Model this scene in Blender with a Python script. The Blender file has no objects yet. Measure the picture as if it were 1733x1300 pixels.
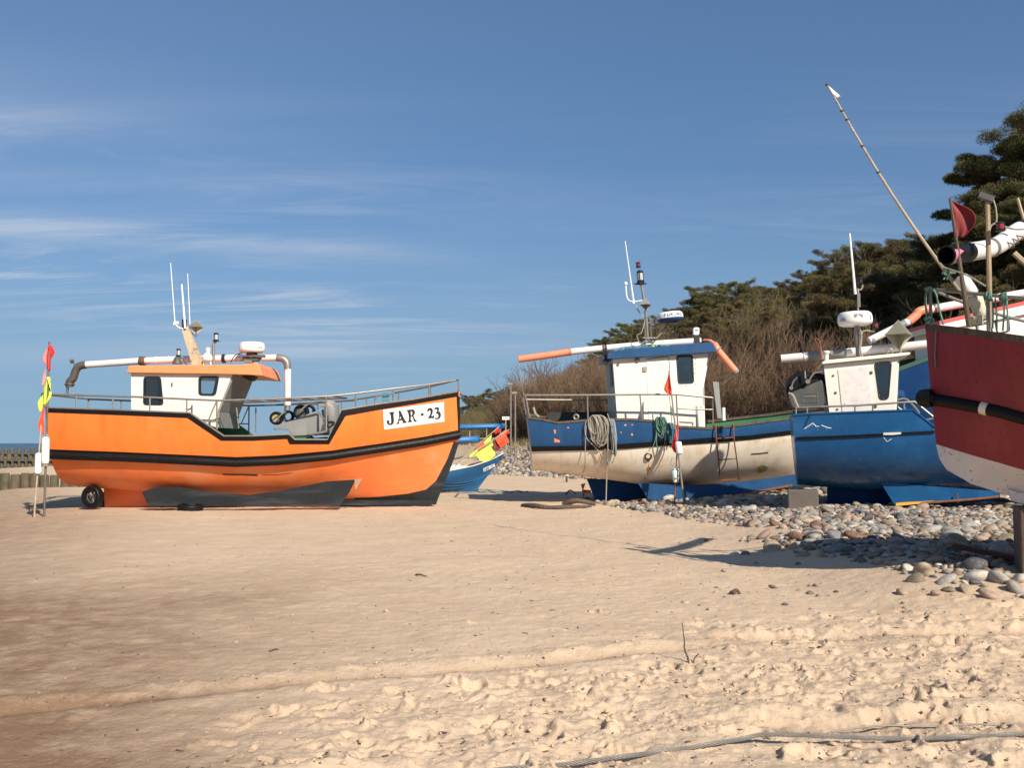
import bpy, bmesh, math, random
import numpy as np
from mathutils import Vector, Matrix
from mathutils.geometry import tessellate_polygon

scene = bpy.context.scene
R = math.radians
rng = np.random.default_rng(7)
random.seed(7)

# ------------------------------------------------------------------ camera
CAMZ = 1.6; FPX = 1600.0
PITCH = math.atan(100 / FPX)
cam_data = bpy.data.cameras.new('camera')
cam_data.sensor_width = 36.0
cam_data.lens = 36.0 * FPX / 1733.0
cam_data.clip_start = 0.1; cam_data.clip_end = 9000
cam = bpy.data.objects.new('camera', cam_data)
scene.collection.objects.link(cam)
cam.location = (0, 0, CAMZ)
cam.rotation_euler = (R(90) + PITCH, 0, 0)
scene.camera = cam

# ------------------------------------------------------------------ light
SUN_AZ = R(149); SUN_EL = R(36)          # azimuth clockwise from +Y
sdir = Vector((math.sin(SUN_AZ) * math.cos(SUN_EL), math.cos(SUN_AZ) * math.cos(SUN_EL), math.sin(SUN_EL)))
world = bpy.data.worlds.new('World'); scene.world = world; world.use_nodes = True
wn = world.node_tree.nodes; wl = world.node_tree.links; wn.clear()
def wnode(t, **k):
    n = wn.new(t)
    for a, b in k.items(): setattr(n, a, b)
    return n
SKYLIFT = .175
sky = wnode('ShaderNodeTexSky', sky_type='NISHITA', sun_disc=False)
sky.sun_elevation = SUN_EL; sky.sun_rotation = SUN_AZ
sky.air_density = 1.0; sky.dust_density = 0.45; sky.ozone_density = 2.6; sky.altitude = 0
tc = wnode('ShaderNodeTexCoord'); sep = wnode('ShaderNodeSeparateXYZ'); wl.new(tc.outputs['Generated'], sep.inputs[0])
def wmath(op, a, b=None, c=None):
    n = wnode('ShaderNodeMath', operation=op)
    for i, x in enumerate((a, b, c)):
        if x is None: continue
        if isinstance(x, (int, float)): n.inputs[i].default_value = x
        else: wl.new(x, n.inputs[i])
    return n.outputs[0]
zz = wmath('ADD', wmath('MAXIMUM', sep.outputs[2], 0.0), 0.10)
qx = wmath('DIVIDE', sep.outputs[0], zz); qy = wmath('DIVIDE', sep.outputs[1], zz)
comb = wnode('ShaderNodeCombineXYZ'); wl.new(qx, comb.inputs[0]); wl.new(qy, comb.inputs[1])
def wnoise(scale, rot, sc, loc=(0, 0, 0), detail=6, rough=.6, dist=0.0):
    m = wnode('ShaderNodeMapping'); m.inputs['Rotation'].default_value = (0, 0, rot); m.inputs['Scale'].default_value = sc; m.inputs['Location'].default_value = loc
    wl.new(comb.outputs[0], m.inputs[0])
    n = wnode('ShaderNodeTexNoise'); n.inputs['Scale'].default_value = scale; n.inputs['Detail'].default_value = detail
    n.inputs['Roughness'].default_value = rough; n.inputs['Distortion'].default_value = dist
    wl.new(m.outputs[0], n.inputs[0]); return n.outputs[0]
def wramp(x, lo, hi):
    n = wnode('ShaderNodeMapRange', interpolation_type='SMOOTHSTEP'); wl.new(x, n.inputs[0])
    n.inputs[1].default_value = lo; n.inputs[2].default_value = hi; return n.outputs[0]
# the sky is read a little above the true direction, so the low sky stays blue instead of whitening
sv = wnode('ShaderNodeCombineXYZ'); wl.new(sep.outputs[0], sv.inputs[0]); wl.new(sep.outputs[1], sv.inputs[1])
wl.new(wmath('ADD', wmath('MULTIPLY', wmath('MAXIMUM', sep.outputs[2], 0.0), .70), SKYLIFT), sv.inputs[2]); 
nv = wnode('ShaderNodeVectorMath', operation='NORMALIZE'); wl.new(sv.outputs[0], nv.inputs[0]); wl.new(nv.outputs[0], sky.inputs[0])
c1 = wnoise(1.0, R(17), (0.62, 3.0, 1), (3.1, 7.7, 0), 10, .70, 1.2)
c2 = wnoise(1.0, R(19), (0.16, 1.1, 1), (9.2, 1.4, 0), 3, .5, 0)
cm = wnoise(0.32, 0, (1, 1, 1), (1.7, 4.1, 0), 2, .5, 0)
wisp = wmath('MULTIPLY', wramp(c1, .44, .70), wramp(cm, .38, .58))
veil = wmath('MULTIPLY', wramp(c2, .47, .75), .42)
left = wramp(wmath('MULTIPLY', sep.outputs[0], -1.0), -0.25, 0.50)       # the cirrus lies on the seaward side
fac = wmath('MULTIPLY', wmath('ADD', wmath('MULTIPLY', wisp, .75), veil), wmath('ADD', wmath('MULTIPLY', left, .8), .2))
elev = wmath('MULTIPLY', wramp(sep.outputs[2], .03, .15), wmath('SUBTRACT', 1.0, wmath('MULTIPLY', wramp(sep.outputs[2], .22, .38), .9)))
# one long thin band of cirrus
def wdot(a, b): return wmath('ADD', wmath('MULTIPLY', qx, a), wmath('MULTIPLY', qy, b))
cw = wnoise(1.0, R(18), (.9, 5.0, 1), (5.5, 2.2, 0), 8, .7, .6)
bd = wmath('DIVIDE', wmath('SUBTRACT', wmath('ADD', wdot(-.316, .949), wmath('MULTIPLY', wmath('SUBTRACT', cw, .5), .35)), 3.25), .13)
band = wmath('EXPONENT', wmath('MULTIPLY', wmath('MULTIPLY', bd, bd), -1.0))
along = wdot(.949, .316)
band = wmath('MULTIPLY', wmath('MULTIPLY', band, wmath('SUBTRACT', 1.0, wramp(along, -.2, 1.25))), wmath('MULTIPLY', wramp(cw, .25, .65), .5))
fac = wmath('MINIMUM', wmath('ADD', wmath('MULTIPLY', fac, elev), band), .55)
mixc = wnode('ShaderNodeMix', data_type='RGBA'); wl.new(fac, mixc.inputs['Factor'])
tint = wnode('ShaderNodeMix', data_type='RGBA', blend_type='MULTIPLY'); tint.inputs['Factor'].default_value = 1
wl.new(sky.outputs[0], tint.inputs['A']); tint.inputs['B'].default_value = (.83, .985, 1.08, 1)
hz = wnode('ShaderNodeMix', data_type='RGBA'); wl.new(tint.outputs['Result'], hz.inputs['A']); hz.inputs['B'].default_value = (2.5, 3.85, 4.95, 1)
wl.new(wmath('MULTIPLY', wmath('SUBTRACT', 1.0, wramp(sep.outputs[2], -.02, .30)), .88), hz.inputs['Factor'])
wl.new(hz.outputs['Result'], mixc.inputs['A']); mixc.inputs['B'].default_value = (5.6, 6.0, 6.8, 1)
bgn = wnode('ShaderNodeBackground'); bgn.inputs[1].default_value = 0.083
wl.new(mixc.outputs['Result'], bgn.inputs[0])
wo = wnode('ShaderNodeOutputWorld'); wl.new(bgn.outputs[0], wo.inputs[0])

sund = bpy.data.lights.new('sun', 'SUN'); sund.energy = 5.0; sund.angle = R(0.53); sund.color = (1.0, .93, .82)
sun = bpy.data.objects.new('sun', sund); scene.collection.objects.link(sun)
sun.rotation_euler = sdir.to_track_quat('Z', 'Y').to_euler(); sun.location = (20, -20, 30)
scene.view_settings.view_transform = 'Standard'; scene.view_settings.look = 'None'
scene.view_settings.exposure = 0.40; scene.view_settings.gamma = 1.0
try: scene.view_settings.use_curve_mapping = False
except Exception: pass

# ------------------------------------------------------------------ material helper
MATS = {}
def mat(name, col, rough=.6, metal=0.0, var=.10, vs=2.5, col2=None, c2s=4.0, c2lo=.5, c2hi=.7, chips=None, chs=14.0, chlo=.68,
        streak=None, ssc=(7, 7, .5), slo=.52, shi=.8, samt=.5, bump=0.0, bs=60.0, spec=.5, rnd=0.0, attr=None, coat=0.0):
    m = bpy.data.materials.new(name); m.use_nodes = True; nt = m.node_tree; N = nt.nodes; L = nt.links
    b = N['Principled BSDF']
    t = N.new('ShaderNodeTexCoord')
    def noise(sc, detail=5, rough_=.6, vec=None):
        n = N.new('ShaderNodeTexNoise'); n.inputs['Scale'].default_value = sc; n.inputs['Detail'].default_value = detail; n.inputs['Roughness'].default_value = rough_
        L.new(vec or t.outputs['Object'], n.inputs[0]); return n.outputs[0]
    def rmp(x, lo, hi, a=0.0, z=1.0):
        n = N.new('ShaderNodeMapRange'); L.new(x, n.inputs[0]); n.inputs[1].default_value = lo; n.inputs[2].default_value = hi
        n.inputs[3].default_value = a; n.inputs[4].default_value = z; return n.outputs[0]
    def mix(fac, a, c, mode='MIX'):
        n = N.new('ShaderNodeMix'); n.data_type = 'RGBA'; n.blend_type = mode
        if isinstance(fac, float): n.inputs['Factor'].default_value = fac
        else: L.new(fac, n.inputs['Factor'])
        for key, x in (('A', a), ('B', c)):
            if isinstance(x, tuple): n.inputs[key].default_value = (*x, 1)
            else: L.new(x, n.inputs[key])
        return n.outputs['Result']
    c = tuple(col)
    if col2: c = mix(rmp(noise(c2s), c2lo, c2hi), c, tuple(col2))
    if var:
        v = rmp(noise(vs, 6), .3, .7, 1 - var, 1 + var)
        h = N.new('ShaderNodeHueSaturation'); L.new(v, h.inputs['Value'])
        if isinstance(c, tuple): h.inputs['Color'].default_value = (*c, 1)
        else: L.new(c, h.inputs['Color'])
        c = h.outputs[0]
    if rnd or attr:
        h = N.new('ShaderNodeHueSaturation')
        if attr:
            a = N.new('ShaderNodeAttribute'); a.attribute_name = attr; src = a.outputs['Fac']
        else:
            a = N.new('ShaderNodeObjectInfo'); src = a.outputs['Random']
        L.new(rmp(src, 0, 1, 1 - rnd, 1 + rnd), h.inputs['Value'])
        if isinstance(c, tuple): h.inputs['Color'].default_value = (*c, 1)
        else: L.new(c, h.inputs['Color'])
        c = h.outputs[0]
    if streak:
        mp = N.new('ShaderNodeMapping'); mp.inputs['Scale'].default_value = ssc; L.new(t.outputs['Object'], mp.inputs[0])
        f = rmp(noise(1.0, 5, .6, mp.outputs[0]), slo, shi, 0, samt)
        c = mix(f, c, tuple(streak))
    if chips:
        f = rmp(noise(chs, 8, .7), chlo, chlo + .02)
        c = mix(f, c, tuple(chips))
    if isinstance(c, tuple): b.inputs['Base Color'].default_value = (*c, 1)
    else: L.new(c, b.inputs['Base Color'])
    L.new(rmp(noise(vs * 3), .3, .7, max(.02, rough - .08), min(1, rough + .08)), b.inputs['Roughness'])
    b.inputs['Metallic'].default_value = metal; b.inputs['Specular IOR Level'].default_value = spec
    if coat: b.inputs['Coat Weight'].default_value = coat; b.inputs['Coat Roughness'].default_value = .15
    if bump:
        bn = N.new('ShaderNodeBump'); bn.inputs['Strength'].default_value = bump; bn.inputs['Distance'].default_value = .02
        L.new(noise(bs, 4), bn.inputs['Height']); L.new(bn.outputs[0], b.inputs['Normal'])
    MATS[name] = m; return m

M = {}
M['orange'] = mat('orange_paint', (.86, .185, .028), .42, var=.07, vs=.8, streak=(.56, .115, .022), ssc=(6, 6, .3), samt=.75, slo=.48, chips=(.30, .12, .06), chs=9, chlo=.68, bump=.22, bs=1.6, col2=(.82, .205, .045), c2s=.9)
M['orange_low'] = mat('faded_orange_paint', (.80, .185, .045), .5, var=.10, vs=.9, col2=(.76, .26, .11), c2s=1.3, c2lo=.48, c2hi=.72, streak=(.40, .10, .04), ssc=(1.0, 1, 5), slo=.56, samt=.6, chips=(.16, .07, .04), chs=8, chlo=.67, bump=.22, bs=1.6)
M['orange_roof'] = mat('salmon_roof_paint', (.80, .27, .10), .5, var=.08, chips=(.35, .14, .06), chs=16, chlo=.72)
M['black'] = mat('black_rubber', (.006, .0055, .0055), .5, spec=.25, var=.25, vs=5, chips=(.25, .22, .18), chs=14, chlo=.69)
M['blackpaint'] = mat('black_bitumen_paint', (.014, .0155, .017), .6, spec=.3, var=.3, vs=2, streak=(.10, .10, .10), ssc=(.6, 1, 5), samt=.5, bump=.1, bs=6)
M['cream'] = mat('cream_white_paint', (.76, .70, .60), .42, var=.04, vs=1.5, streak=(.48, .36, .22), ssc=(6, 6, .6), slo=.52, shi=.85, samt=.4, chips=(.30, .20, .12), chs=12, chlo=.70)
M['white'] = mat('white_plastic', (.80, .79, .76), .35, var=.04, streak=(.45, .40, .34), ssc=(2, 2, 2), slo=.6, samt=.4)
M['whitepipe'] = mat('white_pipe_plastic', (.74, .66, .62), .35, var=.05, streak=(.40, .34, .30), ssc=(.7, 4, 4), slo=.58, samt=.4)
M['orangepipe'] = mat('salmon_pipe_plastic', (.76, .25, .13), .4, var=.08, streak=(.5, .2, .12), ssc=(.7, 3, 3), samt=.3)
M['steel'] = mat('weathered_steel', (.27, .235, .20), .45, metal=.5, var=.15, vs=6, chips=(.20, .08, .03), chs=9, chlo=.66)
M['steel_dark'] = mat('dark_brown_steel', (.13, .105, .08), .5, metal=.4, var=.2, vs=6, chips=(.20, .08, .03), chs=9, chlo=.64)
M['grey'] = mat('grey_painted_metal', (.235, .225, .205), .6, var=.10, vs=3, streak=(.12, .10, .08), ssc=(4, 4, 1), samt=.5, chips=(.45, .42, .38), chs=16, chlo=.72)
M['darkgrey'] = mat('dark_grey_metal', (.075, .078, .07), .5, var=.2, vs=4, streak=(.16, .12, .09), ssc=(3, 3, 1), samt=.4)
M['darkgreen'] = mat('dark_green_paint', (.014, .06, .035), .55, var=.15)
M['cablesteel'] = mat('wire_rope_steel', (.22, .20, .17), .6, metal=.2, var=.15, vs=20)
M['green'] = mat('green_deck_paint', (.025, .14, .05), .55, var=.15, chips=(.2, .2, .15), chs=12, chlo=.72)
M['deck'] = mat('dull_deck_paint', (.10, .13, .10), .7, var=.2)
M['wood'] = mat('weathered_wood', (.34, .25, .15), .8, var=.2, vs=6, streak=(.14, .09, .05), ssc=(16, 16, 1.2), slo=.45, samt=.6, bump=.2, bs=30)
M['darkwood'] = mat('dark_wet_wood', (.11, .075, .05), .85, var=.3, vs=5, streak=(.03, .02, .02), ssc=(20, 20, 1.5), slo=.4, samt=.8, bump=.5, bs=22)
M['redwood'] = mat('red_brown_plank', (.10, .03, .022), .8, var=.3, bump=.3)
M['board'] = mat('tan_mast_board', (.50, .40, .26), .65, var=.10, chips=(.17, .10, .05), chs=9, chlo=.62, streak=(.25, .17, .1), ssc=(5, 5, 1), samt=.4)
M['brass'] = mat('dull_beige_reflector_metal', (.42, .37, .25), .38, metal=.6, var=.12)
M['blue'] = mat('blue_paint_hull', (.013, .062, .155), .42, spec=.3, var=.15, vs=1.6, streak=(.04, .10, .18), ssc=(4, 4, .4), samt=.35, chips=(.34, .26, .20), chs=9.0, chlo=.675, bump=.12, bs=4)
M['blue3'] = mat('glossy_blue_paint', (.009, .075, .195), .27, var=.10, vs=1.2, streak=(.02, .11, .24), ssc=(.5, 1, 4), samt=.35, chips=(.25, .32, .38), chs=12, chlo=.675, bump=.30, bs=1.5, col2=(.016, .10, .235), c2s=1.2)
M['blue4'] = mat('deep_blue_paint', (.006, .034, .11), .6, spec=.08, var=.15, streak=(.01, .045, .12), ssc=(2, 2, .5), samt=.5)
M['skyblue'] = mat('small_boat_blue_paint', (.018, .105, .24), .5, var=.12, vs=2, streak=(.04, .16, .30), ssc=(.8, 1, 5), samt=.4, chips=(.05, .06, .08), chs=10, chlo=.73)
M['brightblue'] = mat('bright_blue_paint', (.03, .17, .42), .5, var=.12)
M['hullwhite'] = mat('stained_cream_hull_paint', (.76, .67, .54), .5, var=.08, vs=1.2, col2=(.62, .48, .31), c2s=1.4, c2lo=.48, c2hi=.74, streak=(.36, .22, .10), ssc=(6, 6, .45), slo=.54, shi=.84, samt=.55, chips=(.20, .13, .06), chs=8, chlo=.66, bump=.1, bs=4)
M['red'] = mat('dark_red_paint', (.22, .011, .020), .45, var=.15, vs=2, streak=(.30, .04, .045), ssc=(6, 6, .4), samt=.5, slo=.46, chips=(.05, .012, .012), chs=17, chlo=.615, bump=.12, bs=5)
M['lowwhite'] = mat('dirty_white_antifouling', (.62, .56, .52), .6, var=.08, streak=(.30, .26, .23), ssc=(5, 5, 1.2), samt=.5, chips=(.10, .08, .075), chs=17, chlo=.62)
M['redstripe'] = mat('pinkish_red_roof_trim', (.60, .07, .07), .5, var=.1)
M['rope'] = mat('grey_beige_rope', (.34, .30, .24), .9, var=.2, vs=30, bump=.5, bs=150)
M['ropeblue'] = mat('pale_blue_rope', (.24, .34, .40), .9, var=.2, vs=30, bump=.5, bs=150)
M['ropegreen'] = mat('teal_green_rope', (.12, .24, .18), .9, var=.25, vs=30, bump=.5, bs=150)
M['ropeteal'] = mat('turquoise_rope', (.09, .22, .25), .9, var=.25, vs=30, bump=.5, bs=150)
M['flagred'] = mat('bright_red_cloth', (.80, .015, .02), .7, var=.1)
M['flagorange'] = mat('orange_red_cloth', (.88, .09, .035), .7, var=.12)
M['flagpink'] = mat('faded_pink_cloth', (.85, .28, .24), .75, var=.1)
M['flagyellow'] = mat('fluorescent_yellow_cloth', (.68, .86, .09), .7, var=.08)
M['flagmaroon'] = mat('maroon_cloth', (.21, .018, .018), .7, var=.15, streak=(.33, .05, .05), ssc=(8, 8, 2), samt=.5)
M['foam'] = mat('white_foam_float', (.80, .77, .68), .8, var=.06, bump=.4, bs=60, chips=(.35, .28, .2), chs=20, chlo=.70)
M['foamold'] = mat('yellowed_foam_float', (.60, .54, .40), .85, var=.10, bump=.8, bs=30, chips=(.20, .16, .10), chs=22, chlo=.60)
M['concrete'] = mat('grey_brown_concrete', (.13, .105, .085), .85, var=.12, bump=.4, bs=30)
M['bamboo'] = mat('bamboo_cane', (.40, .31, .20), .55, var=.2, vs=7)
M['rust'] = mat('rusty_steel', (.20, .075, .03), .85, var=.3, vs=12, bump=.3, bs=80)
M['lampglass'] = mat('lamp_lens', (.45, .46, .45), .12, var=.05, coat=.5)
M['redlens'] = mat('red_lamp_lens', (.28, .02, .02), .15, var=.05, coat=.5)
M['gasket'] = mat('black_window_rubber', (.012, .012, .012), .5, var=.1)
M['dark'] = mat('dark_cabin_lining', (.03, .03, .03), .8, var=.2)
M['print'] = mat('black_lettering', (.012, .012, .012), .6, var=.1)
M['printblue'] = mat('navy_blue_lettering', (.015, .05, .14), .5, var=.1)
M['plate'] = mat('white_number_plate_paint', (.84, .80, .72), .5, var=.03)
M['yellow'] = mat('yellow_foam_strip', (.75, .38, .05), .8, var=.1)
M['yellowgreen'] = mat('yellow_green_patch', (.5, .7, .08), .8, var=.1)
M['bark'] = mat('pine_bark', (.13, .085, .06), .9, var=.3, vs=6, bump=.6, bs=25, rnd=.15)
M['twigbark'] = mat('grey_brown_bark', (.17, .12, .095), .9, var=.3, vs=3)
def foliage(name, col, col2, rnd=.25, trans=.25):
    m = mat(name, col, .65, var=.30, vs=.9, col2=col2, c2s=.55, c2lo=.42, c2hi=.6, rnd=rnd, spec=.25)
    return m
M['needles'] = foliage('pine_needles', (.090, .092, .029), (.145, .122, .042))
M['needles_warm'] = foliage('olive_pine_needles', (.135, .108, .038), (.175, .130, .053))
def glassmat(name, tint, gl=.10, rough=.03):
    m = bpy.data.materials.new(name); m.use_nodes = True; N = m.node_tree.nodes; L = m.node_tree.links; N.clear()
    o = N.new('ShaderNodeOutputMaterial'); mx = N.new('ShaderNodeMixShader'); tr = N.new('ShaderNodeBsdfTransparent'); g = N.new('ShaderNodeBsdfGlossy')
    lw = N.new('ShaderNodeFresnel'); lw.inputs[0].default_value = 1.45
    ad = N.new('ShaderNodeMath'); ad.operation = 'ADD'; ad.inputs[1].default_value = gl; L.new(lw.outputs[0], ad.inputs[0])
    tr.inputs[0].default_value = (*tint, 1); g.inputs['Roughness'].default_value = rough; g.inputs[0].default_value = (.9, .9, .9, 1)
    L.new(ad.outputs[0], mx.inputs[0]); L.new(tr.outputs[0], mx.inputs[1]); L.new(g.outputs[0], mx.inputs[2]); L.new(mx.outputs[0], o.inputs[0])
    return m
M['glass'] = glassmat('window_glass', (.93, .95, .96), .02)
M['glassdark'] = glassmat('dim_window_glass', (.60, .63, .60), .08, .12)

# ------------------------------------------------------------------ object helpers
col = scene.collection
def link(name, me, parent=None, m=None):
    o = bpy.data.objects.new(name, me); col.objects.link(o)
    if m is not None:
        if isinstance(m, str): m = M[m]
        me.materials.append(m)
    if parent is not None: o.parent = parent
    return o
def tag(o, label=None, cat=None, group=None, kind=None):
    if label: o['label'] = label
    if cat: o['category'] = cat
    if group: o['group'] = group
    if kind: o['kind'] = kind
    return o
def empty(name, loc=(0, 0, 0), rz=0.0):
    o = bpy.data.objects.new(name, None); col.objects.link(o); o.location = loc; o.rotation_euler = (0, 0, rz); o.empty_display_size = .3
    return o
def npmesh(name, V, F, smooth=False):
    """V (n,3), F (m,k) arrays -> mesh"""
    V = np.asarray(V, dtype=np.float32); F = np.asarray(F, dtype=np.int32)
    me = bpy.data.meshes.new(name); k = F.shape[1]; m = F.shape[0]
    me.vertices.add(len(V)); me.vertices.foreach_set('co', V.ravel())
    me.loops.add(m * k); me.loops.foreach_set('vertex_index', F.ravel())
    me.polygons.add(m); me.polygons.foreach_set('loop_start', np.arange(0, m * k, k, dtype=np.int32))
    me.polygons.foreach_set('loop_total', np.full(m, k, dtype=np.int32))
    me.update(calc_edges=True)
    if smooth: me.polygons.foreach_set('use_smooth', np.ones(m, dtype=bool))
    return me

class G:
    """collects pieces of ONE mesh"""
    def __init__(s): s.v = []; s.f = []; s.marks = []
    def mark(s): s.marks.append((len(s.v), len(s.f)))
    def add(s, vs, fs):
        b = len(s.v); s.v += [tuple(x) for x in vs]; s.f += [tuple(i + b for i in f) for f in fs]; return s
    def box(s, c, d, rot=None):
        c = Vector(c); hx, hy, hz = d[0] / 2, d[1] / 2, d[2] / 2
        vs = [Vector((sx * hx, sy * hy, sz * hz)) for sz in (-1, 1) for sy in (-1, 1) for sx in (-1, 1)]
        if rot is not None: vs = [rot @ v for v in vs]
        return s.add([v + c for v in vs], [(0, 2, 3, 1), (4, 5, 7, 6), (0, 1, 5, 4), (2, 6, 7, 3), (1, 3, 7, 5), (0, 4, 6, 2)])
    def tube(s, pts, r, n=8, closed=False):
        pts = [Vector(p) for p in pts]; m = len(pts)
        rs = r if isinstance(r, (list, tuple)) else [r] * m
        tans = []
        for i in range(m):
            a = pts[max(i - 1, 0)]; b = pts[min(i + 1, m - 1)]
            t = (b - a)
            if t.length < 1e-9: t = Vector((0, 0, 1))
            tans.append(t.normalized())
        up = Vector((0, 0, 1)) if abs(tans[0].z) < .9 else Vector((0, 1, 0))
        nrm = (up - tans[0] * up.dot(tans[0])).normalized()
        vs = []
        for i in range(m):
            nrm = (nrm - tans[i] * nrm.dot(tans[i]))
            nrm = nrm.normalized() if nrm.length > 1e-6 else tans[i].orthogonal().normalized()
            bi = tans[i].cross(nrm)
            for k in range(n):
                a = 2 * math.pi * k / n
                vs.append(pts[i] + (nrm * math.cos(a) + bi * math.sin(a)) * rs[i])
        fs = []
        for i in range(m - 1):
            for k in range(n):
                k2 = (k + 1) % n
                fs.append((i * n + k, i * n + k2, (i + 1) * n + k2, (i + 1) * n + k))
        fs.append(tuple(range(n - 1, -1, -1))); fs.append(tuple((m - 1) * n + k for k in range(n)))
        return s.add(vs, fs)
    def prism(s, poly, v0, v1, holes=()):
        """poly: list of (u,z); extruded along local y from v0 to v1"""
        loops = [[Vector((p[0], p[1], 0)) for p in poly]] + [[Vector((p[0], p[1], 0)) for p in h] for h in holes]
        tris = tessellate_polygon(loops)
        flat = [p for l in loops for p in l]; n = len(flat)
        vs = [(p.x, v0, p.y) for p in flat] + [(p.x, v1, p.y) for p in flat]
        fs = [tuple(t) for t in tris] + [tuple(i + n for i in reversed(t)) for t in tris]
        b = 0
        for l in loops:
            k = len(l)
            for i in range(k): fs.append((b + i, b + (i + 1) % k, n + b + (i + 1) % k, n + b + i))
            b += k
        return s.add(vs, fs)
    def lathe(s, prof, c, n=20, axis=Vector((0, 0, 1))):
        """prof: list of (r,h) along axis from c"""
        axis = Vector(axis).normalized(); a = axis.orthogonal().normalized(); b = axis.cross(a); c = Vector(c)
        vs = []
        for r, h in prof:
            for k in range(n):
                t = 2 * math.pi * k / n
                vs.append(c + axis * h + (a * math.cos(t) + b * math.sin(t)) * max(r, 1e-4))
        fs = []
        for i in range(len(prof) - 1):
            for k in range(n): fs.append((i * n + k, i * n + (k + 1) % n, (i + 1) * n + (k + 1) % n, (i + 1) * n + k))
        fs.append(tuple(range(n - 1, -1, -1))); fs.append(tuple((len(prof) - 1) * n + k for k in range(n)))
        return s.add(vs, fs)
    def grid(s, rows):
        """rows of equal length point lists"""
        n = len(rows[0]); vs = [p for r in rows for p in r]; fs = []
        for i in range(len(rows) - 1):
            for k in range(n - 1): fs.append((i * n + k, i * n + k + 1, (i + 1) * n + k + 1, (i + 1) * n + k))
        return s.add(vs, fs)
    def build(s, name, m, parent=None, smooth=True, ang=35, bevel=0.0, solid=0.0, label=None):
        if s.marks:
            cuts = s.marks + [(len(s.v), len(s.f))]; a = (0, 0); o = None
            for c in cuts:
                if c[0] > a[0]:
                    h = G(); h.v = s.v[a[0]:c[0]]; h.f = [tuple(i - a[0] for i in f) for f in s.f[a[1]:c[1]]]; o = h.build(name, m, parent, smooth, ang, bevel, solid, label)
                a = c
            return o
        me = bpy.data.meshes.new(name); me.from_pydata([tuple(v) for v in s.v], [], s.f)
        bm = bmesh.new(); bm.from_mesh(me); bmesh.ops.recalc_face_normals(bm, faces=bm.faces); bm.to_mesh(me); bm.free()
        if smooth:
            me.polygons.foreach_set('use_smooth', np.ones(len(me.polygons), dtype=bool))
            me.set_sharp_from_angle(angle=R(ang))
        o = link(name, me, parent, m)
        if solid:
            md = o.modifiers.new('thickness', 'SOLIDIFY'); md.thickness = solid; md.offset = 0
        if bevel:
            md = o.modifiers.new('bevel', 'BEVEL'); md.width = bevel; md.segments = 2; md.limit_method = 'ANGLE'; md.angle_limit = R(40)
        if label: o['label'] = label
        return o

def smooth_pts(pts, k=6):
    """Catmull-Rom through points"""
    pts = [Vector(p) for p in pts]; out = []
    for i in range(len(pts) - 1):
        p0 = pts[max(i - 1, 0)]; p1 = pts[i]; p2 = pts[i + 1]; p3 = pts[min(i + 2, len(pts) - 1)]
        for j in range(k):
            t = j / k
            out.append(.5 * ((2 * p1) + (p2 - p0) * t + (2 * p0 - 5 * p1 + 4 * p2 - p3) * t * t + (3 * p1 - p0 - 3 * p2 + p3) * t ** 3))
    out.append(pts[-1]); return out

def ray(px, py):
    """direction from the eye point through a spot of the photograph (used to survey places in the world)"""
    x = (px - 866.5) / FPX; y = (650 - py) / FPX
    c, s_ = math.cos(PITCH), math.sin(PITCH)
    return Vector((x, c - y * s_, s_ + y * c))
def ground(px, py, z=0.0):
    d = ray(px, py); t = (z - CAMZ) / d.z; return Vector((d.x * t, d.y * t, z))

class Frame:
    def __init__(s, ox, oy, yaw):
        s.O = Vector((ox, oy, 0)); s.yaw = yaw; s.u = Vector((math.cos(yaw), math.sin(yaw), 0)); s.v = Vector((-math.sin(yaw), math.cos(yaw), 0))
    def P(s, px, py, v):
        o = Vector((0, 0, CAMZ)); d = ray(px, py)
        v0 = (o - s.O).dot(s.v); dv = d.dot(s.v); t = (v - v0) / dv; w = o + d * t
        return Vector(((w - s.O).dot(s.u), v, w.z))
    def U(s, px, py, v):
        p = s.P(px, py, v); return (p.x, p.z)
    def loc(s, w):
        w = Vector(w); return Vector(((w - s.O).dot(s.u), (w - s.O).dot(s.v), w.z))
    def poly(s, pts, v): return [s.U(a, b, v) for a, b in pts]
    def line(s, pts, v): return [s.P(a, b, v) for a, b in pts]

def interp(x, xs, ys): return float(np.interp(x, xs, ys))

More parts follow.
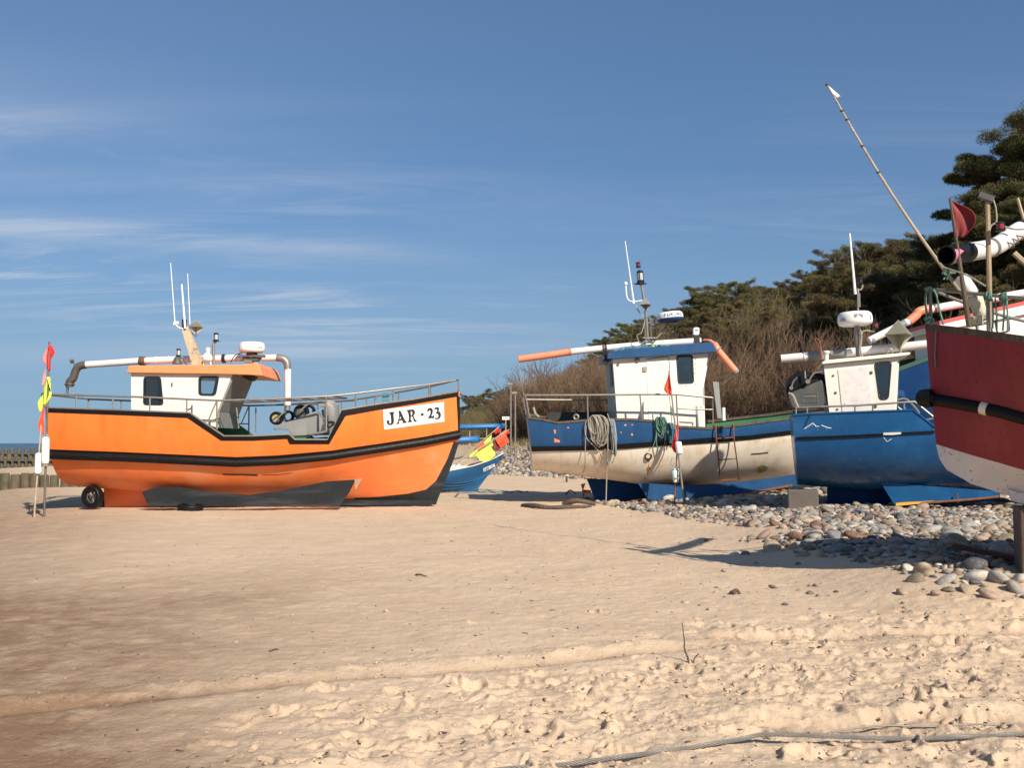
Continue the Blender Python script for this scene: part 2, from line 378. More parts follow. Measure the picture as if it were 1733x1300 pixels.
class Hull:
    def __init__(s, fr, ns, B, sheer, rail, bot, stern, stem, nom=None, tr=.8, sm=.45, n=2.3, botfac=.55, railfac=.92, fine=2.4, full=.42):
        s.fr = fr; s.ns = ns; s.B = B / 2; s.tr = tr; s.sm = sm; s.n = n; s.fine = fine; s.full = full
        st = sorted([fr.U(a, b, 0) for a, b in stem], key=lambda q: q[1])
        sn = sorted([fr.U(a, b, ns * s.B * tr) for a, b in stern], key=lambda q: q[1])
        s.ez = [q[1] for q in st]; s.eu = [q[0] for q in st]; s.nz = [q[1] for q in sn]; s.nu = [q[0] for q in sn]
        def curve(pts, fac):
            out = []
            for a, b in pts:
                v = ns * s.B
                for _ in range(8):
                    u, z = fr.U(a, b, v); q = s.S(u, z); v = ns * s.HB(min(max(q, 0), 1)) * fac
                out.append((min(max(s.S(*fr.U(a, b, v)), 0), 1), fr.U(a, b, v)[1]))
            out.sort(key=lambda q: q[0]); xs = [out[0][0]]
            for q in out[1:]: xs.append(max(q[0], xs[-1] + 2e-4))
            return xs, [q[1] for q in out]
        s.cs = curve(sheer, 1.0); s.cr = curve(rail, railfac); s.cb = curve(bot, botfac)
        s.cn = curve(nom or sheer, 1.0)
    def S(s, u, z):
        a = interp(z, s.nz, s.nu); b = interp(z, s.ez, s.eu); return (u - a) / (b - a)
    def Uat(s, q, z):
        a = interp(z, s.nz, s.nu); b = interp(z, s.ez, s.eu); return a + q * (b - a)
    def HB(s, q):
        if q < s.sm:
            t = q / s.sm; return s.B * (s.tr + (1 - s.tr) * (1 - (1 - t) ** 2))
        t = (q - s.sm) / (1 - s.sm); return s.B * max(0.0, 1 - t ** s.n)
    def half(s, q, z):
        q = min(max(q, 0), 1)
        zb = interp(q, *s.cb); zn = interp(q, *s.cn)
        t = min(max((z - zb) / max(zn - zb, 1e-3), 0), 1)
        w = max(0.0, (q - .35) / .65)
        a = s.fine * (1 - w) + 1.25 * w          # section fullness
        e = s.full * (1 - w) + .95 * w
        return s.HB(q) * (1 - (1 - t) ** a) ** e
    def at(s, u, z, off=0.0, side=1):
        return Vector((u, s.ns * side * (s.half(s.S(u, z), z) + off), z))
    def px(s, px, py, off=0.0):
        v = s.ns * s.B
        for _ in range(12):
            u, z = s.fr.U(px, py, v); v = .5 * v + .5 * s.ns * (s.half(s.S(u, z), z) + off)
        return Vector((u, v, z))
    def knots(s, n):
        q = list(np.linspace(0, 1, n)) + list(s.cs[0]); q = sorted(set(min(max(x, 0), 1) for x in q))
        # refine at the bow
        q += [1 - (1 - x) * .5 for x in q if x > .9]; return sorted(set(q))
    def shell(s, lo, hi, rows, n=56, off=0.0):
        """lo/hi: functions of q giving z"""
        qs = s.knots(n); g = G()
        for side in (1, -1):
            rr = []
            for r in range(rows + 1):
                row = []
                for q in qs:
                    z0 = lo(q); z1 = max(hi(q), z0 + 1e-3); z = z0 + (z1 - z0) * (r / rows)
                    row.append((s.Uat(q, z), s.ns * side * (s.half(q, z) + off), z))
                rr.append(row)
            g.grid(rr)
        # transom
        q = 0; rr = []
        for r in range(rows + 1):
            z = lo(q) + (max(hi(q), lo(q) + 1e-3) - lo(q)) * (r / rows); h = s.half(q, z) + off; x = s.Uat(q, z)
            rr.append([(x, s.ns * h * k, z) for k in (1, .5, 0, -.5, -1)])
        g.grid(rr); return g
    heel = 0.0
    def hl(s, g):
        if s.heel: g.v = [(v[0], v[1], v[2] + s.heel * max(0.0, (-s.ns * v[1]) + s.B * .6)) if -s.ns * v[1] > -s.B * .6 else v for v in g.v]
        return g
    def build(s, root, m_low, m_up, m_in='green', deckdrop=.7, m_cap='black', cap=(.09, .05), names=('lower_hull', 'topsides')):
        zs = lambda q: interp(q, *s.cs); zr = lambda q: min(interp(q, *s.cr), zs(q) - .02); zb = lambda q: interp(q, *s.cb)
        g = s.shell(zb, zr, 14); s.hl(g).build(names[0], m_low, root, ang=50)
        g = s.shell(zr, zs, 6); s.hl(g).build(names[1], m_up, root, ang=50)
        # inner bulwark and deck
        g = G(); qs = s.knots(50); dk = lambda q: interp(q, *s.cn) - deckdrop
        for side in (1, -1):
            rr = []
            for r in range(5):
                row = []
                for q in qs:
                    z1 = zs(q) + .001; z0 = min(dk(q), z1 - .02); z = z0 + (z1 - z0) * r / 4
                    h = max(s.half(q, z) - .05, 0.0); x = min(max(s.Uat(q, z), s.nu[-1] + .05), s.Uat(1, z) - .05)
                    row.append((x, s.ns * side * h, z))
                rr.append(row)
            g.grid(rr)
        r2 = []
        for z in (dk(0), zs(0)):
            h = s.half(0, z) - .05; r2.append([(s.Uat(0, z) + .05, k * h, z) for k in (-1, 0, 1)])
        g.grid(r2)
        s.hl(g).build('inner_bulwark', m_in, root, ang=40)
        g = G(); a = [];b = []
        for q in qs:
            z = dk(q) + .004; h = max(s.half(q, z) - .03, 0); x = min(s.Uat(q, z), s.Uat(1, z) - .05); a.append((x, h, z)); b.append((x, -h, z))
        g.grid([a, b]); s.hl(g).build('deck', 'deck', root)
        # gunwale cap swept along the sheer
        g = G()
        for side in (1, -1):
            rows = [[], [], [], []]
            for q in s.cs[0] if False else qs:
                z = zs(q); h = s.half(q, z); x = s.Uat(q, z); w, t = cap
                rows[0].append((x, s.ns * side * (h + .022), z - t * .4)); rows[1].append((x, s.ns * side * (h + .022), z + t * .6))
                rows[2].append((x, s.ns * side * max(h - w, 0), z + t * .6)); rows[3].append((x, s.ns * side * max(h - w, 0), z - t * .4))
            g.grid(rows + [rows[0]])
        z = zs(0); h = s.half(0, z); g.box((s.Uat(0, z) + .02, 0, z + .005), (.09, 2 * h, cap[1]))
        s.hl(g).build('gunwale', m_cap, root, ang=30)
    def strip(s, top, bot, k=4, off=.012, far=True):
        """band on the hull between two pixel polylines of equal length"""
        def dens(p):
            out = []
            for i in range(len(p) - 1):
                for j in range(k):
                    t = j / k; out.append((p[i][0] * (1 - t) + p[i + 1][0] * t, p[i][1] * (1 - t) + p[i + 1][1] * t))
            out.append(p[-1]); return out
        A = dens(top); Bm = dens(bot); g = G()
        rows = []
        for f in (0, 1 / 3, 2 / 3, 1):
            rows.append([s.px(a[0] * (1 - f) + b[0] * f, a[1] * (1 - f) + b[1] * f, off) for a, b in zip(A, Bm)])
        inner_t = [Vector((p.x, p.y - s.ns * (off + .01), p.z)) for p in rows[0]]
        inner_b = [Vector((p.x, p.y - s.ns * (off + .01), p.z)) for p in rows[-1]]
        rows = [inner_t] + rows + [inner_b]
        g.grid(rows)
        if far: g.grid([[Vector((p.x, -p.y, p.z)) for p in r] for r in rows])
        return g
    def rub(s, pts, r, root, name='rub_rail', m='black', k=4, flat=.6, sink=.35):
        P = []
        for i in range(len(pts) - 1):
            for j in range(k):
                t = j / k; P.append((pts[i][0] * (1 - t) + pts[i + 1][0] * t, pts[i][1] * (1 - t) + pts[i + 1][1] * t))
        P.append(pts[-1]); g = G()
        base = [s.px(a, b, 0) for a, b in P]
        for side in (1, -1):
            c = [Vector((p.x, side * (p.y + s.ns * r * sink), p.z)) for p in base]
            g.mark(); g.tube(c, r, 12)
        return g.build(name, m, root)
    def patch(s, poly, m, name, root, off=.016, holes=(), thick=.004, label=None):
        loops = [[Vector((p[0], p[1], 0)) for p in l] for l in [poly] + list(holes)]
        tris = tessellate_polygon(loops); flat = [p for l in loops for p in l]
        vs = [s.px(p.x, p.y, off) for p in flat]; g = G(); n = len(vs)
        vi = [Vector((p.x, p.y - s.ns * (off * .9), p.z)) for p in vs]
        fs = [tuple(t) for t in tris]; b = 0
        for l in loops:
            k2 = len(l)
            for i in range(k2): fs.append((b + i, b + (i + 1) % k2, n + b + (i + 1) % k2, n + b + i))
            b += k2
        g.add(vs + vi, fs); return g.build(name, m, root, smooth=False, label=label)
# ------------------------------------------------------------------ numpy noise and terrain
_perm = rng.permutation(4096)
def _h(ix, iy, seed): return _perm[(_perm[(ix + seed * 37) & 4095] + iy) & 4095] / 4095.0
def vnoise(x, y, seed=0):
    ix = np.floor(x).astype(np.int64); iy = np.floor(y).astype(np.int64); fx = x - ix; fy = y - iy
    fx = fx * fx * fx * (fx * (fx * 6 - 15) + 10); fy = fy * fy * fy * (fy * (fy * 6 - 15) + 10)
    a = _h(ix, iy, seed); b = _h(ix + 1, iy, seed); c = _h(ix, iy + 1, seed); d = _h(ix + 1, iy + 1, seed)
    return (a * (1 - fx) + b * fx) * (1 - fy) + (c * (1 - fx) + d * fx) * fy - .5
def fbm(x, y, oct=4, seed=0, g=.5):
    r = 0; a = 1.0
    for i in range(oct):
        r = r + a * vnoise(x * 2 ** i + 13.7 * i, y * 2 ** i + 5.1 * i, seed + i); a *= g
    return r
def sstep(x, a, b):
    t = np.clip((x - a) / (b - a), 0, 1); return t * t * (3 - 2 * t)
EY = [0, 10, 20, 30, 45, 60, 110, 220, 600, 3000]; EX = [31, 28.5, 25, 19, 10, 1.5, -4, -12, -45, -300]
def edge(y): return np.interp(y, EY, EX)
def churn_mask(x, y):
    # soft trodden sand lies this side of an old tyre rut
    ry = 6.45 + .37 * (x + 1.5) * .9 + .15 * np.sin(x * 2.1) + .15 * fbm(x * 1.3, y * 1.3, 2, 40)
    m = sstep(ry - y, -.10, .7) * sstep(x, -2.2 + .8 * fbm(y * .8, x * .8, 2, 50), -.2)
    m2 = sstep(x, .6, 2.6) * sstep(8.6 + .15 * x - y, -.2, .8)
    return np.maximum(m, m2 * .8) * (1 - .75 * (1 - sstep(y, 4.75 - .1 * x, 5.5 - .1 * x)) * sstep(x, .2, 1.0))
def terrain(x, y):
    s = x - edge(y)
    z = 1.6 * sstep(s, -9, 1.5) + 5.2 * sstep(s, 1, 17) + .9 * sstep(s, 15, 40)
    z = z - 1.6 * sstep(-s, 33, 46)
    z = z + .26 * sstep(x, 2.5, 7) * sstep(y, 15.5, 19.5) * sstep(31 - y, 0, 4) * sstep(24 - x, 0, 5)
    mk = sstep(x, 3.0, 5.0) * sstep(y, 8.2, 9.9) * sstep(19 - y, 0, 3); z = np.where(mk > 0, np.maximum(z, .26 * mk), z)
    far = sstep(np.hypot(x, y), 10, 30)
    z = z + .05 * far * fbm(x * .25, y * .25, 3, 3) + .35 * sstep(s, 0, 6) * fbm(x * .2, y * .2, 3, 9)
    return z
def relief(x, y):
    r = np.hypot(x, y); near = 1 - sstep(r, 25, 55)
    z = .012 * near * fbm(x * 2.6, y * 2.8, 3, 11) + .024 * near * fbm(x * .8, y * 1.0, 3, 12) + .0075 * near * fbm(x * 9, y * 10, 4, 13, .6) + .012 * near * np.clip(fbm(x * 5, y * 5.5, 3, 14) - .10, 0, 1) - .010 * near * np.clip(fbm(x * 6, y * 6.5, 3, 16) - .16, 0, 1)
    m = churn_mask(x, y)
    rid = 1 - np.abs(2 * fbm(x * 2.6, y * 3.4, 2, 21)); rid2 = 1 - np.abs(2 * fbm(x * 6.5, y * 8, 2, 22))
    z = z + .68 * m * (.050 * fbm(x * 2.0, y * 2.6, 3, 20) + .018 * (rid - .6) + .018 * (rid2 - .6) + .016 * fbm(x * 17, y * 22, 4, 23, .6) + .016 * np.abs(fbm(x * 5.5, y * 7, 3, 24)))
    # tyre rut with crumbled shoulders, running left-near to right-far
    d = (y - (6.35 + .40 * (x + 1.6))) / 1.08
    am = .75 + .5 * fbm(x * 1.7, y * .2, 3, 31)
    crum = fbm(x * 9, y * 9, 3, 32)
    fade = 1 - sstep(x, 1.6, 2.8)
    z = z + fade * (-.034 * am * np.exp(-(d / .085) ** 2) + (.034 * am + .022 * crum) * np.exp(-((d - .22) / .12) ** 2) + .006 * np.exp(-((d + .2) / .1) ** 2))
    d2 = (y - (4.25 + .34 * (x + 1.9))); fade2 = sstep(x, -3.4, -2.6) * (1 - sstep(x, -1.0, -.1))
    z = z + fade2 * (-.03 * np.exp(-(d2 / .1) ** 2) + (.024 + .02 * crum) * np.exp(-((d2 - .2) / .1) ** 2))
    d3 = (y - (7.9 + .10 * (x - 2))); fade3 = sstep(x, .6, 2.0)
    z = z + fade3 * (-.03 * am * np.exp(-(d3 / .1) ** 2) + (.03 + .03 * crum) * np.exp(-((d3 - .24) / .14) ** 2))
    d4 = (y - (5.55 + .05 * (x - 2.0))); fade4 = sstep(x, .9, 1.6)
    z = z + fade4 * (-.035 * np.exp(-(d4 / .12) ** 2) + (.03 + .02 * crum) * np.exp(-((d4 - .22) / .1) ** 2))
    return z
def gz(x, y): return float(terrain(np.array([float(x)]), np.array([float(y)]))[0] + relief(np.array([float(x)]), np.array([float(y)]))[0])

# one ground sheet, finer where the beach is nearest
ang = np.concatenate([np.linspace(-math.pi, -.72, 60, endpoint=False), np.linspace(-.72, .72, 860, endpoint=False), np.linspace(.72, math.pi, 60, endpoint=False)])
rad = np.concatenate([[.2, .8, 1.6, 2.4], np.exp(np.linspace(math.log(3.0), math.log(14), 560, endpoint=False)), np.exp(np.linspace(math.log(14), math.log(70), 190, endpoint=False)), np.exp(np.linspace(math.log(70), math.log(6000), 60))])
AA, RR = np.meshgrid(ang, rad); GX = RR * np.sin(AA); GY = RR * np.cos(AA)
GZ = terrain(GX, GY) + relief(GX, GY)
# footprints and scuffs: pairs of dents with a pushed-up rim
na = len(ang); nr = len(rad)
WX = fbm(GX * 9, GY * 9, 2, 81); WY = fbm(GX * 9, GY * 9, 2, 83)
def stamp(cx, cy, L, W, rot, dep):
    r0 = math.hypot(cx, cy); a0 = math.atan2(cx, cy); R0 = L * 1.5
    i0 = np.searchsorted(rad, r0 - R0); i1 = np.searchsorted(rad, r0 + R0); j0 = np.searchsorted(ang, a0 - R0 / r0); j1 = np.searchsorted(ang, a0 + R0 / r0)
    X = GX[i0:i1, j0:j1] - cx; Y = GY[i0:i1, j0:j1] - cy
    wx = WX[i0:i1, j0:j1]; wy = WY[i0:i1, j0:j1]; X = X + wx * L * .9; Y = Y + wy * L * .9
    th_ = rng.uniform(0, 6.28); tc_ = math.cos(th_); ts_ = math.sin(th_)
    c, s_ = math.cos(rot), math.sin(rot); a = (X * c + Y * s_) / L; b = (-X * s_ + Y * c) / W
    q = np.sqrt(a * a + b * b)
    GZ[i0:i1, j0:j1] += -dep * np.exp(-q ** 3 * 1.4) * (1 + .6 * a) + dep * .65 * np.exp(-((q - 1.2) / .26) ** 2) * np.clip(.5 + .9 * (a * tc_ + b * ts_) + 1.2 * wx, 0, 2)
k = 0
while k < 900:
    y = rng.uniform(3.0, 9.2); x = rng.uniform(-3.2, 5.2)
    m = float(churn_mask(np.array([x]), np.array([y]))[0])
    if rng.random() > m + .012: k += .2; continue
    sc = rng.uniform(.35, 1.05) ** 1.3; stamp(x, y, .13 * sc, rng.uniform(.045, .10) * sc, rng.uniform(0, math.pi), rng.uniform(.010, .036) * (.4 + .6 * sc)); k += 1
near_ = 1 - sstep(RR, 9, 20)
GZ += near_ * (.0022 * fbm(GX * 34, GY * 40, 3, 15, .6))
V = np.stack([GX, GY, GZ], -1).reshape(-1, 3)
i = np.arange(nr - 1)[:, None]; j = np.arange(na)[None, :]; j2 = (j + 1) % na
F = np.stack(np.broadcast_arrays(i * na + j, i * na + j2, (i + 1) * na + j2, (i + 1) * na + j), -1).reshape(-1, 4)[:, ::-1]
V = np.vstack([V, [[0, 0, 0]]]); me = npmesh('sand_beach', V, F, True)
# centre disc
bm = bmesh.new(); bm.from_mesh(me); bm.verts.ensure_lookup_table(); c = bm.verts[len(V) - 1]
for q in range(na): bm.faces.new((bm.verts[q], bm.verts[(q + 1) % na], c)) 
bm.to_mesh(me); bm.free()
# ground-cover masks as point attributes: dune litter, stony bank, dry grass, darker brown sand
AX = GX.ravel(); AY = GY.ravel(); s_ = AX - edge(AY)
def attr(name, arr):
    a = me.attributes.new(name, 'FLOAT', 'POINT'); a.data.foreach_set('value', np.append(arr, 0).astype(np.float32))
attr('dune', sstep(s_ + .6 * fbm(AX * .4, AY * .4, 3, 61), -.6, 1.0))
def dark_sand_at(AX, AY):  # darker brown sand: damp ruts, wet shore and a broad area at the left
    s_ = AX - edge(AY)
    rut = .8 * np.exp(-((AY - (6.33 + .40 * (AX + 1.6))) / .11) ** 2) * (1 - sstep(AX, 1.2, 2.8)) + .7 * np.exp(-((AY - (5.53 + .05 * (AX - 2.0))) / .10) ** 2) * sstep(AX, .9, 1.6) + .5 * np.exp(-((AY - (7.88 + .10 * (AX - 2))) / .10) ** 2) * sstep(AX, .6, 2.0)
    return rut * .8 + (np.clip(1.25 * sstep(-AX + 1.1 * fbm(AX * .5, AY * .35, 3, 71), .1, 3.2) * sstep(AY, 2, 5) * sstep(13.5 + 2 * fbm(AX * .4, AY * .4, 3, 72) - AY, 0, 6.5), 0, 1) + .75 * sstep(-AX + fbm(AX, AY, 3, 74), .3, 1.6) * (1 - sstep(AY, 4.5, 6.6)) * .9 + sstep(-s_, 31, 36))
attr('dark_sand', dark_sand_at(AX, AY))
attr('churn', churn_mask(AX, AY))
gm = bpy.data.materials.new('dry_beach_sand'); gm.use_nodes = True; N = gm.node_tree.nodes; L = gm.node_tree.links; b = N['Principled BSDF']
t = N.new('ShaderNodeTexCoord')
def gn(sc, det=5, ro=.6, sca=None):
    n = N.new('ShaderNodeTexNoise'); n.inputs['Scale'].default_value = sc; n.inputs['Detail'].default_value = det; n.inputs['Roughness'].default_value = ro
    if sca:
        mp = N.new('ShaderNodeMapping'); mp.inputs['Scale'].default_value = sca; L.new(t.outputs['Object'], mp.inputs[0]); L.new(mp.outputs[0], n.inputs[0])
    else: L.new(t.outputs['Object'], n.inputs[0])
    return n.outputs[0]
def gr(x, lo, hi, a=0.0, z=1.0):
    n = N.new('ShaderNodeMapRange'); L.new(x, n.inputs[0]); n.inputs[1].default_value = lo; n.inputs[2].default_value = hi; n.inputs[3].default_value = a; n.inputs[4].default_value = z; return n.outputs[0]
def gmix(f, a, c, mode='MIX'):
    n = N.new('ShaderNodeMix'); n.data_type = 'RGBA'; n.blend_type = mode
    if isinstance(f, float): n.inputs['Factor'].default_value = f
    else: L.new(f, n.inputs['Factor'])
    for kk, x in (('A', a), ('B', c)):
        if isinstance(x, tuple): n.inputs[kk].default_value = (*x, 1)
        else: L.new(x, n.inputs[kk])
    return n.outputs['Result']
def gat(nm):
    a = N.new('ShaderNodeAttribute'); a.attribute_name = nm; return a.outputs['Fac']
def gma(op, a, c):
    n = N.new('ShaderNodeMath'); n.operation = op
    for q, x in enumerate((a, c)):
        if isinstance(x, (int, float)): n.inputs[q].default_value = x
        else: L.new(x, n.inputs[q])
    return n.outputs[0]
SAND = (.605, .448, .305)
c = gmix(gr(gn(.7, 5), .35, .65), SAND, (.54, .39, .262))
c = gmix(gr(gn(1.8, 8, .72, (1, 1.3, 1)), .45, .62, 0, .55), c, (.45, .325, .212))
c = gmix(gr(gn(11, 7, .75), .50, .66, 0, .38), c, (.40, .28, .19))
c = gmix(gr(gn(240, 3), .3, .7, 0, .45), c, (.66, .50, .35))
dn = gma('MULTIPLY', gat('dark_sand'), gr(gn(3.0, 6, .7), .30, .62, .45, 1.0))
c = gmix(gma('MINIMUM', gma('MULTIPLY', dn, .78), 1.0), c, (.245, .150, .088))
c = gmix(gr(gn(20, 6, .75), .66, .69, 0, .6), c, (.13, .09, .06))
c = gmix(gr(gn(75, 4, .7), .69, .72, 0, .7), c, (.09, .065, .05))
c = gmix(gr(gn(60, 3, .6), .70, .74, 0, .6), c, (.72, .60, .46))
lit = gmix(gr(gn(6, 6, .7), .4, .6), (.16, .115, .07), (.085, .065, .04))
c = gmix(gat('dune'), c, lit)
L.new(c, b.inputs['Base Color']); b.inputs['Roughness'].default_value = .95; b.inputs['Specular IOR Level'].default_value = .15
b1 = N.new('ShaderNodeBump'); b1.inputs['Strength'].default_value = .65; b1.inputs['Distance'].default_value = .02
hh = gma('ADD', gma('ADD', gma('MULTIPLY', gn(9, 7, .70), 1.6), gma('MULTIPLY', gn(38, 5, .70), .9)), gma('MULTIPLY', gn(190, 3), .25))
L.new(hh, b1.inputs['Height']); L.new(b1.outputs[0], b.inputs['Normal'])
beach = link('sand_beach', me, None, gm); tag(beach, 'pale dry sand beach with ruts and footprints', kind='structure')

# sea
wm = bpy.data.materials.new('sea_water'); wm.use_nodes = True; b = wm.node_tree.nodes['Principled BSDF']
b.inputs['Base Color'].default_value = (.012, .045, .075, 1); b.inputs['Roughness'].default_value = .25; b.inputs['Specular IOR Level'].default_value = .35
nn = wm.node_tree.nodes.new('ShaderNodeTexNoise'); nn.inputs['Scale'].default_value = .6; nn.inputs['Detail'].default_value = 8
bb = wm.node_tree.nodes.new('ShaderNodeBump'); bb.inputs['Strength'].default_value = 1.0; bb.inputs['Distance'].default_value = 1.2
tt = wm.node_tree.nodes.new('ShaderNodeTexCoord'); wm.node_tree.links.new(tt.outputs['Object'], nn.inputs[0])
wm.node_tree.links.new(nn.outputs[0], bb.inputs['Height']); wm.node_tree.links.new(bb.outputs[0], b.inputs['Normal'])
g = G(); g.add([(-7000, -200, -.62), (-20, -200, -.62), (-20, 8000, -.62), (-7000, 8000, -.62)], [(0, 1, 2, 3)])
sea = g.build('sea', wm, None, False); tag(sea, 'dark blue sea at the horizon', kind='structure')

# crumbled sand clods thrown up along the ruts and over the trodden sand
def clods():
    r = np.random.default_rng(99); n = 6500; y = np.exp(r.uniform(math.log(3.2), math.log(10), n)); x = r.uniform(-.62, .62, n) * y
    m = churn_mask(x, y); d = (y - (6.35 + .40 * (x + 1.6))) / 1.08; m = np.maximum(m * .8, np.exp(-((d - .18) / .16) ** 2) * (x < 2.2)); m = m * (.35 + 1.3 * np.clip(fbm(x * 2.2, y * 2.2, 2, 77) + .3, 0, 1)) + .012
    k = r.random(n) < m; x = x[k]; y = y[k]; n = len(x); s = np.clip(r.lognormal(math.log(.0085), .42, n), .004, .032)
    z = terrain(x, y) + relief(x, y)
    bm = bmesh.new(); bmesh.ops.create_icosphere(bm, subdivisions=1, radius=1); B = np.array([v.co[:] for v in bm.verts]); Fb = np.array([[v.index for v in f.verts] for f in bm.faces]); bm.free()
    V = B[None] * (1 + r.normal(0, .22, (n, len(B), 1))) * s[:, None, None] * np.stack([r.uniform(.7, 1.5, n), r.uniform(.7, 1.4, n), r.uniform(.45, .8, n)], 1)[:, None, :] + np.stack([x, y, z + s * .15], 1)[:, None, :]
    F_ = Fb[None] + (np.arange(n) * len(B))[:, None, None]
    cm_ = npmesh('sand_clods', V.reshape(-1, 3), F_.reshape(-1, 3), True); a_ = cm_.attributes.new('dark_sand', 'FLOAT', 'POINT'); a_.data.foreach_set('value', np.repeat(dark_sand_at(x, y), len(B)).astype(np.float32))
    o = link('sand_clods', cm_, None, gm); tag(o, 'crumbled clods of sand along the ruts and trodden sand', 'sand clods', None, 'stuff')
clods()
# ------------------------------------------------------------------ boat fittings
def slab(g, q, th):
    q = [Vector(p) for p in q]; n = (q[1] - q[0]).cross(q[2] - q[0]).normalized() * th
    return g.add(q + [p + n for p in q], [(0, 1, 2, 3), (7, 6, 5, 4), (0, 4, 5, 1), (1, 5, 6, 2), (2, 6, 7, 3), (3, 7, 4, 0)])
def rounded(poly, r=.05, k=3):
    out = []; n = len(poly)
    for i in range(n):
        p = Vector((poly[i][0], poly[i][1])); a = Vector(poly[i - 1][:2]); b = Vector(poly[(i + 1) % n][:2])
        da = (a - p); db = (b - p); ra = min(r, da.length * .45); rb = min(r, db.length * .45)
        A = p + da.normalized() * ra; B2 = p + db.normalized() * rb
        for j in range(k + 1):
            t = j / k; q = A * (1 - t) ** 2 + p * 2 * t * (1 - t) + B2 * t * t; out.append((q.x, q.y))
    return out
def grow(poly, d):
    c = Vector((sum(p[0] for p in poly) / len(poly), sum(p[1] for p in poly) / len(poly)))
    return [((Vector(p[:2]) - c) * (1 + d / max((Vector(p[:2]) - c).length, .01)) + c)[:] for p in poly]
def window(parent, poly, v, ns, m='glass', fr=.035, bolts=False):
    """poly: local (u,z) outline; gasket ring proud of the wall plus a pane inside the opening"""
    p = rounded(poly, .07); o = grow(p, fr); i_ = grow(p, -.02)
    g = G(); g.prism(o, v + ns * .012, v - ns * .055, [i_]); w = g.build('window_frame', 'gasket', parent, ang=30)
    g = G(); g.prism(grow(p, .003), v - ns * .018, v - ns * .026); g.build('window_pane', m, parent, smooth=False)
    if bolts:
        g = G(); mid = grow(p, fr * .4)
        for q in mid[::3]: g.lathe([(.012, 0), (.009, .008)], (q[0], v + ns * .012, q[1]), 6, (0, ns, 0))
        g.build('window_bolts', 'steel', parent)
    return w
def plate_walls(name, m, parent, near, v0, v1, ns, holes=(), farholes=None, th=.045, skip=()):
    """closed house: near/far side polygons (u,z) plus walls along every edge except those skipped"""
    g = G(); s_ = 1 if v1 > v0 else -1
    g.prism(near, v0, v0 + s_ * th, holes); g.prism(near, v1 - s_ * th, v1, holes if farholes is None else farholes)
    n = len(near); area = sum(near[i][0] * near[(i + 1) % n][1] - near[(i + 1) % n][0] * near[i][1] for i in range(n))
    for i in range(n):
        if i in skip: continue
        a = Vector(near[i]); b = Vector(near[(i + 1) % n]); e = (b - a).normalized(); nn = Vector((-e.y, e.x)) * (1 if area > 0 else -1) * th
        A0, B0, B1, A1 = a, b, b + nn - e * th * .0, a + nn
        lo, hi = v0 + s_ * th, v1 - s_ * th
        g.add([(p.x, v, p.y) for v in (lo, hi) for p in (A0, B0, B1, A1)], [(0, 1, 2, 3), (7, 6, 5, 4), (0, 4, 5, 1), (1, 5, 6, 2), (2, 6, 7, 3), (3, 7, 4, 0)])
    return g.build(name, m, parent, smooth=False)
def octa(root, c, r, name='radar_reflector', stem=None, m='brass', squash=1.0):
    """open radar reflector: three crossed plates that show as a double pyramid"""
    g = G(); c = Vector(c); a = R(25)
    ax = [Vector((math.cos(a), math.sin(a), 0)), Vector((-math.sin(a), math.cos(a), 0)), Vector((0, 0, squash))]
    t = .004
    for i in range(3):
        u, w = ax[i] * r, ax[(i + 1) % 3] * r; n = u.cross(w).normalized() * t
        g.add([c + u + n, c + w + n, c - u + n, c - w + n, c + u - n, c + w - n, c - u - n, c - w - n], [(0, 1, 2, 3), (7, 6, 5, 4), (0, 4, 5, 1), (1, 5, 6, 2), (2, 6, 7, 3), (3, 7, 4, 0)])
    # outer skins of the upper faces towards the front
    U = ax[2] * r
    for s1, s2 in ((1, -1), (-1, -1)):
        slab(g, [c + ax[0] * r * s1, c + ax[1] * r * s2, c + U * .98, c + U], .003)
    o = g.build(name, m, root, smooth=False); return o
def lamp(root, c, r, h, lens='lampglass', name='signal_lamp', tilt=(0, 0, 1)):
    g = G(); g.lathe([(r * 1.15, 0), (r * 1.25, h * .12), (r * 1.0, h * .2), (r * .95, h * .22)], c, 16, tilt)
    c2 = Vector(c) + Vector(tilt).normalized() * h * .78
    g.lathe([(r * 1.05, 0), (r * 1.15, h * .05), (r * .9, h * .16), (r * .35, h * .22)], c2, 16, tilt)
    for k in range(4):
        a = k * math.pi / 2 + .5; ax = Vector(tilt).normalized(); p = ax.orthogonal().normalized(); q = ax.cross(p)
        d = (p * math.cos(a) + q * math.sin(a)) * r; g.tube([Vector(c) + d, c2 + d], r * .09, 4)
    o = g.build(name, 'gasket', root)
    g = G(); g.lathe([(r * .86, h * .18), (r * .9, h * .3), (r * .84, h * .4), (r * .9, h * .5), (r * .84, h * .6), (r * .88, h * .8)], c, 16, tilt); g.build('lens', lens, o)
    return o
def radome(root, c, r, h, tilt=(0, 0, 1), m='white', band=None):
    g = G(); pr = [(r * .80, 0), (r * .93, h * .06), (r * .985, h * .22), (r, h * .34), (r * .985, h * .62), (r * .93, h * .84), (r * .82, h * .95), (r * .55, h * .99), (r * .1, h)]
    g.lathe(pr, c, 36, tilt); o = g.build('radar_dome', m, root, ang=60)
    if band:
        g = G(); g.lathe([(r * .81, -.004), (r * .94, h * .055), (r * 1.0, h * .22), (r * 1.008, h * .32), (r * .99, h * .33)], c, 36, tilt); g.build('radar_band', band, o, ang=60)
    return o
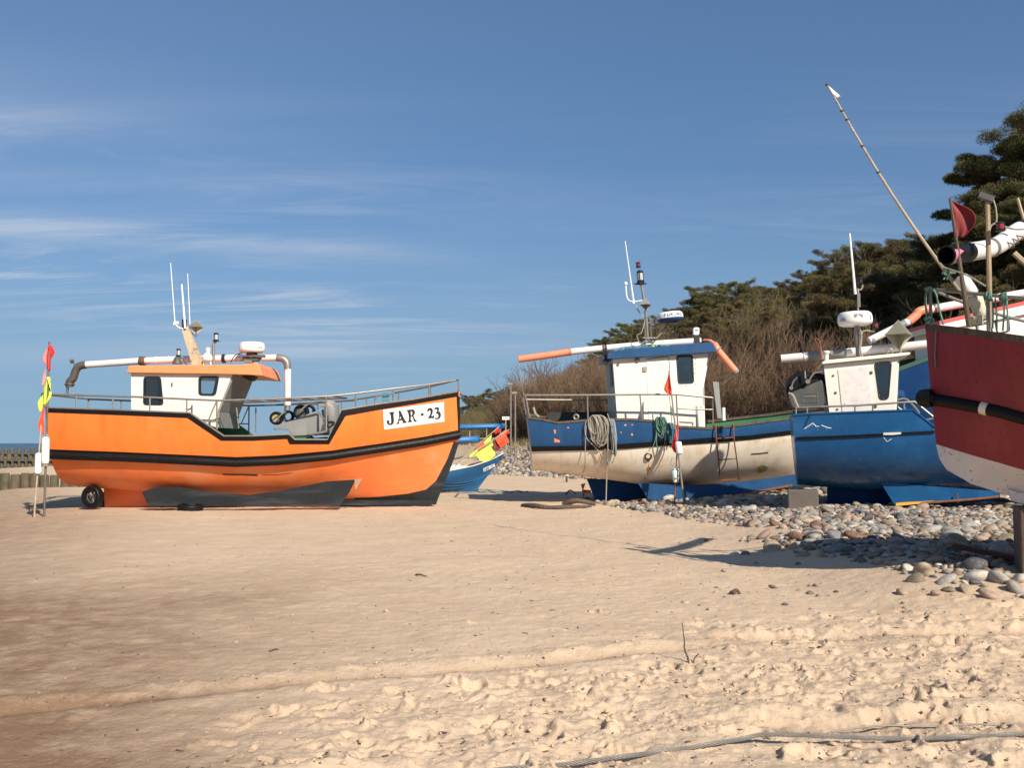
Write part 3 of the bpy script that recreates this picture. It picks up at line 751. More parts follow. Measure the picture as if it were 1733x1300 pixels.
STROKES = {'F': [[(0, 0), (0, 1), (.7, 1)], [(0, .52), (.55, .52)]], 'U': [[(0, 1), (0, .15), (.15, 0), (.6, 0), (.75, .15), (.75, 1)]],
           'R': [[(0, 0), (0, 1), (.55, 1), (.7, .85), (.7, .6), (.55, .48), (0, .48)], [(.35, .48), (.75, 0)]], 'N': [[(0, 0), (0, 1), (.7, 0), (.7, 1)]],
           'O': [[(.15, 0), (0, .15), (0, .85), (.15, 1), (.6, 1), (.75, .85), (.75, .15), (.6, 0), (.15, 0)]], 'G': [[(.7, .85), (.55, 1), (.15, 1), (0, .85), (0, .15), (.15, 0), (.6, 0), (.72, .15), (.72, .5), (.4, .5)]],
           'a': [[(.1, .6), (.5, .6), (.6, .5), (.6, 0), (.15, 0), (.05, .12), (.1, .34), (.6, .34)]], 'J': [[(.2, 1), (.7, 1)], [(.55, 1), (.55, .15), (.4, 0), (.15, 0), (0, .15)]],
           'A': [[(0, 0), (.38, 1), (.75, 0)], [(.15, .35), (.6, .35)]], '-': [[(.1, .45), (.6, .45)]], '1': [[(.15, .8), (.4, 1), (.4, 0)]], '2': [[(0, .85), (.15, 1), (.6, 1), (.7, .8), (.6, .55), (0, 0), (.75, 0)]],
           'I': [[(.3, 0), (.3, 1)]], 'M': [[(0, 0), (0, 1), (.4, .4), (.8, 1), (.8, 0)]], 'E': [[(.7, 0), (0, 0), (0, 1), (.7, 1)], [(0, .5), (.55, .5)]], 'L': [[(0, 1), (0, 0), (.65, 0)]], 'i': [[(.3, 0), (.3, .6)]],
           'r': [[(.1, 0), (.1, .6), (.5, .6)]], 'n': [[(.1, 0), (.1, .6), (.5, .6), (.6, .5), (.6, 0)]], 'm': [[(0, 0), (0, .6), (.7, .6), (.8, .5), (.8, 0)], [(.4, .6), (.4, 0)]], ' ': []}
def lettering(root, text, fn, h, w, gap, m='print', th=.14, name='lettering'):
    """flat print; fn(x, y) -> point on the carrying surface"""
    g = G(); x = 0
    for ch in text:
        for st in STROKES[ch]:
            for (a, b), (c, d) in zip(st[:-1], st[1:]):
                dx, dy = (c - a) * w, (d - b) * h; l = math.hypot(dx, dy); nx, ny = -dy / l * th * h / 2, dx / l * th * h / 2; ex, ey = dx / l * th * h * .4, dy / l * th * h * .4
                X0, Y0, X1, Y1 = x + a * w - ex, b * h - ey, x + c * w + ex, d * h + ey
                g.add([fn(X0 + nx, Y0 + ny), fn(X1 + nx, Y1 + ny), fn(X1 - nx, Y1 - ny), fn(X0 - nx, Y0 - ny)], [(0, 1, 2, 3)])
        x += w + gap
    return g.build(name, m, root, smooth=False)
def on_cyl(c, r, a0, tilt=(0, 0, 1)):
    ax = Vector(tilt).normalized(); p = Vector((math.sin(a0), -math.cos(a0), 0)); p = (p - ax * p.dot(ax)).normalized(); q = ax.cross(p)
    return lambda x, y: Vector(c) + ax * y + (p * math.cos(x / r) + q * math.sin(x / r)) * (r + .004)
def ring(g, c, R0, r, axis, n=24, m=8):
    axis = Vector(axis).normalized(); a = axis.orthogonal().normalized(); b = axis.cross(a)
    pts = [Vector(c) + (a * math.cos(2 * math.pi * k / n) + b * math.sin(2 * math.pi * k / n)) * R0 for k in range(n + 1)]
    return g.tube(pts, r, m)
def tyre(name, root, c, R0, W, axis, m='black', rimm=None, spokes=0):
    g = G(); rp = R0 * .60
    g.lathe([(rp, -W / 2 * .8), (R0 * .84, -W / 2), (R0 * .95, -W / 2 * .9), (R0, -W / 2 * .6), (R0 * .985, -W * .1), (R0 * .985, W * .1), (R0, W / 2 * .6), (R0 * .95, W / 2 * .9), (R0 * .84, W / 2), (rp, W / 2 * .8), (rp * .99, 0), (rp, -W / 2 * .8)], c, 30, axis)
    g.f = g.f[:-2]
    o = g.build(name, m, root, ang=50)
    if spokes:
        ax = Vector(axis).normalized(); a = ax.orthogonal().normalized(); b = ax.cross(a); g = G()
        ring(g, c, rp * .96, .018, axis); g.lathe([(rp * .2, -W * .3), (rp * .2, W * .3)], c, 14, axis)
        for k in range(spokes):
            t = 2 * math.pi * k / spokes; d = a * math.cos(t) + b * math.sin(t); e = a * math.cos(t + .25) + b * math.sin(t + .25)
            g.tube([Vector(c) + d * rp * .15, Vector(c) + d * rp * .95], .016, 6); g.tube([Vector(c) + e * rp * .15, Vector(c) + e * rp * .95], .012, 6)
        g.build('rim', rimm or 'steel_dark', o)
    return o
def cloth(name, A, Bp, m, parent, amp=.03, n=12, k=9, seed=0, ph=3.0, shear=.0):
    """cloth between two edge polylines (3D), rippled"""
    A = smooth_pts(A, 4); Bp = smooth_pts(Bp, 4)
    def samp(P, t):
        f = t * (len(P) - 1); i = min(int(f), len(P) - 2); return P[i].lerp(P[i + 1], f - i)
    rr = random.Random(seed); p1, p2 = rr.uniform(0, 6), rr.uniform(0, 6); g = G(); rows = []
    for i in range(n + 1):
        a = samp(A, i / n); b = samp(Bp, i / n); row = []
        for j in range(k + 1):
            t = j / k; p = a.lerp(b, t)
            p = p + Vector((.3, 1, .1)) * amp * t ** .6 * (math.sin(ph * 3 * t + p1 + 2.2 * i / n) + .5 * math.sin(ph * 7 * t + p2 - 4 * i / n))
            row.append(p)
        rows.append(row)
    g.grid(rows); return g.build(name, m, parent, ang=80, solid=.004)
def marker_pole(label, fr, pts, r, v, m='steel_dark', group='marker poles with flags and floats', cat='marker pole'):
    """flagged fishing-net marker; v: local depth (number or list)"""
    base = fr.P(*pts[0], v if not isinstance(v, (list, tuple)) else v[0])
    return base
def at_world(fr, p): return fr.O + fr.u * p.x + fr.v * p.y + Vector((0, 0, p.z))
class Rel:
    """frame of a loose thing whose origin lies at its base but whose axes follow a boat's frame"""
    def __init__(s, fr, name, base, label, cat, group=None):
        s.fr = fr; s.b = Vector(base); w = at_world(fr, s.b); s.root = empty(name, w, fr.yaw); tag(s.root, label, cat, group)
    def P(s, px, py, v): return s.fr.P(px, py, v) - s.b
    def line(s, pts, v): return [s.P(a, b, v) for a, b in pts]
    def v(s, p): return Vector(p) - s.b

# ================================================================== ORANGE BOAT
fr = Frame(-6.5, 23.9, R(2.0))
root = empty('fishing_boat', fr.O, fr.yaw)
tag(root, 'bright orange fishing boat numbered JAR - 23, with white wheelhouse, on sand', 'fishing boat')
sheer = [(77, 690), (200, 694), (321, 699), (378, 738), (430, 738), (489, 735), (498, 744), (553, 744), (578, 694), (640, 684), (700, 676), (778, 662)]
nom = [(77, 690), (321, 699), (430, 706), (578, 694), (640, 684), (700, 676), (778, 662)]
rail = [(77, 766), (200, 770), (300, 775), (400, 779), (470, 777), (560, 768), (650, 755), (720, 744), (778, 731)]
bot = [(77, 823), (160, 829), (240, 836), (330, 842), (430, 846), (540, 848), (620, 850), (700, 850), (735, 848)]
H = Hull(fr, -1, 3.25, sheer, rail, bot, [(77, 688), (78, 760), (80, 812), (84, 825)], [(778, 660), (778.5, 735), (768, 775), (752, 815), (741, 842), (728, 852)], nom, tr=.86, sm=.42, n=2.2, botfac=.35)
H.build(root, 'orange_low', 'orange', cap=(.085, .03), m_cap='steel', deckdrop=.62)
off = lambda pts, d: [(a, b + d) for a, b in pts]
band_t = [(79, 691.5), (200, 695.5), (321, 700.5), (378, 739.5), (430, 739.5), (489, 736.5), (498, 745.5), (553, 745.5), (578, 695.5), (640, 685.5), (700, 677.5), (776, 664)]
band_b = [(79, 698), (200, 702.5), (317, 707.5), (374, 746), (430, 746), (486, 743), (490, 752), (557, 752), (585, 704), (640, 694), (700, 684), (776, 671)]
H.strip(band_t, band_b).build('gunwale_stripe', 'black', root)
H.strip([(773, 671), (774.5, 700), (776, 736)], [(778, 671), (778.3, 700), (778.6, 736)], off=.018).build('stem_stripe', 'black', root)
H.strip([(768, 748), (757, 778), (738, 814), (721, 829), (690, 836), (640, 841.5), (600, 843.5)], [(777, 748), (768, 778), (755, 812), (741, 845), (690, 850), (640, 851), (598, 851)], k=6, off=.02).build('forefoot_guard', 'blackpaint', root)
H.rub([(77, 770), (120, 772), (200, 774.5), (300, 779), (400, 784), (470, 781), (560, 772.5), (650, 759), (720, 748), (777, 736.5)], .095, root)
H.strip([(78, 760.5), (200, 765), (300, 769.5), (400, 774), (470, 771), (560, 763), (650, 750), (720, 739), (776, 728)], [(78, 764), (200, 768), (300, 773), (400, 777.5), (470, 774.5), (560, 766), (650, 753), (720, 742), (776, 731)]).build('rub_rail_backing', 'black', root)
# scrapes
H.strip([(377, 802), (410, 802.5), (436, 803)], [(377, 804.2), (410, 804.8), (436, 806)], far=False, off=.006).build('hull_slot', 'dark', root)
H.strip([(443, 803.2), (470, 803), (495, 800)], [(443, 804.2), (470, 804.3), (495, 801)], far=False, off=.006).build('hull_slot', 'rust', root)
# bilge keel plates standing on the sand (both sides) and the central skeg
for s_ in (1, -1):
    v = -s_ * 1.12 if s_ == 1 else 1.12
    pl = fr.poly([(241, 833), (262, 825), (300, 824), (345, 832), (420, 838), (480, 830), (552, 815), (602, 812), (592, 832), (575, 857), (252, 858)], -1.12)
    g = G(); g.prism(pl, v - .035, v + .035); g.build('bilge_keel', 'blackpaint', root, smooth=False, bevel=.01)
g = G(); g.prism(fr.poly([(600, 812), (613, 810), (602, 829)], -1.16), -1.17, -1.12); g.build('keel_bracket', 'wood', root, smooth=False)
g = G(); g.prism(fr.poly([(178, 822), (250, 826), (560, 840), (560, 857), (180, 858)], 0), -.10, .10); g.build('skeg', 'orange_low', root, smooth=False)
g = G(); g.prism(fr.poly([(560, 846), (735, 846), (742, 842), (738, 854), (560, 855)], 0), -.105, .105); g.build('forefoot', 'blackpaint', root, smooth=False)
g = G(); g.prism(fr.poly([(176, 832), (182, 832), (183, 858), (172, 858)], 0), -.03, .03); g.build('rudder', 'dark', root, smooth=False)
g = G(); g.tube([fr.P(157, 830, -.35), fr.P(157, 843, -.35)], .03); g.tube([fr.P(157, 843, -.62), fr.P(157, 843, .62)], .035); g.build('wheel_axle', 'rust', root)
for vv in (-.72, .72): tyre('wheel', root, (fr.P(156.5, 844, -.72).x, vv, .30), .27, .20, (0.35, 1, 0), 'black', 'steel_dark', 6)
# number plate and lettering, wrapped on the bow
z2 = lambda pts: [(640 + a / 14.44, 670 + b / 14.44) for a, b in pts]
c4 = [(118, 345), (1605, 150), (1618, 630), (148, 828)]
def lerp2(a, b, t): return (a[0] * (1 - t) + b[0] * t, a[1] * (1 - t) + b[1] * t)
tp = z2([lerp2(c4[0], c4[1], k / 10) for k in range(11)]); bt = z2([lerp2(c4[3], c4[2], k / 10) for k in range(11)])
H.strip(tp, bt, k=1, off=.008, far=True).build('number_plate', 'plate', root)
LET = {
 'J': ([(270, 425), (288, 397), (390, 394), (388, 432), (376, 450), (384, 560), (385, 640), (362, 695), (300, 718), (243, 703), (214, 655), (214, 610), (245, 592), (272, 612), (270, 650), (292, 682), (315, 662), (318, 600), (308, 520), (298, 450), (276, 437)], []),
 'A': ([(498, 372), (528, 362), (550, 375), (575, 425), (625, 535), (665, 612), (705, 640), (688, 660), (600, 668), (587, 655), (603, 635), (585, 600), (520, 612), (502, 640), (520, 662), (512, 686), (450, 692), (442, 675), (468, 655), (492, 590), (508, 500), (510, 430), (495, 395)], [[(541, 498), (562, 555), (520, 566)]]),
 'R': ([(697, 352), (780, 337), (850, 334), (884, 352), (900, 405), (893, 455), (866, 488), (885, 540), (915, 592), (952, 614), (935, 633), (888, 635), (868, 600), (845, 535), (822, 500), (802, 508), (800, 585), (826, 618), (822, 640), (738, 650), (724, 632), (748, 608), (751, 545), (738, 440), (722, 388), (698, 370)], [[(796, 385), (820, 376), (835, 405), (835, 450), (820, 470), (800, 474)]]),
 '-': ([(1045, 428), (1112, 421), (1112, 486), (1045, 496)], []),
 '2': ([(1195, 362), (1208, 325), (1243, 299), (1288, 296), (1328, 325), (1338, 378), (1326, 435), (1302, 488), (1318, 496), (1340, 488), (1354, 458), (1367, 470), (1362, 556), (1345, 560), (1320, 545), (1217, 556), (1218, 535), (1258, 475), (1280, 415), (1276, 370), (1262, 350), (1243, 370), (1218, 390), (1198, 385)], []),
 '3': ([(1368, 312), (1395, 284), (1438, 275), (1480, 290), (1493, 325), (1478, 375), (1518, 402), (1535, 460), (1526, 518), (1495, 558), (1442, 578), (1400, 570), (1386, 545), (1402, 530), (1432, 545), (1462, 528), (1472, 480), (1458, 442), (1425, 435), (1408, 420), (1428, 395), (1442, 350), (1428, 325), (1398, 332), (1375, 330)], [])}
for ch, (o_, hs) in LET.items():
    sm_ = lambda P: [(p.x, p.y) for p in smooth_pts([Vector((a, b, 0)) for a, b in P] + [Vector((*P[0], 0))], 2)][:-1]
    H.patch(z2(sm_(o_) if ch != '-' else o_), 'print', 'letter', root, off=.0135, holes=[z2(h) for h in hs])
# ---- wheelhouse
vw = -1.0
near = fr.poly([(222, 632), (393, 634), (368, 696), (367, 724), (345, 716), (222, 700)], vw)
near = near[::-1]
w1 = fr.poly([(244.5, 639.5), (271, 639.5), (275.5, 684), (244, 683.5)], vw); w2 = fr.poly([(338, 638.5), (369.5, 638.5), (363.5, 668), (338, 667.5)], vw)
sh = lambda P: [(a - .62, b + .10) for a, b in P] if P is w2 else [(a - .62 if a > -2.9 - 9 else a, b + .10) for a, b in P]
w1f = [(p[0] - .02, p[1] + .06) for p in w1]
sh = lambda P: [(a - .58, b + .10) for a, b in P] if P is w2 else [(a - .12, b + .1) for a, b in P]
wh = plate_walls('wheelhouse', 'cream', root, near, vw, 1.0, -1, holes=[rounded(w1, .07), rounded(w2, .07)], farholes=[rounded(sh(w1), .07), rounded(sh(w2), .07)], skip=(0, 1, 2, 3))
# index-free front and aft walls
def wall_between(a, b, v0, v1, m, name, parent, th=.04, smooth=False):
    g = G(); slab(g, [(a[0], v0, a[1]), (b[0], v0, b[1]), (b[0], v1, b[1]), (a[0], v1, a[1])], th); return g.build(name, m, parent, smooth=False)
fA = fr.U(393, 634, vw); fB = fr.U(368, 696, vw); fC = fr.U(367, 724, vw)
wall_between(fB, fA, -.955, .955, 'grey', 'front_wall', wh, th=-.04)  # shade on the overhanging front face is put into its grey colour
g = G()
for k in range(7):
    y0 = -.95 + k * .272; slab(g, [(fB[0], y0, fB[1]), (fC[0], y0, fC[1]), (fC[0], y0 + .255, fC[1]), (fB[0], y0 + .255, fB[1])], .035)
g.build('front_planking', 'grey', wh, smooth=False)
aA = fr.U(222, 632, vw); aB = fr.U(222, 700, vw); wall_between(aA, aB, -.955, .955, 'cream', 'aft_wall', wh, th=.04)
fm = lambda t, y: Vector((fB[0] + (fA[0] - fB[0]) * t + .012, y, fB[1] + (fA[1] - fB[1]) * t - .006))
g = G()
for y0, y1 in ((-.78, -.06), (.06, .78)):
    slab(g, [fm(.30, y0), fm(.88, y0), fm(.88, y1), fm(.30, y1)], -.012)
g.build('front_window', 'gasket', wh, smooth=False)
for w, gm_ in ((w1, 'glass'), (w2, 'glass')):
    window(wh, w, vw, -1, gm_); window(wh, sh(w), 1.0, 1, 'glass')
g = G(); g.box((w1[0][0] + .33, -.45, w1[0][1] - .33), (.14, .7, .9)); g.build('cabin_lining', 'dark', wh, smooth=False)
# door: seam, raised panel, hinges
g = G(); dpo = fr.poly([(290.8, 640), (327.5, 640), (327.5, 703), (290.8, 697)], vw); g.prism(dpo, vw - .012, vw - .002); d = g.build('door', 'cream', wh, smooth=False, bevel=.006)
g = G(); di = fr.poly([(301, 646), (319.5, 645), (319.5, 692), (302, 690)], vw); g.prism(rounded(di, .04), vw - .018, vw - .010, [grow(rounded(di, .04), -.025)]); g.build('door_panel', 'cream', wh)
g = G(); g.box(fr.P(291, 651, vw - .015), (.03, .02, .09)); g.tube([fr.P(325, 685.5, vw - .02), fr.P(325, 702, vw - .03)], .018, 6); g.tube([fr.P(317, 694, vw - .03), fr.P(325, 690, vw - .03)], .012, 6); g.build('door_latch', 'steel_dark', wh)
# roof
vr0, vr1 = -1.12, 1.12
rf = fr.poly([(214, 631), (217.5, 619), (330, 617.5), (409, 617), (434, 613.5), (439, 620), (444, 636), (420, 634.5), (380, 633.2)], vr0)
g = G(); g.prism(rf, vr0, vr1); roof = g.build('roof', 'orange_roof', wh, smooth=False, bevel=.02)
g = G(); g.prism(fr.poly([(408, 636), (431, 637), (424, 644), (418, 643)], -.9), -.9, -.5); g.build('searchlight_bracket', 'dark', wh, smooth=False)
# mast board and aerials
g = G(); g.prism(fr.poly([(308, 557), (319, 553), (346, 618), (326, 619)], 0), -.06, .06); mb = g.build('mast_board', 'board', root, smooth=False, bevel=.01)
g = G(); g.box(fr.P(312, 548, 0), (.1, .1, .22)); g.build('aerial_socket', 'gasket', mb)
for a, b, rr_, v in (((296, 545), (288.6, 445), .013, -.15), ((313.5, 556), (307.5, 481), .028, -.10), ((321.5, 549), (317.5, 462.5), .012, .1)):
    g = G(); g.tube([fr.P(*a, v), fr.P(*b, v)], [rr_, rr_ * .7], 6); g.build('aerial', 'white', root)
g = G(); g.tube(smooth_pts([fr.P(309, 556, -.1), fr.P(302, 554, -.15), fr.P(297, 548, -.15)], 4), .018, 6); g.lathe([(.05, 0), (.045, .05), (.02, .1)], fr.P(296, 550, -.15), 10); g.lathe([(.04, 0), (.03, .06)], fr.P(300, 548, -.15), 10); g.build('aerial_bracket', 'white', root)
octa(root, fr.P(332, 554, .05), .185); g = G(); g.tube([fr.P(321, 561, .05), fr.P(332, 570, .05), fr.P(332, 554, .05)], .02, 6); g.build('reflector_bracket', 'steel_dark', root)
lamp(root, fr.P(302, 604, -.3), .05, .21)
g = G(); g.lathe([(.13, 0), (.07, .16), (.05, .18)], fr.P(300, 616, -.3), 12); g.tube([fr.P(306, 604, -.3), fr.P(316, 617, -.3)], .022, 6); g.build('lamp_stand', 'darkgrey', root)
g = G(); g.lathe([(.03, -.02), (.05, 0), (.12, .02), (.135, .09), (.10, .15), (.05, .19), (.045, .24), (.06, .27), (.05, .32), (.02, .34)], fr.P(350.5, 611, -.4), 16, (.06, 0, 1)); g.tube([fr.P(344, 618, -.4), fr.P(346, 608, -.4)], .015, 6); g.tube([fr.P(357, 618, -.4), fr.P(356, 606, -.4)], .015, 6); g.build('siren', 'white', root)
lamp(root, fr.P(365.5, 578, -.2), .058, .225); g = G(); g.tube([fr.P(362, 617, -.2), fr.P(361, 581, -.2)], .035, 8); g.tube([fr.P(361, 581, -.2), fr.P(366, 578, -.2)], .03, 6); g.tube([fr.P(361, 577, -.2), fr.P(373, 578, -.2)], .012, 6); g.build('lamp_post', 'steel', root)
rc = fr.P(426.3, 597, -.1); radome(root, rc, .325, .27); lettering(root, 'Ga', on_cyl(rc + Vector((0, 0, .09)), .325, R(42)), .06, .05, .015)
g = G(); ring(g, rc + Vector((-.03, -.325, .13)), .03, .004, (0, 1, 0), 14, 4); g.build('radome_mark', 'grey', root)
g = G(); g.lathe([(.16, -.13), (.13, 0)], rc, 14); g.box(rc + Vector((.0, 0, -.19)), (.34, .3, .05)); g.box(rc + Vector((.22, 0, -.09)), (.22, .14, .06)); g.build('radar_foot', 'darkgrey', root)
g = G(); g.box(rc + Vector((-.05, -.1, -.235)), (.2, .2, .06)); g.tube([rc + Vector((-.28, -.12, -.03)), rc + Vector((-.30, -.12, -.22))], .02, 6); g.tube([rc + Vector((-.30, -.16, -.10)), rc + Vector((.3, -.16, -.09))], .016, 6); g.build('radar_frame', 'steel', root)
g = G(); g.tube(smooth_pts([rc + Vector((-.2, -.15, -.01)), rc + Vector((-.38, -.2, -.1)), rc + Vector((-.46, -.25, -.28))], 5), .012, 5); g.build('cable', 'gasket', root)
# net pipe over the roof
vp = .35
g = G(); g.tube(smooth_pts([fr.P(118, 655, vp), fr.P(118, 647, vp), fr.P(124, 640, vp), fr.P(128, 628, vp), fr.P(134, 620, vp), fr.P(146, 617.5, vp)], 6), .098, 14); ring(g, fr.P(118, 651, vp), .105, .022, (0, 0, 1)); g.build('pipe_elbow', 'steel_dark', root)
g = G(); g.tube([fr.P(144, 617.5, vp), fr.P(190, 614.5, vp), fr.P(240, 611, vp), fr.P(300, 608.5, vp), fr.P(400, 606, vp), fr.P(412, 606, vp)], .088, 16); ring(g, fr.P(264, 610, vp), .091, .012, (1, 0, 0)); ring(g, fr.P(285, 609, vp), .091, .010, (1, 0, 0)); g.build('net_pipe', 'whitepipe', root)
for px_, m_ in ((239, 'steel_dark'), (243.5, 'rust'), (379, 'gasket')):
    g = G(); g.lathe([(.098, -.04), (.115, -.04), (.115, .04), (.098, .04)], fr.P(px_, 611 if px_ < 300 else 607, vp), 14, (1, 0, .02)); g.build('pipe_clamp', m_, root)
g = G(); g.tube([fr.P(400, 606.5, vp), fr.P(444, 606, vp)], .05, 10); g.build('pipe_rod', 'steel', root)
g = G(); g.tube([fr.P(443, 606, vp), fr.P(469, 605.5, vp)], .088, 16); g.build('net_pipe', 'whitepipe', root)
g = G(); g.tube(smooth_pts([fr.P(468, 605.5, vp), fr.P(478, 607, vp), fr.P(485, 613, vp), fr.P(487, 625, vp)], 6), .092, 16); g.build('pipe_elbow', 'steel', root)
g = G(); g.tube([fr.P(487, 624, vp), fr.P(486.5, 686, vp)], .088, 16); g.build('net_pipe', 'whitepipe', root)
g = G(); g.tube([fr.P(486.5, 685, vp), fr.P(486, 697, vp)], .075, 14); g.build('pipe_socket', 'steel', root)
g = G(); g.tube(smooth_pts([fr.P(128, 621, vp), fr.P(124, 613, vp), fr.P(121, 611, vp)], 4), .012, 5); g.lathe([(.02, -.05), (.06, 0), (.03, .06)], fr.P(122, 612, vp), 8, (-.5, 0, 1)); g.mark(); g.tube([fr.P(111, 672, vp), fr.P(113, 655, vp)], .01, 5); g.tube([fr.P(114.5, 668, vp), fr.P(115.5, 656, vp)], .016, 5); g.build('pipe_hook', 'steel_dark', root)
# rails
def both(g, pts, r, n=8, **k):
    g.mark(); g.tube(pts, r, n); g.mark(); g.tube([Vector((p.x, -p.y, p.z)) for p in pts], r, n); g.mark()
def rail_line(H, pts, off=-.06, k=4):
    out = []
    for i in range(len(pts) - 1):
        for j in range(k):
            t = j / k; out.append(H.px(pts[i][0] * (1 - t) + pts[i + 1][0] * t, pts[i][1] * (1 - t) + pts[i + 1][1] * t, off))
    out.append(H.px(*pts[-1], off)); return out
g = G(); both(g, rail_line(H, [(71, 667), (150, 669.5), (250, 672.5), (330, 676.5), (372, 678), (460, 675.5), (560, 670.5), (602, 666), (665, 658), (726, 651), (776.5, 643)]), .024); g.build('top_rail', 'steel', root)
e1 = H.px(71, 667, -.06); g = G(); g.tube([e1, Vector((e1.x, -e1.y, e1.z))], .024); g.build('top_rail', 'steel', root)
for a, b in ((71, 690), (129, 691.5), (191, 693), (253.5, 696), (316, 698.5)):
    for s_ in (1, -1):
        tpt = H.px(a, 667 + (a - 71) * .036, -.06); bpt = H.px(a, b, -.06)
        if s_ < 0: tpt.y *= -1; bpt.y *= -1
        g = G(); g.tube([tpt, bpt], .018, 6); g.build('stanchion', 'steel', root)
for a, t_, b in ((367, 677, 727), (552, 672, 733), (602, 666, 690), (665.5, 658, 681), (726, 651, 672), (776, 643, 662)):
    for s_ in (1, -1):
        tpt = H.px(a, t_, -.06); bpt = H.px(a, b, -.06)
        if s_ < 0: tpt.y *= -1; bpt.y *= -1
        g = G(); g.tube([tpt, bpt], .020, 6); g.build('stanchion', 'steel', root)
g = G(); both(g, [H.px(367, 678, -.06), H.px(352, 713, -.06)], .016, 6); both(g, [H.px(346, 713, -.06), H.px(367, 713, -.06)], .016, 6); g.build('rail_brace', 'steel', root)
# slatted net rack inboard of the rail (both sides)
g = G()
for s_ in (1, -1):
    a = H.px(372, 678, -.06); b = H.px(560, 670.5, -.06)
    a2 = Vector((a.x + .5, a.y + .62, a.z - .02)); b2 = Vector((b.x + .3, b.y + .62, b.z - .02)); P4 = [a, b, b2, a2]
    if s_ < 0: P4 = [Vector((p.x, -p.y, p.z)) for p in P4]
    g.tube([P4[3], P4[2]], .02, 6); g.tube([P4[0], P4[3]], .018, 6); g.tube([P4[1], P4[2]], .018, 6)
    for k in range(1, 6):
        t = k / 6; g.tube([P4[0].lerp(P4[1], t), P4[3].lerp(P4[2], t)], .015, 6)
g.build('net_rack', 'steel_dark', root)
g = G(); g.tube([fr.P(433, 690, .8), fr.P(433, 732, .8)], .018, 6); g.tube([fr.P(400, 690, -.6), fr.P(404, 725, -.6)], .02, 6); g.build('rack_leg', 'steel', root)
# lower rail tube with hook shape near the winch, rope wrapped on the bow rail
g = G(); g.tube(smooth_pts([fr.P(552, 678, -1.3), fr.P(552, 722, -1.3), fr.P(549, 731, -1.3), fr.P(520, 735, -1.3)], 5), .025, 8); g.tube(smooth_pts([fr.P(635, 684, -.9), fr.P(636, 672, -.9), fr.P(645, 669, -.9), fr.P(668, 666, -.9)], 4), .022, 8); g.build('rail_hoop', 'steel', root)
g = G()
for k in range(7): ring(g, fr.P(648 + k * 1.6, 669.5 - k * .2, -.9), .045, .014, (1, .1 * (k % 2), 0), 10, 5)
for k in range(3): g.tube(smooth_pts([fr.P(649 + k * 4, 672, -.9), fr.P(648 + k * 4, 676, -.92), fr.P(650 + k * 4, 680, -.9)], 3), .012, 5)
g.build('rope_whipping', 'ropeteal', root)
# winch
g = G(); g.prism(fr.poly([(462, 726), (465, 722), (534, 696), (545, 710), (546, 718), (541, 734), (530, 737), (495, 738), (488, 728)], -.8), -.8, -.25); wn_ = g.build('net_hauler', 'grey', root, smooth=False, bevel=.015)
tyre('hauler_wheel', wn_, fr.P(468, 708, -.62), .165, .16, (0, 1, 0), 'black'); g = G(); g.lathe([(.10, -.05), (.10, .05)], fr.P(468, 708, -.62), 18, (0, 1, 0)); g.build('hauler_hub', 'wood', wn_)
tyre('hauler_wheel', wn_, fr.P(510, 698, -.5), .19, .2, (0, 1, 0), 'black'); g = G(); g.lathe([(.115, -.06), (.115, .06)], fr.P(510, 698, -.5), 18, (0, 1, 0)); g.build('hauler_hub', 'darkgrey', wn_)
tyre('hauler_wheel', wn_, fr.P(488, 705, -.35), .15, .2, (0, 1, 0), 'black'); tyre('hauler_wheel', wn_, fr.P(523, 696, -.3), .16, .2, (0, 1, 0), 'black')
g = G()
for a in (((470, 709), (476, 702), (484, 697)), ((508, 696), (514, 690), (522, 684)), ((478, 718), (470, 724), (464, 728))): g.tube(smooth_pts([fr.P(x, y, -.78) for x, y in a], 4), .018, 6)
g.build('hauler_arm', 'brass', wn_)
g = G(); g.tube([fr.P(552, 688, .2), fr.P(559, 690, .2), fr.P(560, 712, .2), fr.P(556, 728, .2)], [.24, .24, .20, .10], 12); g.box(fr.P(556, 686, .2), (.4, .4, .08)); g.build('engine_cover', 'grey', root)
g = G(); g.box(fr.P(540, 720, .1), (.5, .3, .5)); g.build('engine_block', 'dark', root)
g = G(); g.box(fr.P(530, 684, 0), (.22, .1, .05)); g.tube([fr.P(522, 683, 0), fr.P(545, 680, 0)], .02, 6); g.tube([fr.P(538, 681, 0), fr.P(538, 694, 0)], .015, 6); g.build('block_frame', 'steel_dark', root)
H1, fr1, root1 = H, fr, root

# marker poles leaning at the orange stern
def pole_thing(label, fr, base_px, top_px, v0, v1, r, m='steel_dark', group=None):
    b = fr.P(*base_px, v0); w = at_world(fr, b); b.z = gz(w.x, w.y) - .05
    T = Rel(fr, 'marker_pole', b, label, 'marker pole', group)
    g = G(); g.tube([Vector((0, 0, 0)), T.P(*top_px, v1)], [r, r * .7], 8); g.build('pole', m, T.root); T.lerpv = lambda py: v0 + (v1 - v0) * (base_px[1] - py) / (base_px[1] - top_px[1]); return T
def float_on(T, a, b, r, m='foam', name='float'):
    A = T.P(*a, T.lerpv(a[1])); B_ = T.P(*b, T.lerpv(b[1])); ax = (B_ - A); l = ax.length
    g = G(); g.lathe([(r * .6, 0), (r * .92, l * .04), (r, l * .12), (r, l * .88), (r * .92, l * .96), (r * .6, l)], A, 14, ax); return g.build(name, m, T.root, ang=60)
T = pole_thing('marker pole with bright red and yellow flags, the right one at the orange stern', fr1, (75, 866), (83.5, 578), -2.25, -1.95, .028)
float_on(T, (76.5, 786), (77.5, 740), .083)
f_ = lambda pts, v: [T.P(a, b, v) for a, b in pts]
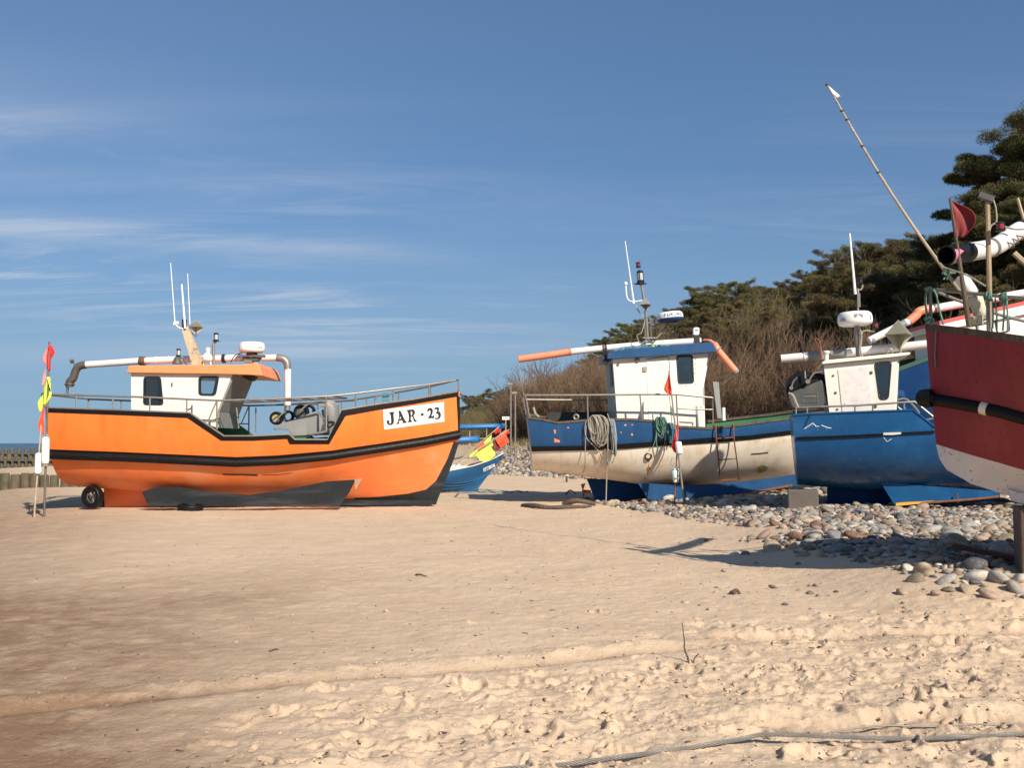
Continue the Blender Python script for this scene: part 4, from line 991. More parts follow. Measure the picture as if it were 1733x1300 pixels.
cloth('flag', f_([(82, 584), (79, 600), (78.5, 612), (80, 626)], -1.95), f_([(84, 584), (92, 597), (86, 606), (85, 628)], -1.98), 'flagred', T.root, .04, seed=2)
cloth('flag', f_([(80, 590), (74, 600), (73, 610), (77, 618)], -1.90), f_([(82, 588), (80, 600), (79, 610), (80, 620)], -1.94), 'flagpink', T.root, .02, seed=12)
cloth('flag', f_([(81, 638), (75, 655), (73.5, 668), (73, 685)], -2.0), f_([(83.5, 638), (88, 655), (88.5, 667), (80, 685)], -2.05), 'flagyellow', T.root, .05, seed=3)
g = G(); g.lathe([(.035, 0), (.035, .05)], T.P(79, 739, -2.1), 8); ring(g, T.P(77, 788, -2.2), .05, .015, (0, 0, 1)); g.build('float_stop', 'rope', T.root)
T = pole_thing('slim marker pole with orange and yellow flags, the leftmost at the orange stern', fr1, (58, 864), (77, 622), -2.2, -1.85, .02, 'bamboo')
float_on(T, (64, 803), (66, 767), .078)
f_ = lambda pts, v: [T.P(a, b, v) for a, b in pts]
cloth('flag', f_([(75, 630), (72, 640), (71, 652)], -1.9), f_([(78, 630), (78, 642), (75, 654)], -1.9), 'flagpink', T.root, .02, seed=4)
cloth('flag', f_([(73, 668), (64, 680), (65, 690), (68, 697)], -1.95), f_([(74, 672), (76, 682), (73, 690), (70, 697)], -1.95), 'flagyellow', T.root, .03, seed=5)
cloth('flag', f_([(72.5, 691), (68, 706), (64, 722), (72, 736)], -1.98), f_([(73.5, 691), (73.5, 706), (74, 722), (73.5, 735)], -1.98), 'flagorange', T.root, .03, seed=6)
w = ground(322, 864.5); T0 = Rel(fr1, 'tyre', fr1.loc((w.x, w.y, gz(w.x, w.y))), 'old black tyre lying flat on the sand in front of the orange boat', 'tyre')
tyre('tread', T0.root, (0, 0, .075), .30, .15, (0.03, -.06, 1), 'black')

# ================================================================== BLUE AND CREAM BOAT
fr = Frame(3.65, 25.7, R(0.5)); root = empty('fishing_boat', fr.O, fr.yaw)
tag(root, 'old fishing boat with blue topsides, stained cream lower hull and blue-roofed wheelhouse', 'fishing boat')
sheer = [(893, 707), (915, 710), (945, 716), (985, 712.5), (1030, 710), (1070, 710.5), (1105, 713), (1150, 723), (1200, 725.5), (1250, 720), (1340, 708), (1400, 697), (1440, 687)]
rail = [(899, 760), (1000, 759), (1060, 756), (1120, 751), (1200, 746), (1270, 741), (1345, 733), (1440, 716)]
bot = [(903, 801), (960, 807), (1030, 818), (1100, 828), (1180, 828), (1260, 822), (1345, 810), (1420, 800)]
H = Hull(fr, -1, 3.1, sheer, rail, bot, [(893, 705), (899, 755), (903, 803)], [(1447, 685), (1446, 740), (1430, 790), (1415, 805)], None, tr=.84, sm=.45, n=2.3, botfac=.45); H.heel = .075
H.build(root, 'hullwhite', 'blue', cap=(.10, .06), m_cap='darkwood', deckdrop=.5)
H.strip([(899, 756), (1000, 754.5), (1060, 751), (1120, 747), (1200, 741), (1270, 737), (1343, 728)], [(899.5, 764.5), (1000, 762.5), (1060, 760), (1120, 755), (1200, 750), (1270, 744), (1345, 735)], off=.03).build('rub_rail', 'black', root)
# rust patches, hole and slot in the hull side
g = G(); c = H.px(1097, 772.5, 0); g.lathe([(.055, -.03), (.095, .0), (.10, .018), (.065, .022), (.06, -.04)], c, 18, (0, -1, -.1)); g.build('drain_collar', 'black', root)
H.strip([(1271, 768), (1285, 767), (1300, 765.3)], [(1271, 770.2), (1285, 769.2), (1300, 767.5)], far=False, off=.006).build('hull_slot', 'dark', root)
# skegs
g = G(); g.prism(fr.poly([(993, 810), (1008, 848), (1012, 854), (1092, 854), (1084, 822), (1040, 812)], 0), -.11, .11); g.build('skeg', 'blue4', root, smooth=False)
for v in (-.95, .95):
    g = G(); g.prism(fr.poly([(1079, 817), (1120, 820), (1185, 821), (1270, 814), (1366, 800), (1352, 822), (1250, 838), (1160, 853), (1102, 855)], -.95), v - .04, v + .04); g.build('bilge_keel', 'blue', root, smooth=False)
g = G(); g.tube([fr.P(1104, 855, -1.0), fr.P(1180, 851, -1.0), fr.P(1340, 822, -1.0)], .03, 6); g.build('keel_shoe', 'rust', root)
g = G(); g.tube([fr.P(985, 832, 0), fr.P(1000, 833, 0)], .05, 8)
for k in range(3):
    a = k * 2.1 + .4; slab(g, [fr.P(987, 832, 0) + Vector((0, math.sin(a) * .03, math.cos(a) * .03)), fr.P(987, 832, 0) + Vector((.06, math.sin(a - .5) * .22, math.cos(a - .5) * .22)), fr.P(987, 832, 0) + Vector((-.04, math.sin(a + .3) * .24, math.cos(a + .3) * .24)), fr.P(987, 832, 0) + Vector((0, math.sin(a + .8) * .1, math.cos(a + .8) * .1))], .015)
g.build('propeller', 'rust', root, smooth=False)
# wheelhouse
vw = -.95
near = fr.poly([(1037, 606), (1199, 597), (1189.5, 651), (1191.5, 726), (1150, 724), (1045, 716)], vw)[::-1]
w2 = fr.poly([(1145.5, 603.5), (1171.5, 602.5), (1173.5, 647), (1148.5, 648)], vw)
wh = plate_walls('wheelhouse', 'cream', root, near, vw, .95, -1, holes=[rounded(w2, .07)], skip=(0, 1, 2, 3, 4))
aA = fr.U(1037, 606, vw); aB = fr.U(1045, 716, vw); wall_between(aA, aB, -.905, .905, 'cream', 'aft_wall', wh, th=.04)
fA = fr.U(1199, 597, vw); fB = fr.U(1189.5, 651, vw); fC = fr.U(1191.5, 726, vw); wall_between(fB, fA, -.905, .905, 'cream', 'front_wall', wh, th=-.04); wall_between(fC, fB, -.905, .905, 'cream', 'front_wall', wh, th=-.04)
am = lambda t, y: Vector((aA[0] + (aB[0] - aA[0]) * t - .02, y, aA[1] + (aB[1] - aA[1]) * t))
g = G(); slab(g, [am(.06, -.6), am(.42, -.6), am(.42, -.1), am(.06, -.1)], .012); g.build('aft_window', 'gasket', wh, smooth=False)
window(wh, w2, vw, -1, 'glassdark'); window(wh, w2, .95, 1, 'glassdark')
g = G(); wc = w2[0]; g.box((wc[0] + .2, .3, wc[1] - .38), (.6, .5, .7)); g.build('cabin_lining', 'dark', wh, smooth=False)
g = G(); g.prism(fr.poly([(1157, 618), (1170, 617), (1171, 627), (1158, 628)], -.7), -.7, -.66); g.build('cabin_paper', 'lampglass', wh, smooth=False)
g = G(); g.prism(fr.poly([(1094, 609), (1134, 605), (1136, 722), (1098, 718)], vw), vw - .012, vw - .002); g.build('door', 'cream', wh, smooth=False, bevel=.006)
di = rounded(fr.poly([(1104, 615), (1124, 614.5), (1126, 652), (1106, 653)], vw), .04); g = G(); g.prism(di, vw - .02, vw - .010, [grow(di, -.02)]); g.build('door_panel', 'cream', wh)
for a in ((1091, 625),):
    g = G(); g.box(fr.P(*a, vw - .02), (.09, .03, .13)); g.build('door_hinge', 'brass', wh)
g = G(); g.lathe([(.065, 0), (.065, .03), (.045, .045), (.02, .05)], fr.P(1078, 610, vw), 16, (0, -1, 0)); g.build('wall_lamp', 'steel', wh)
g = G(); g.prism(fr.poly([(1043, 617), (1047, 613), (1048, 618), (1045, 621)], vw), vw - .02, vw - .002); g.build('wall_fitting', 'steel_dark', wh, smooth=False)
g = G(); g.prism(fr.poly([(1150, 713), (1173.5, 714.5), (1173.5, 720.5), (1171.5, 720), (1171.5, 716.5), (1150, 715)], vw), vw - .015, vw - .002); g.build('step_edge', 'steel', wh, smooth=False)
g = G()
for a in ((1177, 608), (1177, 616), (1177, 624), (1177, 650), (1153, 653), (1160, 653), (1149, 651), (1176, 631)): g.lathe([(.012, 0), (.012, .01)], fr.P(*a, vw), 6, (0, -1, 0))
g.build('wall_bolts', 'steel_dark', wh)
g = G(); g.tube(smooth_pts([fr.P(1095, 608, vw - .02), fr.P(1120, 605, vw - .02), fr.P(1131, 606, vw - .02), fr.P(1134, 630, vw - .02)], 4), .006, 4); g.build('wire', 'steel_dark', wh)
# roof
rf = fr.poly([(1028, 607), (1029.5, 597), (1060, 591), (1205, 579), (1208, 584), (1213, 595.5), (1195, 596.5), (1120, 602), (1045, 606.5)], -1.12)
g = G(); g.prism(rf, -1.12, 1.12); g.build('roof', 'blue', wh, smooth=False, bevel=.02)
# mast
vm = .1
g = G(); g.tube([fr.P(1096, 574, vm), fr.P(1094, 540, vm), fr.P(1088.5, 500, vm), fr.P(1085, 479, vm)], .035, 8); g.build('mast', 'steel', root)
g = G()
for a, b, dv in (((1096, 573), (1081, 587), -.4), ((1097, 573), (1114, 584), .4), ((1097, 574), (1108, 586), -.5), ((1090, 545), (1093, 572), 0), ((1100, 540), (1102, 573), .1), ((1112, 572), (1128, 552), .1), ((1128, 552), (1133, 545), .1), ((1101, 550), (1113, 549), .1)):
    g.tube([fr.P(*a, vm), fr.P(*b, vm + dv)], .022, 6)
g.tube([fr.P(1088, 572, vm), fr.P(1112, 572.5, vm)], .03, 6); g.build('mast_stay', 'steel', root)
g = G(); g.tube(smooth_pts([fr.P(1092, 540, vm), fr.P(1086, 562, vm - .1), fr.P(1078, 568, vm - .1), fr.P(1082, 580, vm - .1)], 5), .012, 5); g.tube(smooth_pts([fr.P(1077, 481, vm), fr.P(1069, 484, vm), fr.P(1067, 490, vm), fr.P(1070, 508, vm)], 5), .012, 5); g.tube(smooth_pts([fr.P(1072, 512, vm), fr.P(1083, 530, vm), fr.P(1089, 538, vm)], 4), .016, 5); g.build('cable', 'rope', root)
g = G(); ring(g, fr.P(1083, 480, vm), .1, .02, (0, 0, 1), 16, 6); g.tube([fr.P(1073, 480.5, vm), fr.P(1094, 480, vm)], .02, 6); g.build('lamp_platform', 'gasket', root)
lamp(root, fr.P(1084.5, 479, vm), .085, .36, tilt=(-.08, 0, 1)); lamp(root, fr.P(1080.5, 453, vm), .055, .16, 'redlens', tilt=(-.08, 0, 1))
g = G(); g.tube([fr.P(1072, 507, vm), fr.P(1058, 408, vm)], [.02, .012], 6); g.build('aerial', 'white', root)
g = G(); g.tube(smooth_pts([fr.P(1059, 481, vm), fr.P(1060.5, 500, vm), fr.P(1064, 508, vm), fr.P(1072, 511, vm)], 4), .018, 6); g.lathe([(.045, 0), (.05, .05), (.03, .08)], fr.P(1059, 482, vm), 10); g.lathe([(.035, 0), (.035, .12)], fr.P(1072, 514, vm), 8); g.tube([fr.P(1072, 511, vm), fr.P(1090, 508, vm)], .016, 6); g.build('aerial_bracket', 'white', root)
octa(root, fr.P(1092.5, 516, vm - .1), .19, m='grey', squash=1.0)
rc = fr.P(1135, 544.5, .1); tl = Vector((-.10, 0, 1)); radome(root, rc, .36, .27, tl, band='printblue'); lettering(root, 'FURUNO', on_cyl(rc + tl.normalized() * .125, .36, R(-34), tl), .075, .062, .026, m='printblue', th=.17)
g = G(); g.box(rc + Vector((-.05, 0, -.03)), (.5, .3, .04)); g.build('radar_foot', 'steel_dark', root)
g = G(); c = fr.P(1178, 567, -.5); g.prism(rounded([(c.x - .075, c.z), (c.x + .075, c.z), (c.x + .08, c.z + .2), (c.x - .07, c.z + .2)], .04), -.55, -.42); g.build('camera_unit', 'white', root, ang=40)
g = G(); g.prism([(c.x - .035, c.z + .105), (c.x + .04, c.z + .105), (c.x + .04, c.z + .135), (c.x - .035, c.z + .135)], -.556, -.548); g.build('camera_mark', 'printblue', root, smooth=False)
g = G(); g.box(fr.P(1179, 575, -.5), (.14, .14, .22)); g.tube([fr.P(1178, 566, -.5), fr.P(1178, 572, -.5)], .04, 8); g.tube([fr.P(1170, 588, -.6), fr.P(1203, 575, -.6)], .035, 8); g.build('camera_foot', 'gasket', root)
# pipe over the roof
vp = .3
g = G(); P = [fr.P(878, 608, vp), fr.P(922, 602, vp), fr.P(966, 595.5, vp)]; g.tube(P, .098, 16); ring(g, P[2], .102, .012, (1, 0, .1)); ring(g, fr.P(963, 596, vp), .102, .01, (1, 0, .1)); ring(g, P[0], .096, .01, (1, 0, .1)); g.build('net_pipe', 'orangepipe', root, label='faded orange end of the pipe')
g = G(); P = [fr.P(965, 595.5, vp), fr.P(1022, 589.5, vp), fr.P(1100, 582.5, vp), fr.P(1186, 577, vp)]; g.tube(P, .092, 16); g.build('net_pipe', 'whitepipe', root)
for a in (1021, 1025):
    g = G(); g.lathe([(.093, -.025), (.11, -.025), (.11, .025), (.093, .025)], fr.P(a, 589.5, vp), 14, (1, 0, .08)); g.build('pipe_clamp', 'rust' if a == 1021 else 'gasket', root)
g = G(); g.tube(smooth_pts([fr.P(1192, 577, -.7), fr.P(1203, 578, -.9), fr.P(1211, 585, -1.0), fr.P(1215, 594, -1.05)], 4), [.05] * 7 + [.085] * 6, 12); g.tube([fr.P(1213, 591, -1.05), fr.P(1244, 628, -1.05)], .095, 16); g.build('drain_pipe', 'orangepipe', root)
g = G(); g.tube([fr.P(1243.5, 627.5, -1.05), fr.P(1246, 631, -1.05)], .098, 16); g.tube([fr.P(1246, 631, -1.05), fr.P(1222, 652, -1.05)], .005, 4); ring(g, fr.P(1214, 592, -1.05), .11, .02, (.6, 0, -.8)); g.build('drain_pipe_cap', 'grey', root)
g = G()
for k in range(5): g.tube(smooth_pts([fr.P(1022 + k, 592, -.2), fr.P(1020 + 2 * k, 598, -.6 - .05 * k), fr.P(1024 + k, 606, -.8), fr.P(1019 + 3 * k, 612, -.9)], 4), .012, 5)
g.tube(smooth_pts([fr.P(1208, 598, -1.1), fr.P(1207, 606, -1.1), fr.P(1211, 607, -1.1), fr.P(1212, 599, -1.1)], 4), .02, 6); g.build('lashing', 'gasket', root)
# rails
g = G(); both(g, rail_line(H, [(888, 669), (960, 669), (1040, 668.5), (1100, 667.5), (1150, 668), (1207, 673.5)], -.05), .026); e1 = H.px(888, 669, -.05); g.tube([e1, Vector((e1.x, -e1.y, e1.z))], .026); g.build('top_rail', 'steel', root)
g = G(); both(g, rail_line(H, [(1147, 691.5), (1175, 693), (1206, 693.5)], -.05), .018); g.build('middle_rail', 'steel', root)
for a, t_, b, bx in ((889, 669, 706, 896), (994, 669, 711, 995), (1083, 668, 712, 1087), (1144.5, 668, 722, 1147), (1206.5, 673, 723, 1207)):
    for s_ in (1, -1):
        tpt = H.px(a, t_, -.05); bpt = H.px(bx, b, -.05)
        if s_ < 0: tpt.y *= -1; bpt.y *= -1
        g = G(); g.tube([tpt, bpt], .021, 6); g.build('stanchion', 'steel', root)
g = G(); g.tube([fr.P(1190, 656, -.9), fr.P(1190.5, 685, -.9), fr.P(1185, 690, -.95)], .016, 6); g.build('hand_rail', 'steel', root)
# stern odds and ends, green far bulwark is the hull's own
g = G(); g.tube(smooth_pts([fr.P(888, 668, -1.2), fr.P(892, 684, -1.22), fr.P(891, 694, -1.2), fr.P(898, 707, -1.2)], 5), .02, 6); g.tube(smooth_pts([fr.P(889, 668, -1.15), fr.P(889, 686, -1.2), fr.P(894, 700, -1.15)], 5), .02, 6); g.tube(smooth_pts([fr.P(903, 690, -1.1), fr.P(906, 700, -1.15), fr.P(912, 706, -1.15)], 4), .03, 6); g.tube([fr.P(886, 668, 0), fr.P(878, 612, .25)], .006, 4); g.build('stern_lashing', 'rope', root)
g = G(); ring(g, fr.P(975, 706, -.6), .06, .03, (.2, 1, 0), 16, 8); g.tube(smooth_pts([fr.P(966, 697, 1.0), fr.P(970, 694, 1.0), fr.P(974, 697, 1.0), fr.P(974, 703, 1.0)], 4), .018, 6); g.build('mooring_eye', 'steel', root)
g = G(); g.prism(fr.poly([(930, 698), (1034, 697), (1034, 712), (925, 712)], 1.1), 1.02, 1.12); g.build('engine_hatch', 'dark', root, smooth=False)
g = G(); g.prism(fr.poly([(1206, 646), (1216, 647), (1221, 708), (1214, 708)], .9), .86, .94); o = g.build('ladder_board', 'grey', root, smooth=False)
g = G(); g.tube([fr.P(1224.5, 690, .2), fr.P(1225, 712, .2)], .045, 10); g.build('white_stub', 'white', root)
for (a, b) in ((1232, 690), (1281, 699)):
    g = G(); g.tube([H.px(a, b + 18, -.08), H.px(a, b + 12, -.08)], .02, 6); g.build('cleat', 'steel_dark', root)
# bare patches where blue paint has flaked
for poly in ([(938, 742), (947, 745), (948, 749), (938, 749)], [(937, 727), (941, 728), (940, 735), (938, 733)], [(960, 723), (963, 723), (963, 725), (960, 725)], [(1056, 719), (1060, 718), (1060, 721), (1057, 721)], [(1068, 734), (1071, 734), (1071, 738), (1068, 737)], [(1050, 731), (1052, 731), (1052, 733), (1050, 733)], [(1069, 718), (1071, 718), (1071, 720), (1069, 720)]):
    H.patch(poly, 'orangepipe', 'flaked_patch', root, off=.004)
H.patch([(1283, 790), (1292, 787), (1300, 791), (1296, 798), (1285, 801), (1281, 796)], mat('green_algae', (.22, .20, .06), .9, var=.4, vs=20), 'algae_patch', root, off=.004)
H.patch([(1094, 778), (1099, 778), (1099, 790), (1102, 793), (1097, 803), (1093, 812), (1090, 810), (1094, 795)], mat('rust_stain', (.50, .22, .08), .9, var=.4, vs=12), 'rust_run', root, off=.003)
H2, fr2, root2 = H, fr, root

# roof rope heap
b = fr.P(1085, 594, -.3); T = Rel(fr, 'rope_heap', b, 'teal green rope heap with a yellow-green tag on the blue wheelhouse roof', 'rope')
g = G(); rr_ = random.Random(5)
for k in range(16):
    pts = []; x = rr_.uniform(1036, 1060); v = rr_.uniform(-1.0, .1)
    while x < 1135:
        base_y = 597 - (x - 1030) * .082; pts.append(T.P(x, base_y - rr_.uniform(-1, 5 + 3 * math.sin((x - 1035) / 100 * math.pi)), v + rr_.uniform(-.15, .15))); x += rr_.uniform(5, 11)
    g.tube(smooth_pts(pts, 4), .016, 5)
g.build('rope', 'ropeteal', T.root)
cloth('tag', [T.P(1101, 584, -.7), T.P(1106, 592, -.7)], [T.P(1112, 580, -.7), T.P(1111, 589, -.7)], 'flagyellow', T.root, .02, seed=9)
# hanging coils
def coil(label, cx, top, bot, wd, n, mats, seed, tail=None, v_off=.06, cat='rope coil'):
    b = H2.px(cx, top, v_off); T = Rel(fr2, 'rope_coil', b, label, cat, 'ropes hanging over the blue and cream hull'); r = random.Random(seed); gs = {m: G() for m in mats}
    for k in range(n):
        g = gs[mats[k % len(mats)]]; w = wd * r.uniform(.25, 1); bt_ = bot - r.uniform(0, .45) * (bot - top) ; x0 = cx + r.uniform(-.28, .28) * wd; o0 = v_off + r.uniform(0, .14)
        pts = []
        for j in range(13):
            a = 2 * math.pi * j / 12; y = (top + bt_) / 2 - math.cos(a) * (bt_ - top) / 2
            x = x0 + math.sin(a) * w / 2 + (y - top) * .10 + r.uniform(-1.1, 1.1); pts.append(H2.px(x, y, max(o0 + .05 * math.sin(a), .03)) - T.b)
        g.tube(smooth_pts(pts, 3), .0125, 5)
    if tail:
        for (pp, m) in tail:
            gs[m].tube(smooth_pts([H2.px(a, b2, .10) - T.b for a, b2 in pp], 5), .013, 5)
    for m, g in gs.items(): g.build('rope', m, T.root)
    return T
T = coil('big grey-beige rope coil hanging over the blue topside, largest of the hanging ropes', 1009, 703, 758, 24, 48, ['rope'], 3,
     tail=[([(1001, 708), (991, 716), (992, 740), (1008, 758), (1020, 772)], 'rope'), ([(992, 720), (990.5, 760), (990, 790), (986, 800)], 'rope'), ([(1006, 712), (1003, 725), (1000, 744)], 'rope')])
# the vertical tether that reaches the ground
g = G(); q = H2.px(1030, 760, .3); w = at_world(fr2, H2.px(1026, 800, .25)); pts = [H2.px(1029, 712, .08), H2.px(1028.5, 760, .12), H2.px(1027, 800, .2)]; e = pts[-1].copy(); e.z = gz(w.x, w.y); e.x -= .03; pts.append(e)
g.tube(smooth_pts([p - T.b for p in pts], 6), .016, 5); g.build('rope', 'rope', T.root)
coil('pale blue-grey strands hanging beside the big coil', 1034, 710, 772, 9, 26, ['ropeblue', 'ropeblue', 'rope'], 8, tail=[([(1030, 760), (1027, 778), (1034, 785), (1040, 774), (1041, 750)], 'ropeblue'), ([(1024, 760), (1018, 782)], 'rope'), ([(1028, 700), (1033, 715), (1042, 738)], 'rust' if False else 'rope')])
coil('tangled green rope hanging near the middle of the blue topside', 1118, 706, 742, 17, 20, ['ropegreen'], 11, tail=[([(1111, 712), (1110, 740), (1105, 756)], 'ropegreen'), ([(1113, 712), (1111, 745), (1112, 757), (1116, 768)], 'ropegreen'), ([(1124, 712), (1126, 740), (1124, 756)], 'ropegreen')])
coil('thin turquoise rope loops between the green tangle and the marker pole', 1135, 716, 751, 13, 10, ['ropeteal'], 15)
# marker poles in front of the hull
fr = fr2
T = pole_thing('steel marker pole with drooping orange flag leaning on the blue and cream hull', fr, (1158.5, 856), (1132, 628), -2.35, -1.85, .026, 'steel')
float_on(T, (1150.5, 769), (1147.5, 748), .082)
f_ = lambda pts, v: [T.P(a, b, v) for a, b in pts]
cloth('flag', f_([(1131.5, 629), (1130, 640), (1126, 650), (1124, 660), (1130, 667)], -1.9), f_([(1133, 631), (1134.5, 645), (1136, 655), (1137, 662), (1137, 668)], -1.95), 'flagorange', T.root, .03, seed=21)
cloth('flag', f_([(1146, 716), (1142, 735), (1137, 755), (1140, 764)], -2.0), f_([(1148, 716), (1148, 738), (1146, 752), (1144, 768)], -2.02), 'flagred', T.root, .03, seed=22)
g = G(); g.tube([T.P(1157, 842, -2.3), Vector((0, 0, 0))], .034, 6); g.build('pole_foot', 'rust', T.root)
T = pole_thing('short wooden marker pole with white pear-shaped float, left beside the steel pole', fr, (1141, 856), (1147, 740), -2.15, -1.9, .022, 'rust')
g = G(); a = T.P(1143.5, 817, -2.08); b_ = T.P(1143, 792, -2.02); ax = b_ - a; l = ax.length; g.lathe([(.05, 0), (.06, l * .05), (.09, l * .5), (.105, l * .75), (.085, l * .92), (.03, l)], a, 14, ax); g.build('float', 'foam', T.root)
g = G(); pts = [T.P(1143 + 6.5 * math.sin(t), 801 - 9 * math.cos(t), -2.16) for t in np.linspace(0, 6.28, 16)]; g.tube(pts, .010, 5); g.tube(smooth_pts([T.P(1138, 774, -2.1), T.P(1135, 785, -2.1), T.P(1140, 790, -2.15)], 4), .008, 5); g.build('cord', 'ropeteal', T.root)
T = pole_thing('thin pale cane standing between the wheelhouse flag and the hull', fr, (1137, 700), (1128, 660), -1.55, -1.5, .012, 'bamboo')
T.root['label'] = 'short thin cane with frayed green cord upright at the middle of the blue gunwale'; T.root['category'] = 'cane'; T.root.name = 'cane'
bb_ = H2.px(1137, 715, 0); T.root.location = at_world(fr2, bb_)
for ch in list(T.root.children): bpy.data.objects.remove(ch)
g = G(); g.tube([Vector((0, 0, 0)), H2.px(1133, 668, 0) - bb_], .014, 6); g.build('stick', 'bamboo', T.root)
g = G(); 
for k in range(4): g.tube(smooth_pts([H2.px(1136, 688, .01) - bb_, H2.px(1135 + k, 694, .03) - bb_, H2.px(1133 + 2 * k, 701, .03) - bb_], 3), .008, 5)
g.build('cord', 'ropegreen', T.root)
# boarding ladder
b = H2.px(1230, 812, .35); T = Rel(fr2, 'boarding_ladder', b, 'rusty steel ladder hooked over the gunwale of the blue and cream boat', 'ladder')
g = G()
for a0, a1 in ((1211, 1219), (1241, 1251)):
    g.tube(smooth_pts([H2.px(a0, 722, -.12) - T.b, H2.px(a0, 717, -.02) - T.b, H2.px(a0 + .3, 722, .08) - T.b, H2.px(a0 + 1.5, 745, .14) - T.b, H2.px((a0 + a1) / 2 + .8, 777, .22) - T.b, H2.px(a1, 812, .36) - T.b], 4), .019, 6)
g.build('side_rail', 'rust', T.root)
for y, o_ in ((741.5, .13), (777.5, .22), (812.5, .36)):
    t = (y - 720) / 92; g = G(); g.tube([H2.px(1211 + 8 * t, y + 1, o_) - T.b, H2.px(1241 + 10 * t, y - 1, o_) - T.b], .015, 6); g.build('rung', 'rust', T.root)

# ================================================================== PLAIN BLUE BOAT
fr = Frame(9.55, 19.8, R(-15.0)); root = empty('fishing_boat', fr.O, fr.yaw)
tag(root, 'plain glossy blue fishing boat with small white wheelhouse, between the cream-bottomed and the red boat', 'fishing boat')
sheer = [(1341, 703), (1365, 701), (1440, 698), (1545, 694), (1556, 702), (1582, 722), (1640, 712), (1720, 690), (1980, 640)]
nom = [(1341, 703), (1545, 694), (1640, 690), (1980, 638)]
rail = [(1345, 742), (1440, 738), (1520, 734), (1582, 730), (1700, 716), (1980, 690)]
bot = [(1352, 822), (1420, 828), (1500, 832), (1580, 832), (1650, 834), (1880, 850)]
H = Hull(fr, -1, 2.7, sheer, rail, bot, [(1341, 700), (1344, 740), (1352, 824)], [(1990, 636), (1985, 730), (1950, 810), (1900, 855)], nom, tr=.93, sm=.35, n=2.4, botfac=.30, full=.5)
H.build(root, 'blue3', 'blue3', m_in='green', cap=(.06, .03), m_cap='blue3', deckdrop=.45)
g = H.strip([(1348, 740), (1440, 736.5), (1520, 732.5), (1581, 729)], [(1348, 744.5), (1440, 740.5), (1520, 736), (1582, 733)], off=.03); g.build('rub_rail', 'black', root)
H.strip([(1495, 732.8), (1510, 732.2), (1525, 731.8)], [(1495, 736.4), (1510, 736.4), (1525, 735)], far=False, off=.034).build('worn_patch', 'hullwhite', root)
g = G(); g.prism(fr.poly([(1400, 815), (1690, 822), (1690, 846), (1515, 862), (1400, 862)], .1), .0, .22); g.build('skeg', 'blue4', root, smooth=False)
g = G(); g.prism(fr.poly([(1489, 815), (1560, 822), (1640, 828), (1690, 832), (1690, 842), (1610, 848), (1515, 857)], -.62), -.66, -.58); g.build('bilge_keel', 'blue3', root, smooth=False)
g = G(); g.prism([(a, b) for a, b in fr.poly([(1516, 852), (1530, 850.5), (1580, 848), (1580, 850.5), (1535, 855), (1524, 856), (1516, 856)], -.70)], -.72, -.62); g.build('keel_foam', 'yellow', root)
g = G(); g.tube([fr.P(1560, 852, -.74), fr.P(1640, 846, -.74), fr.P(1690, 841, -.74)], .025, 6); g.tube([fr.P(1620, 836, -.74), fr.P(1621, 851, -.74)], .015, 6); g.build('keel_shoe', 'rust', root)
# wheelhouse
vw = -.75
near = fr.poly([(1394, 618), (1519, 604.5), (1517, 650), (1514, 700), (1404, 702)], vw)[::-1]
w2 = fr.poly([(1481, 617), (1508, 614.5), (1503, 673), (1489, 674)], vw)
wh = plate_walls('wheelhouse', 'cream', root, near, vw, .75, -1, holes=[rounded(w2, .08)], skip=(0, 1, 2, 3))
aA = fr.U(1394, 618, vw); aB = fr.U(1404, 702, vw); wall_between(aA, aB, -.705, .705, 'cream', 'aft_wall', wh, th=.04)
fA = fr.U(1519, 604.5, vw); fC = fr.U(1514, 700, vw); wall_between(fC, fA, -.705, .705, 'cream', 'front_wall', wh, th=-.04)
window(wh, w2, vw, -1, 'glassdark', .045, bolts=True)
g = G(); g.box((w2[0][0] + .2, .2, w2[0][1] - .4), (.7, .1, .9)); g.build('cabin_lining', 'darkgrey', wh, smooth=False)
doorm = mat('speckled_white_door', (.70, .64, .58), .6, var=.05, col2=(.60, .50, .45), c2s=7, chips=(.30, .20, .18), chs=26, chlo=.66)
g = G(); g.prism(fr.poly([(1418, 626), (1470, 621), (1476, 700), (1426, 702)], vw), vw - .014, vw - .002); g.build('door', doorm, wh, smooth=False)
g = G()
for a, r_ in (((1410, 636), .03), ((1414, 665), .035), ((1417, 693), .03), ((1474, 631), .045), ((1429, 684), .04), ((1481, 688), .045), ((1466, 660), .03)): g.lathe([(r_ * .8, 0), (r_ * .8, .012), (r_ * .4, .014)], fr.P(*a, vw), 10, (0, -1, 0))
g.build('wall_bolts', 'darkgrey', wh)
g = G(); g.prism(fr.poly([(1390, 613.5), (1398, 609.5), (1539, 596), (1541, 599), (1538, 601), (1516, 604), (1392, 616.5)], vw - .1), -.86, .86); g.build('roof', 'cream', wh, smooth=False, bevel=.012)
g = G(); g.tube([fr.P(1398.5, 611, -.7), fr.P(1398.5, 595, -.7)], .045, 10); g.lathe([(.07, 0), (.075, .03), (.06, .05)], fr.P(1398.5, 598, -.7), 12); g.build('roof_vent', 'cream', wh)
g = G(); g.lathe([(.05, 0), (.05, .08)], fr.P(1406, 600, -.6), 10); g.tube([fr.P(1405, 601, -.6), fr.P(1430, 599, -.6)], .014, 6); g.tube(smooth_pts([fr.P(1502, 600, -.3), fr.P(1502, 593, -.3), fr.P(1508, 591, -.3), fr.P(1510, 599, -.3)], 5), .02, 6); g.build('roof_handle', 'steel', wh)
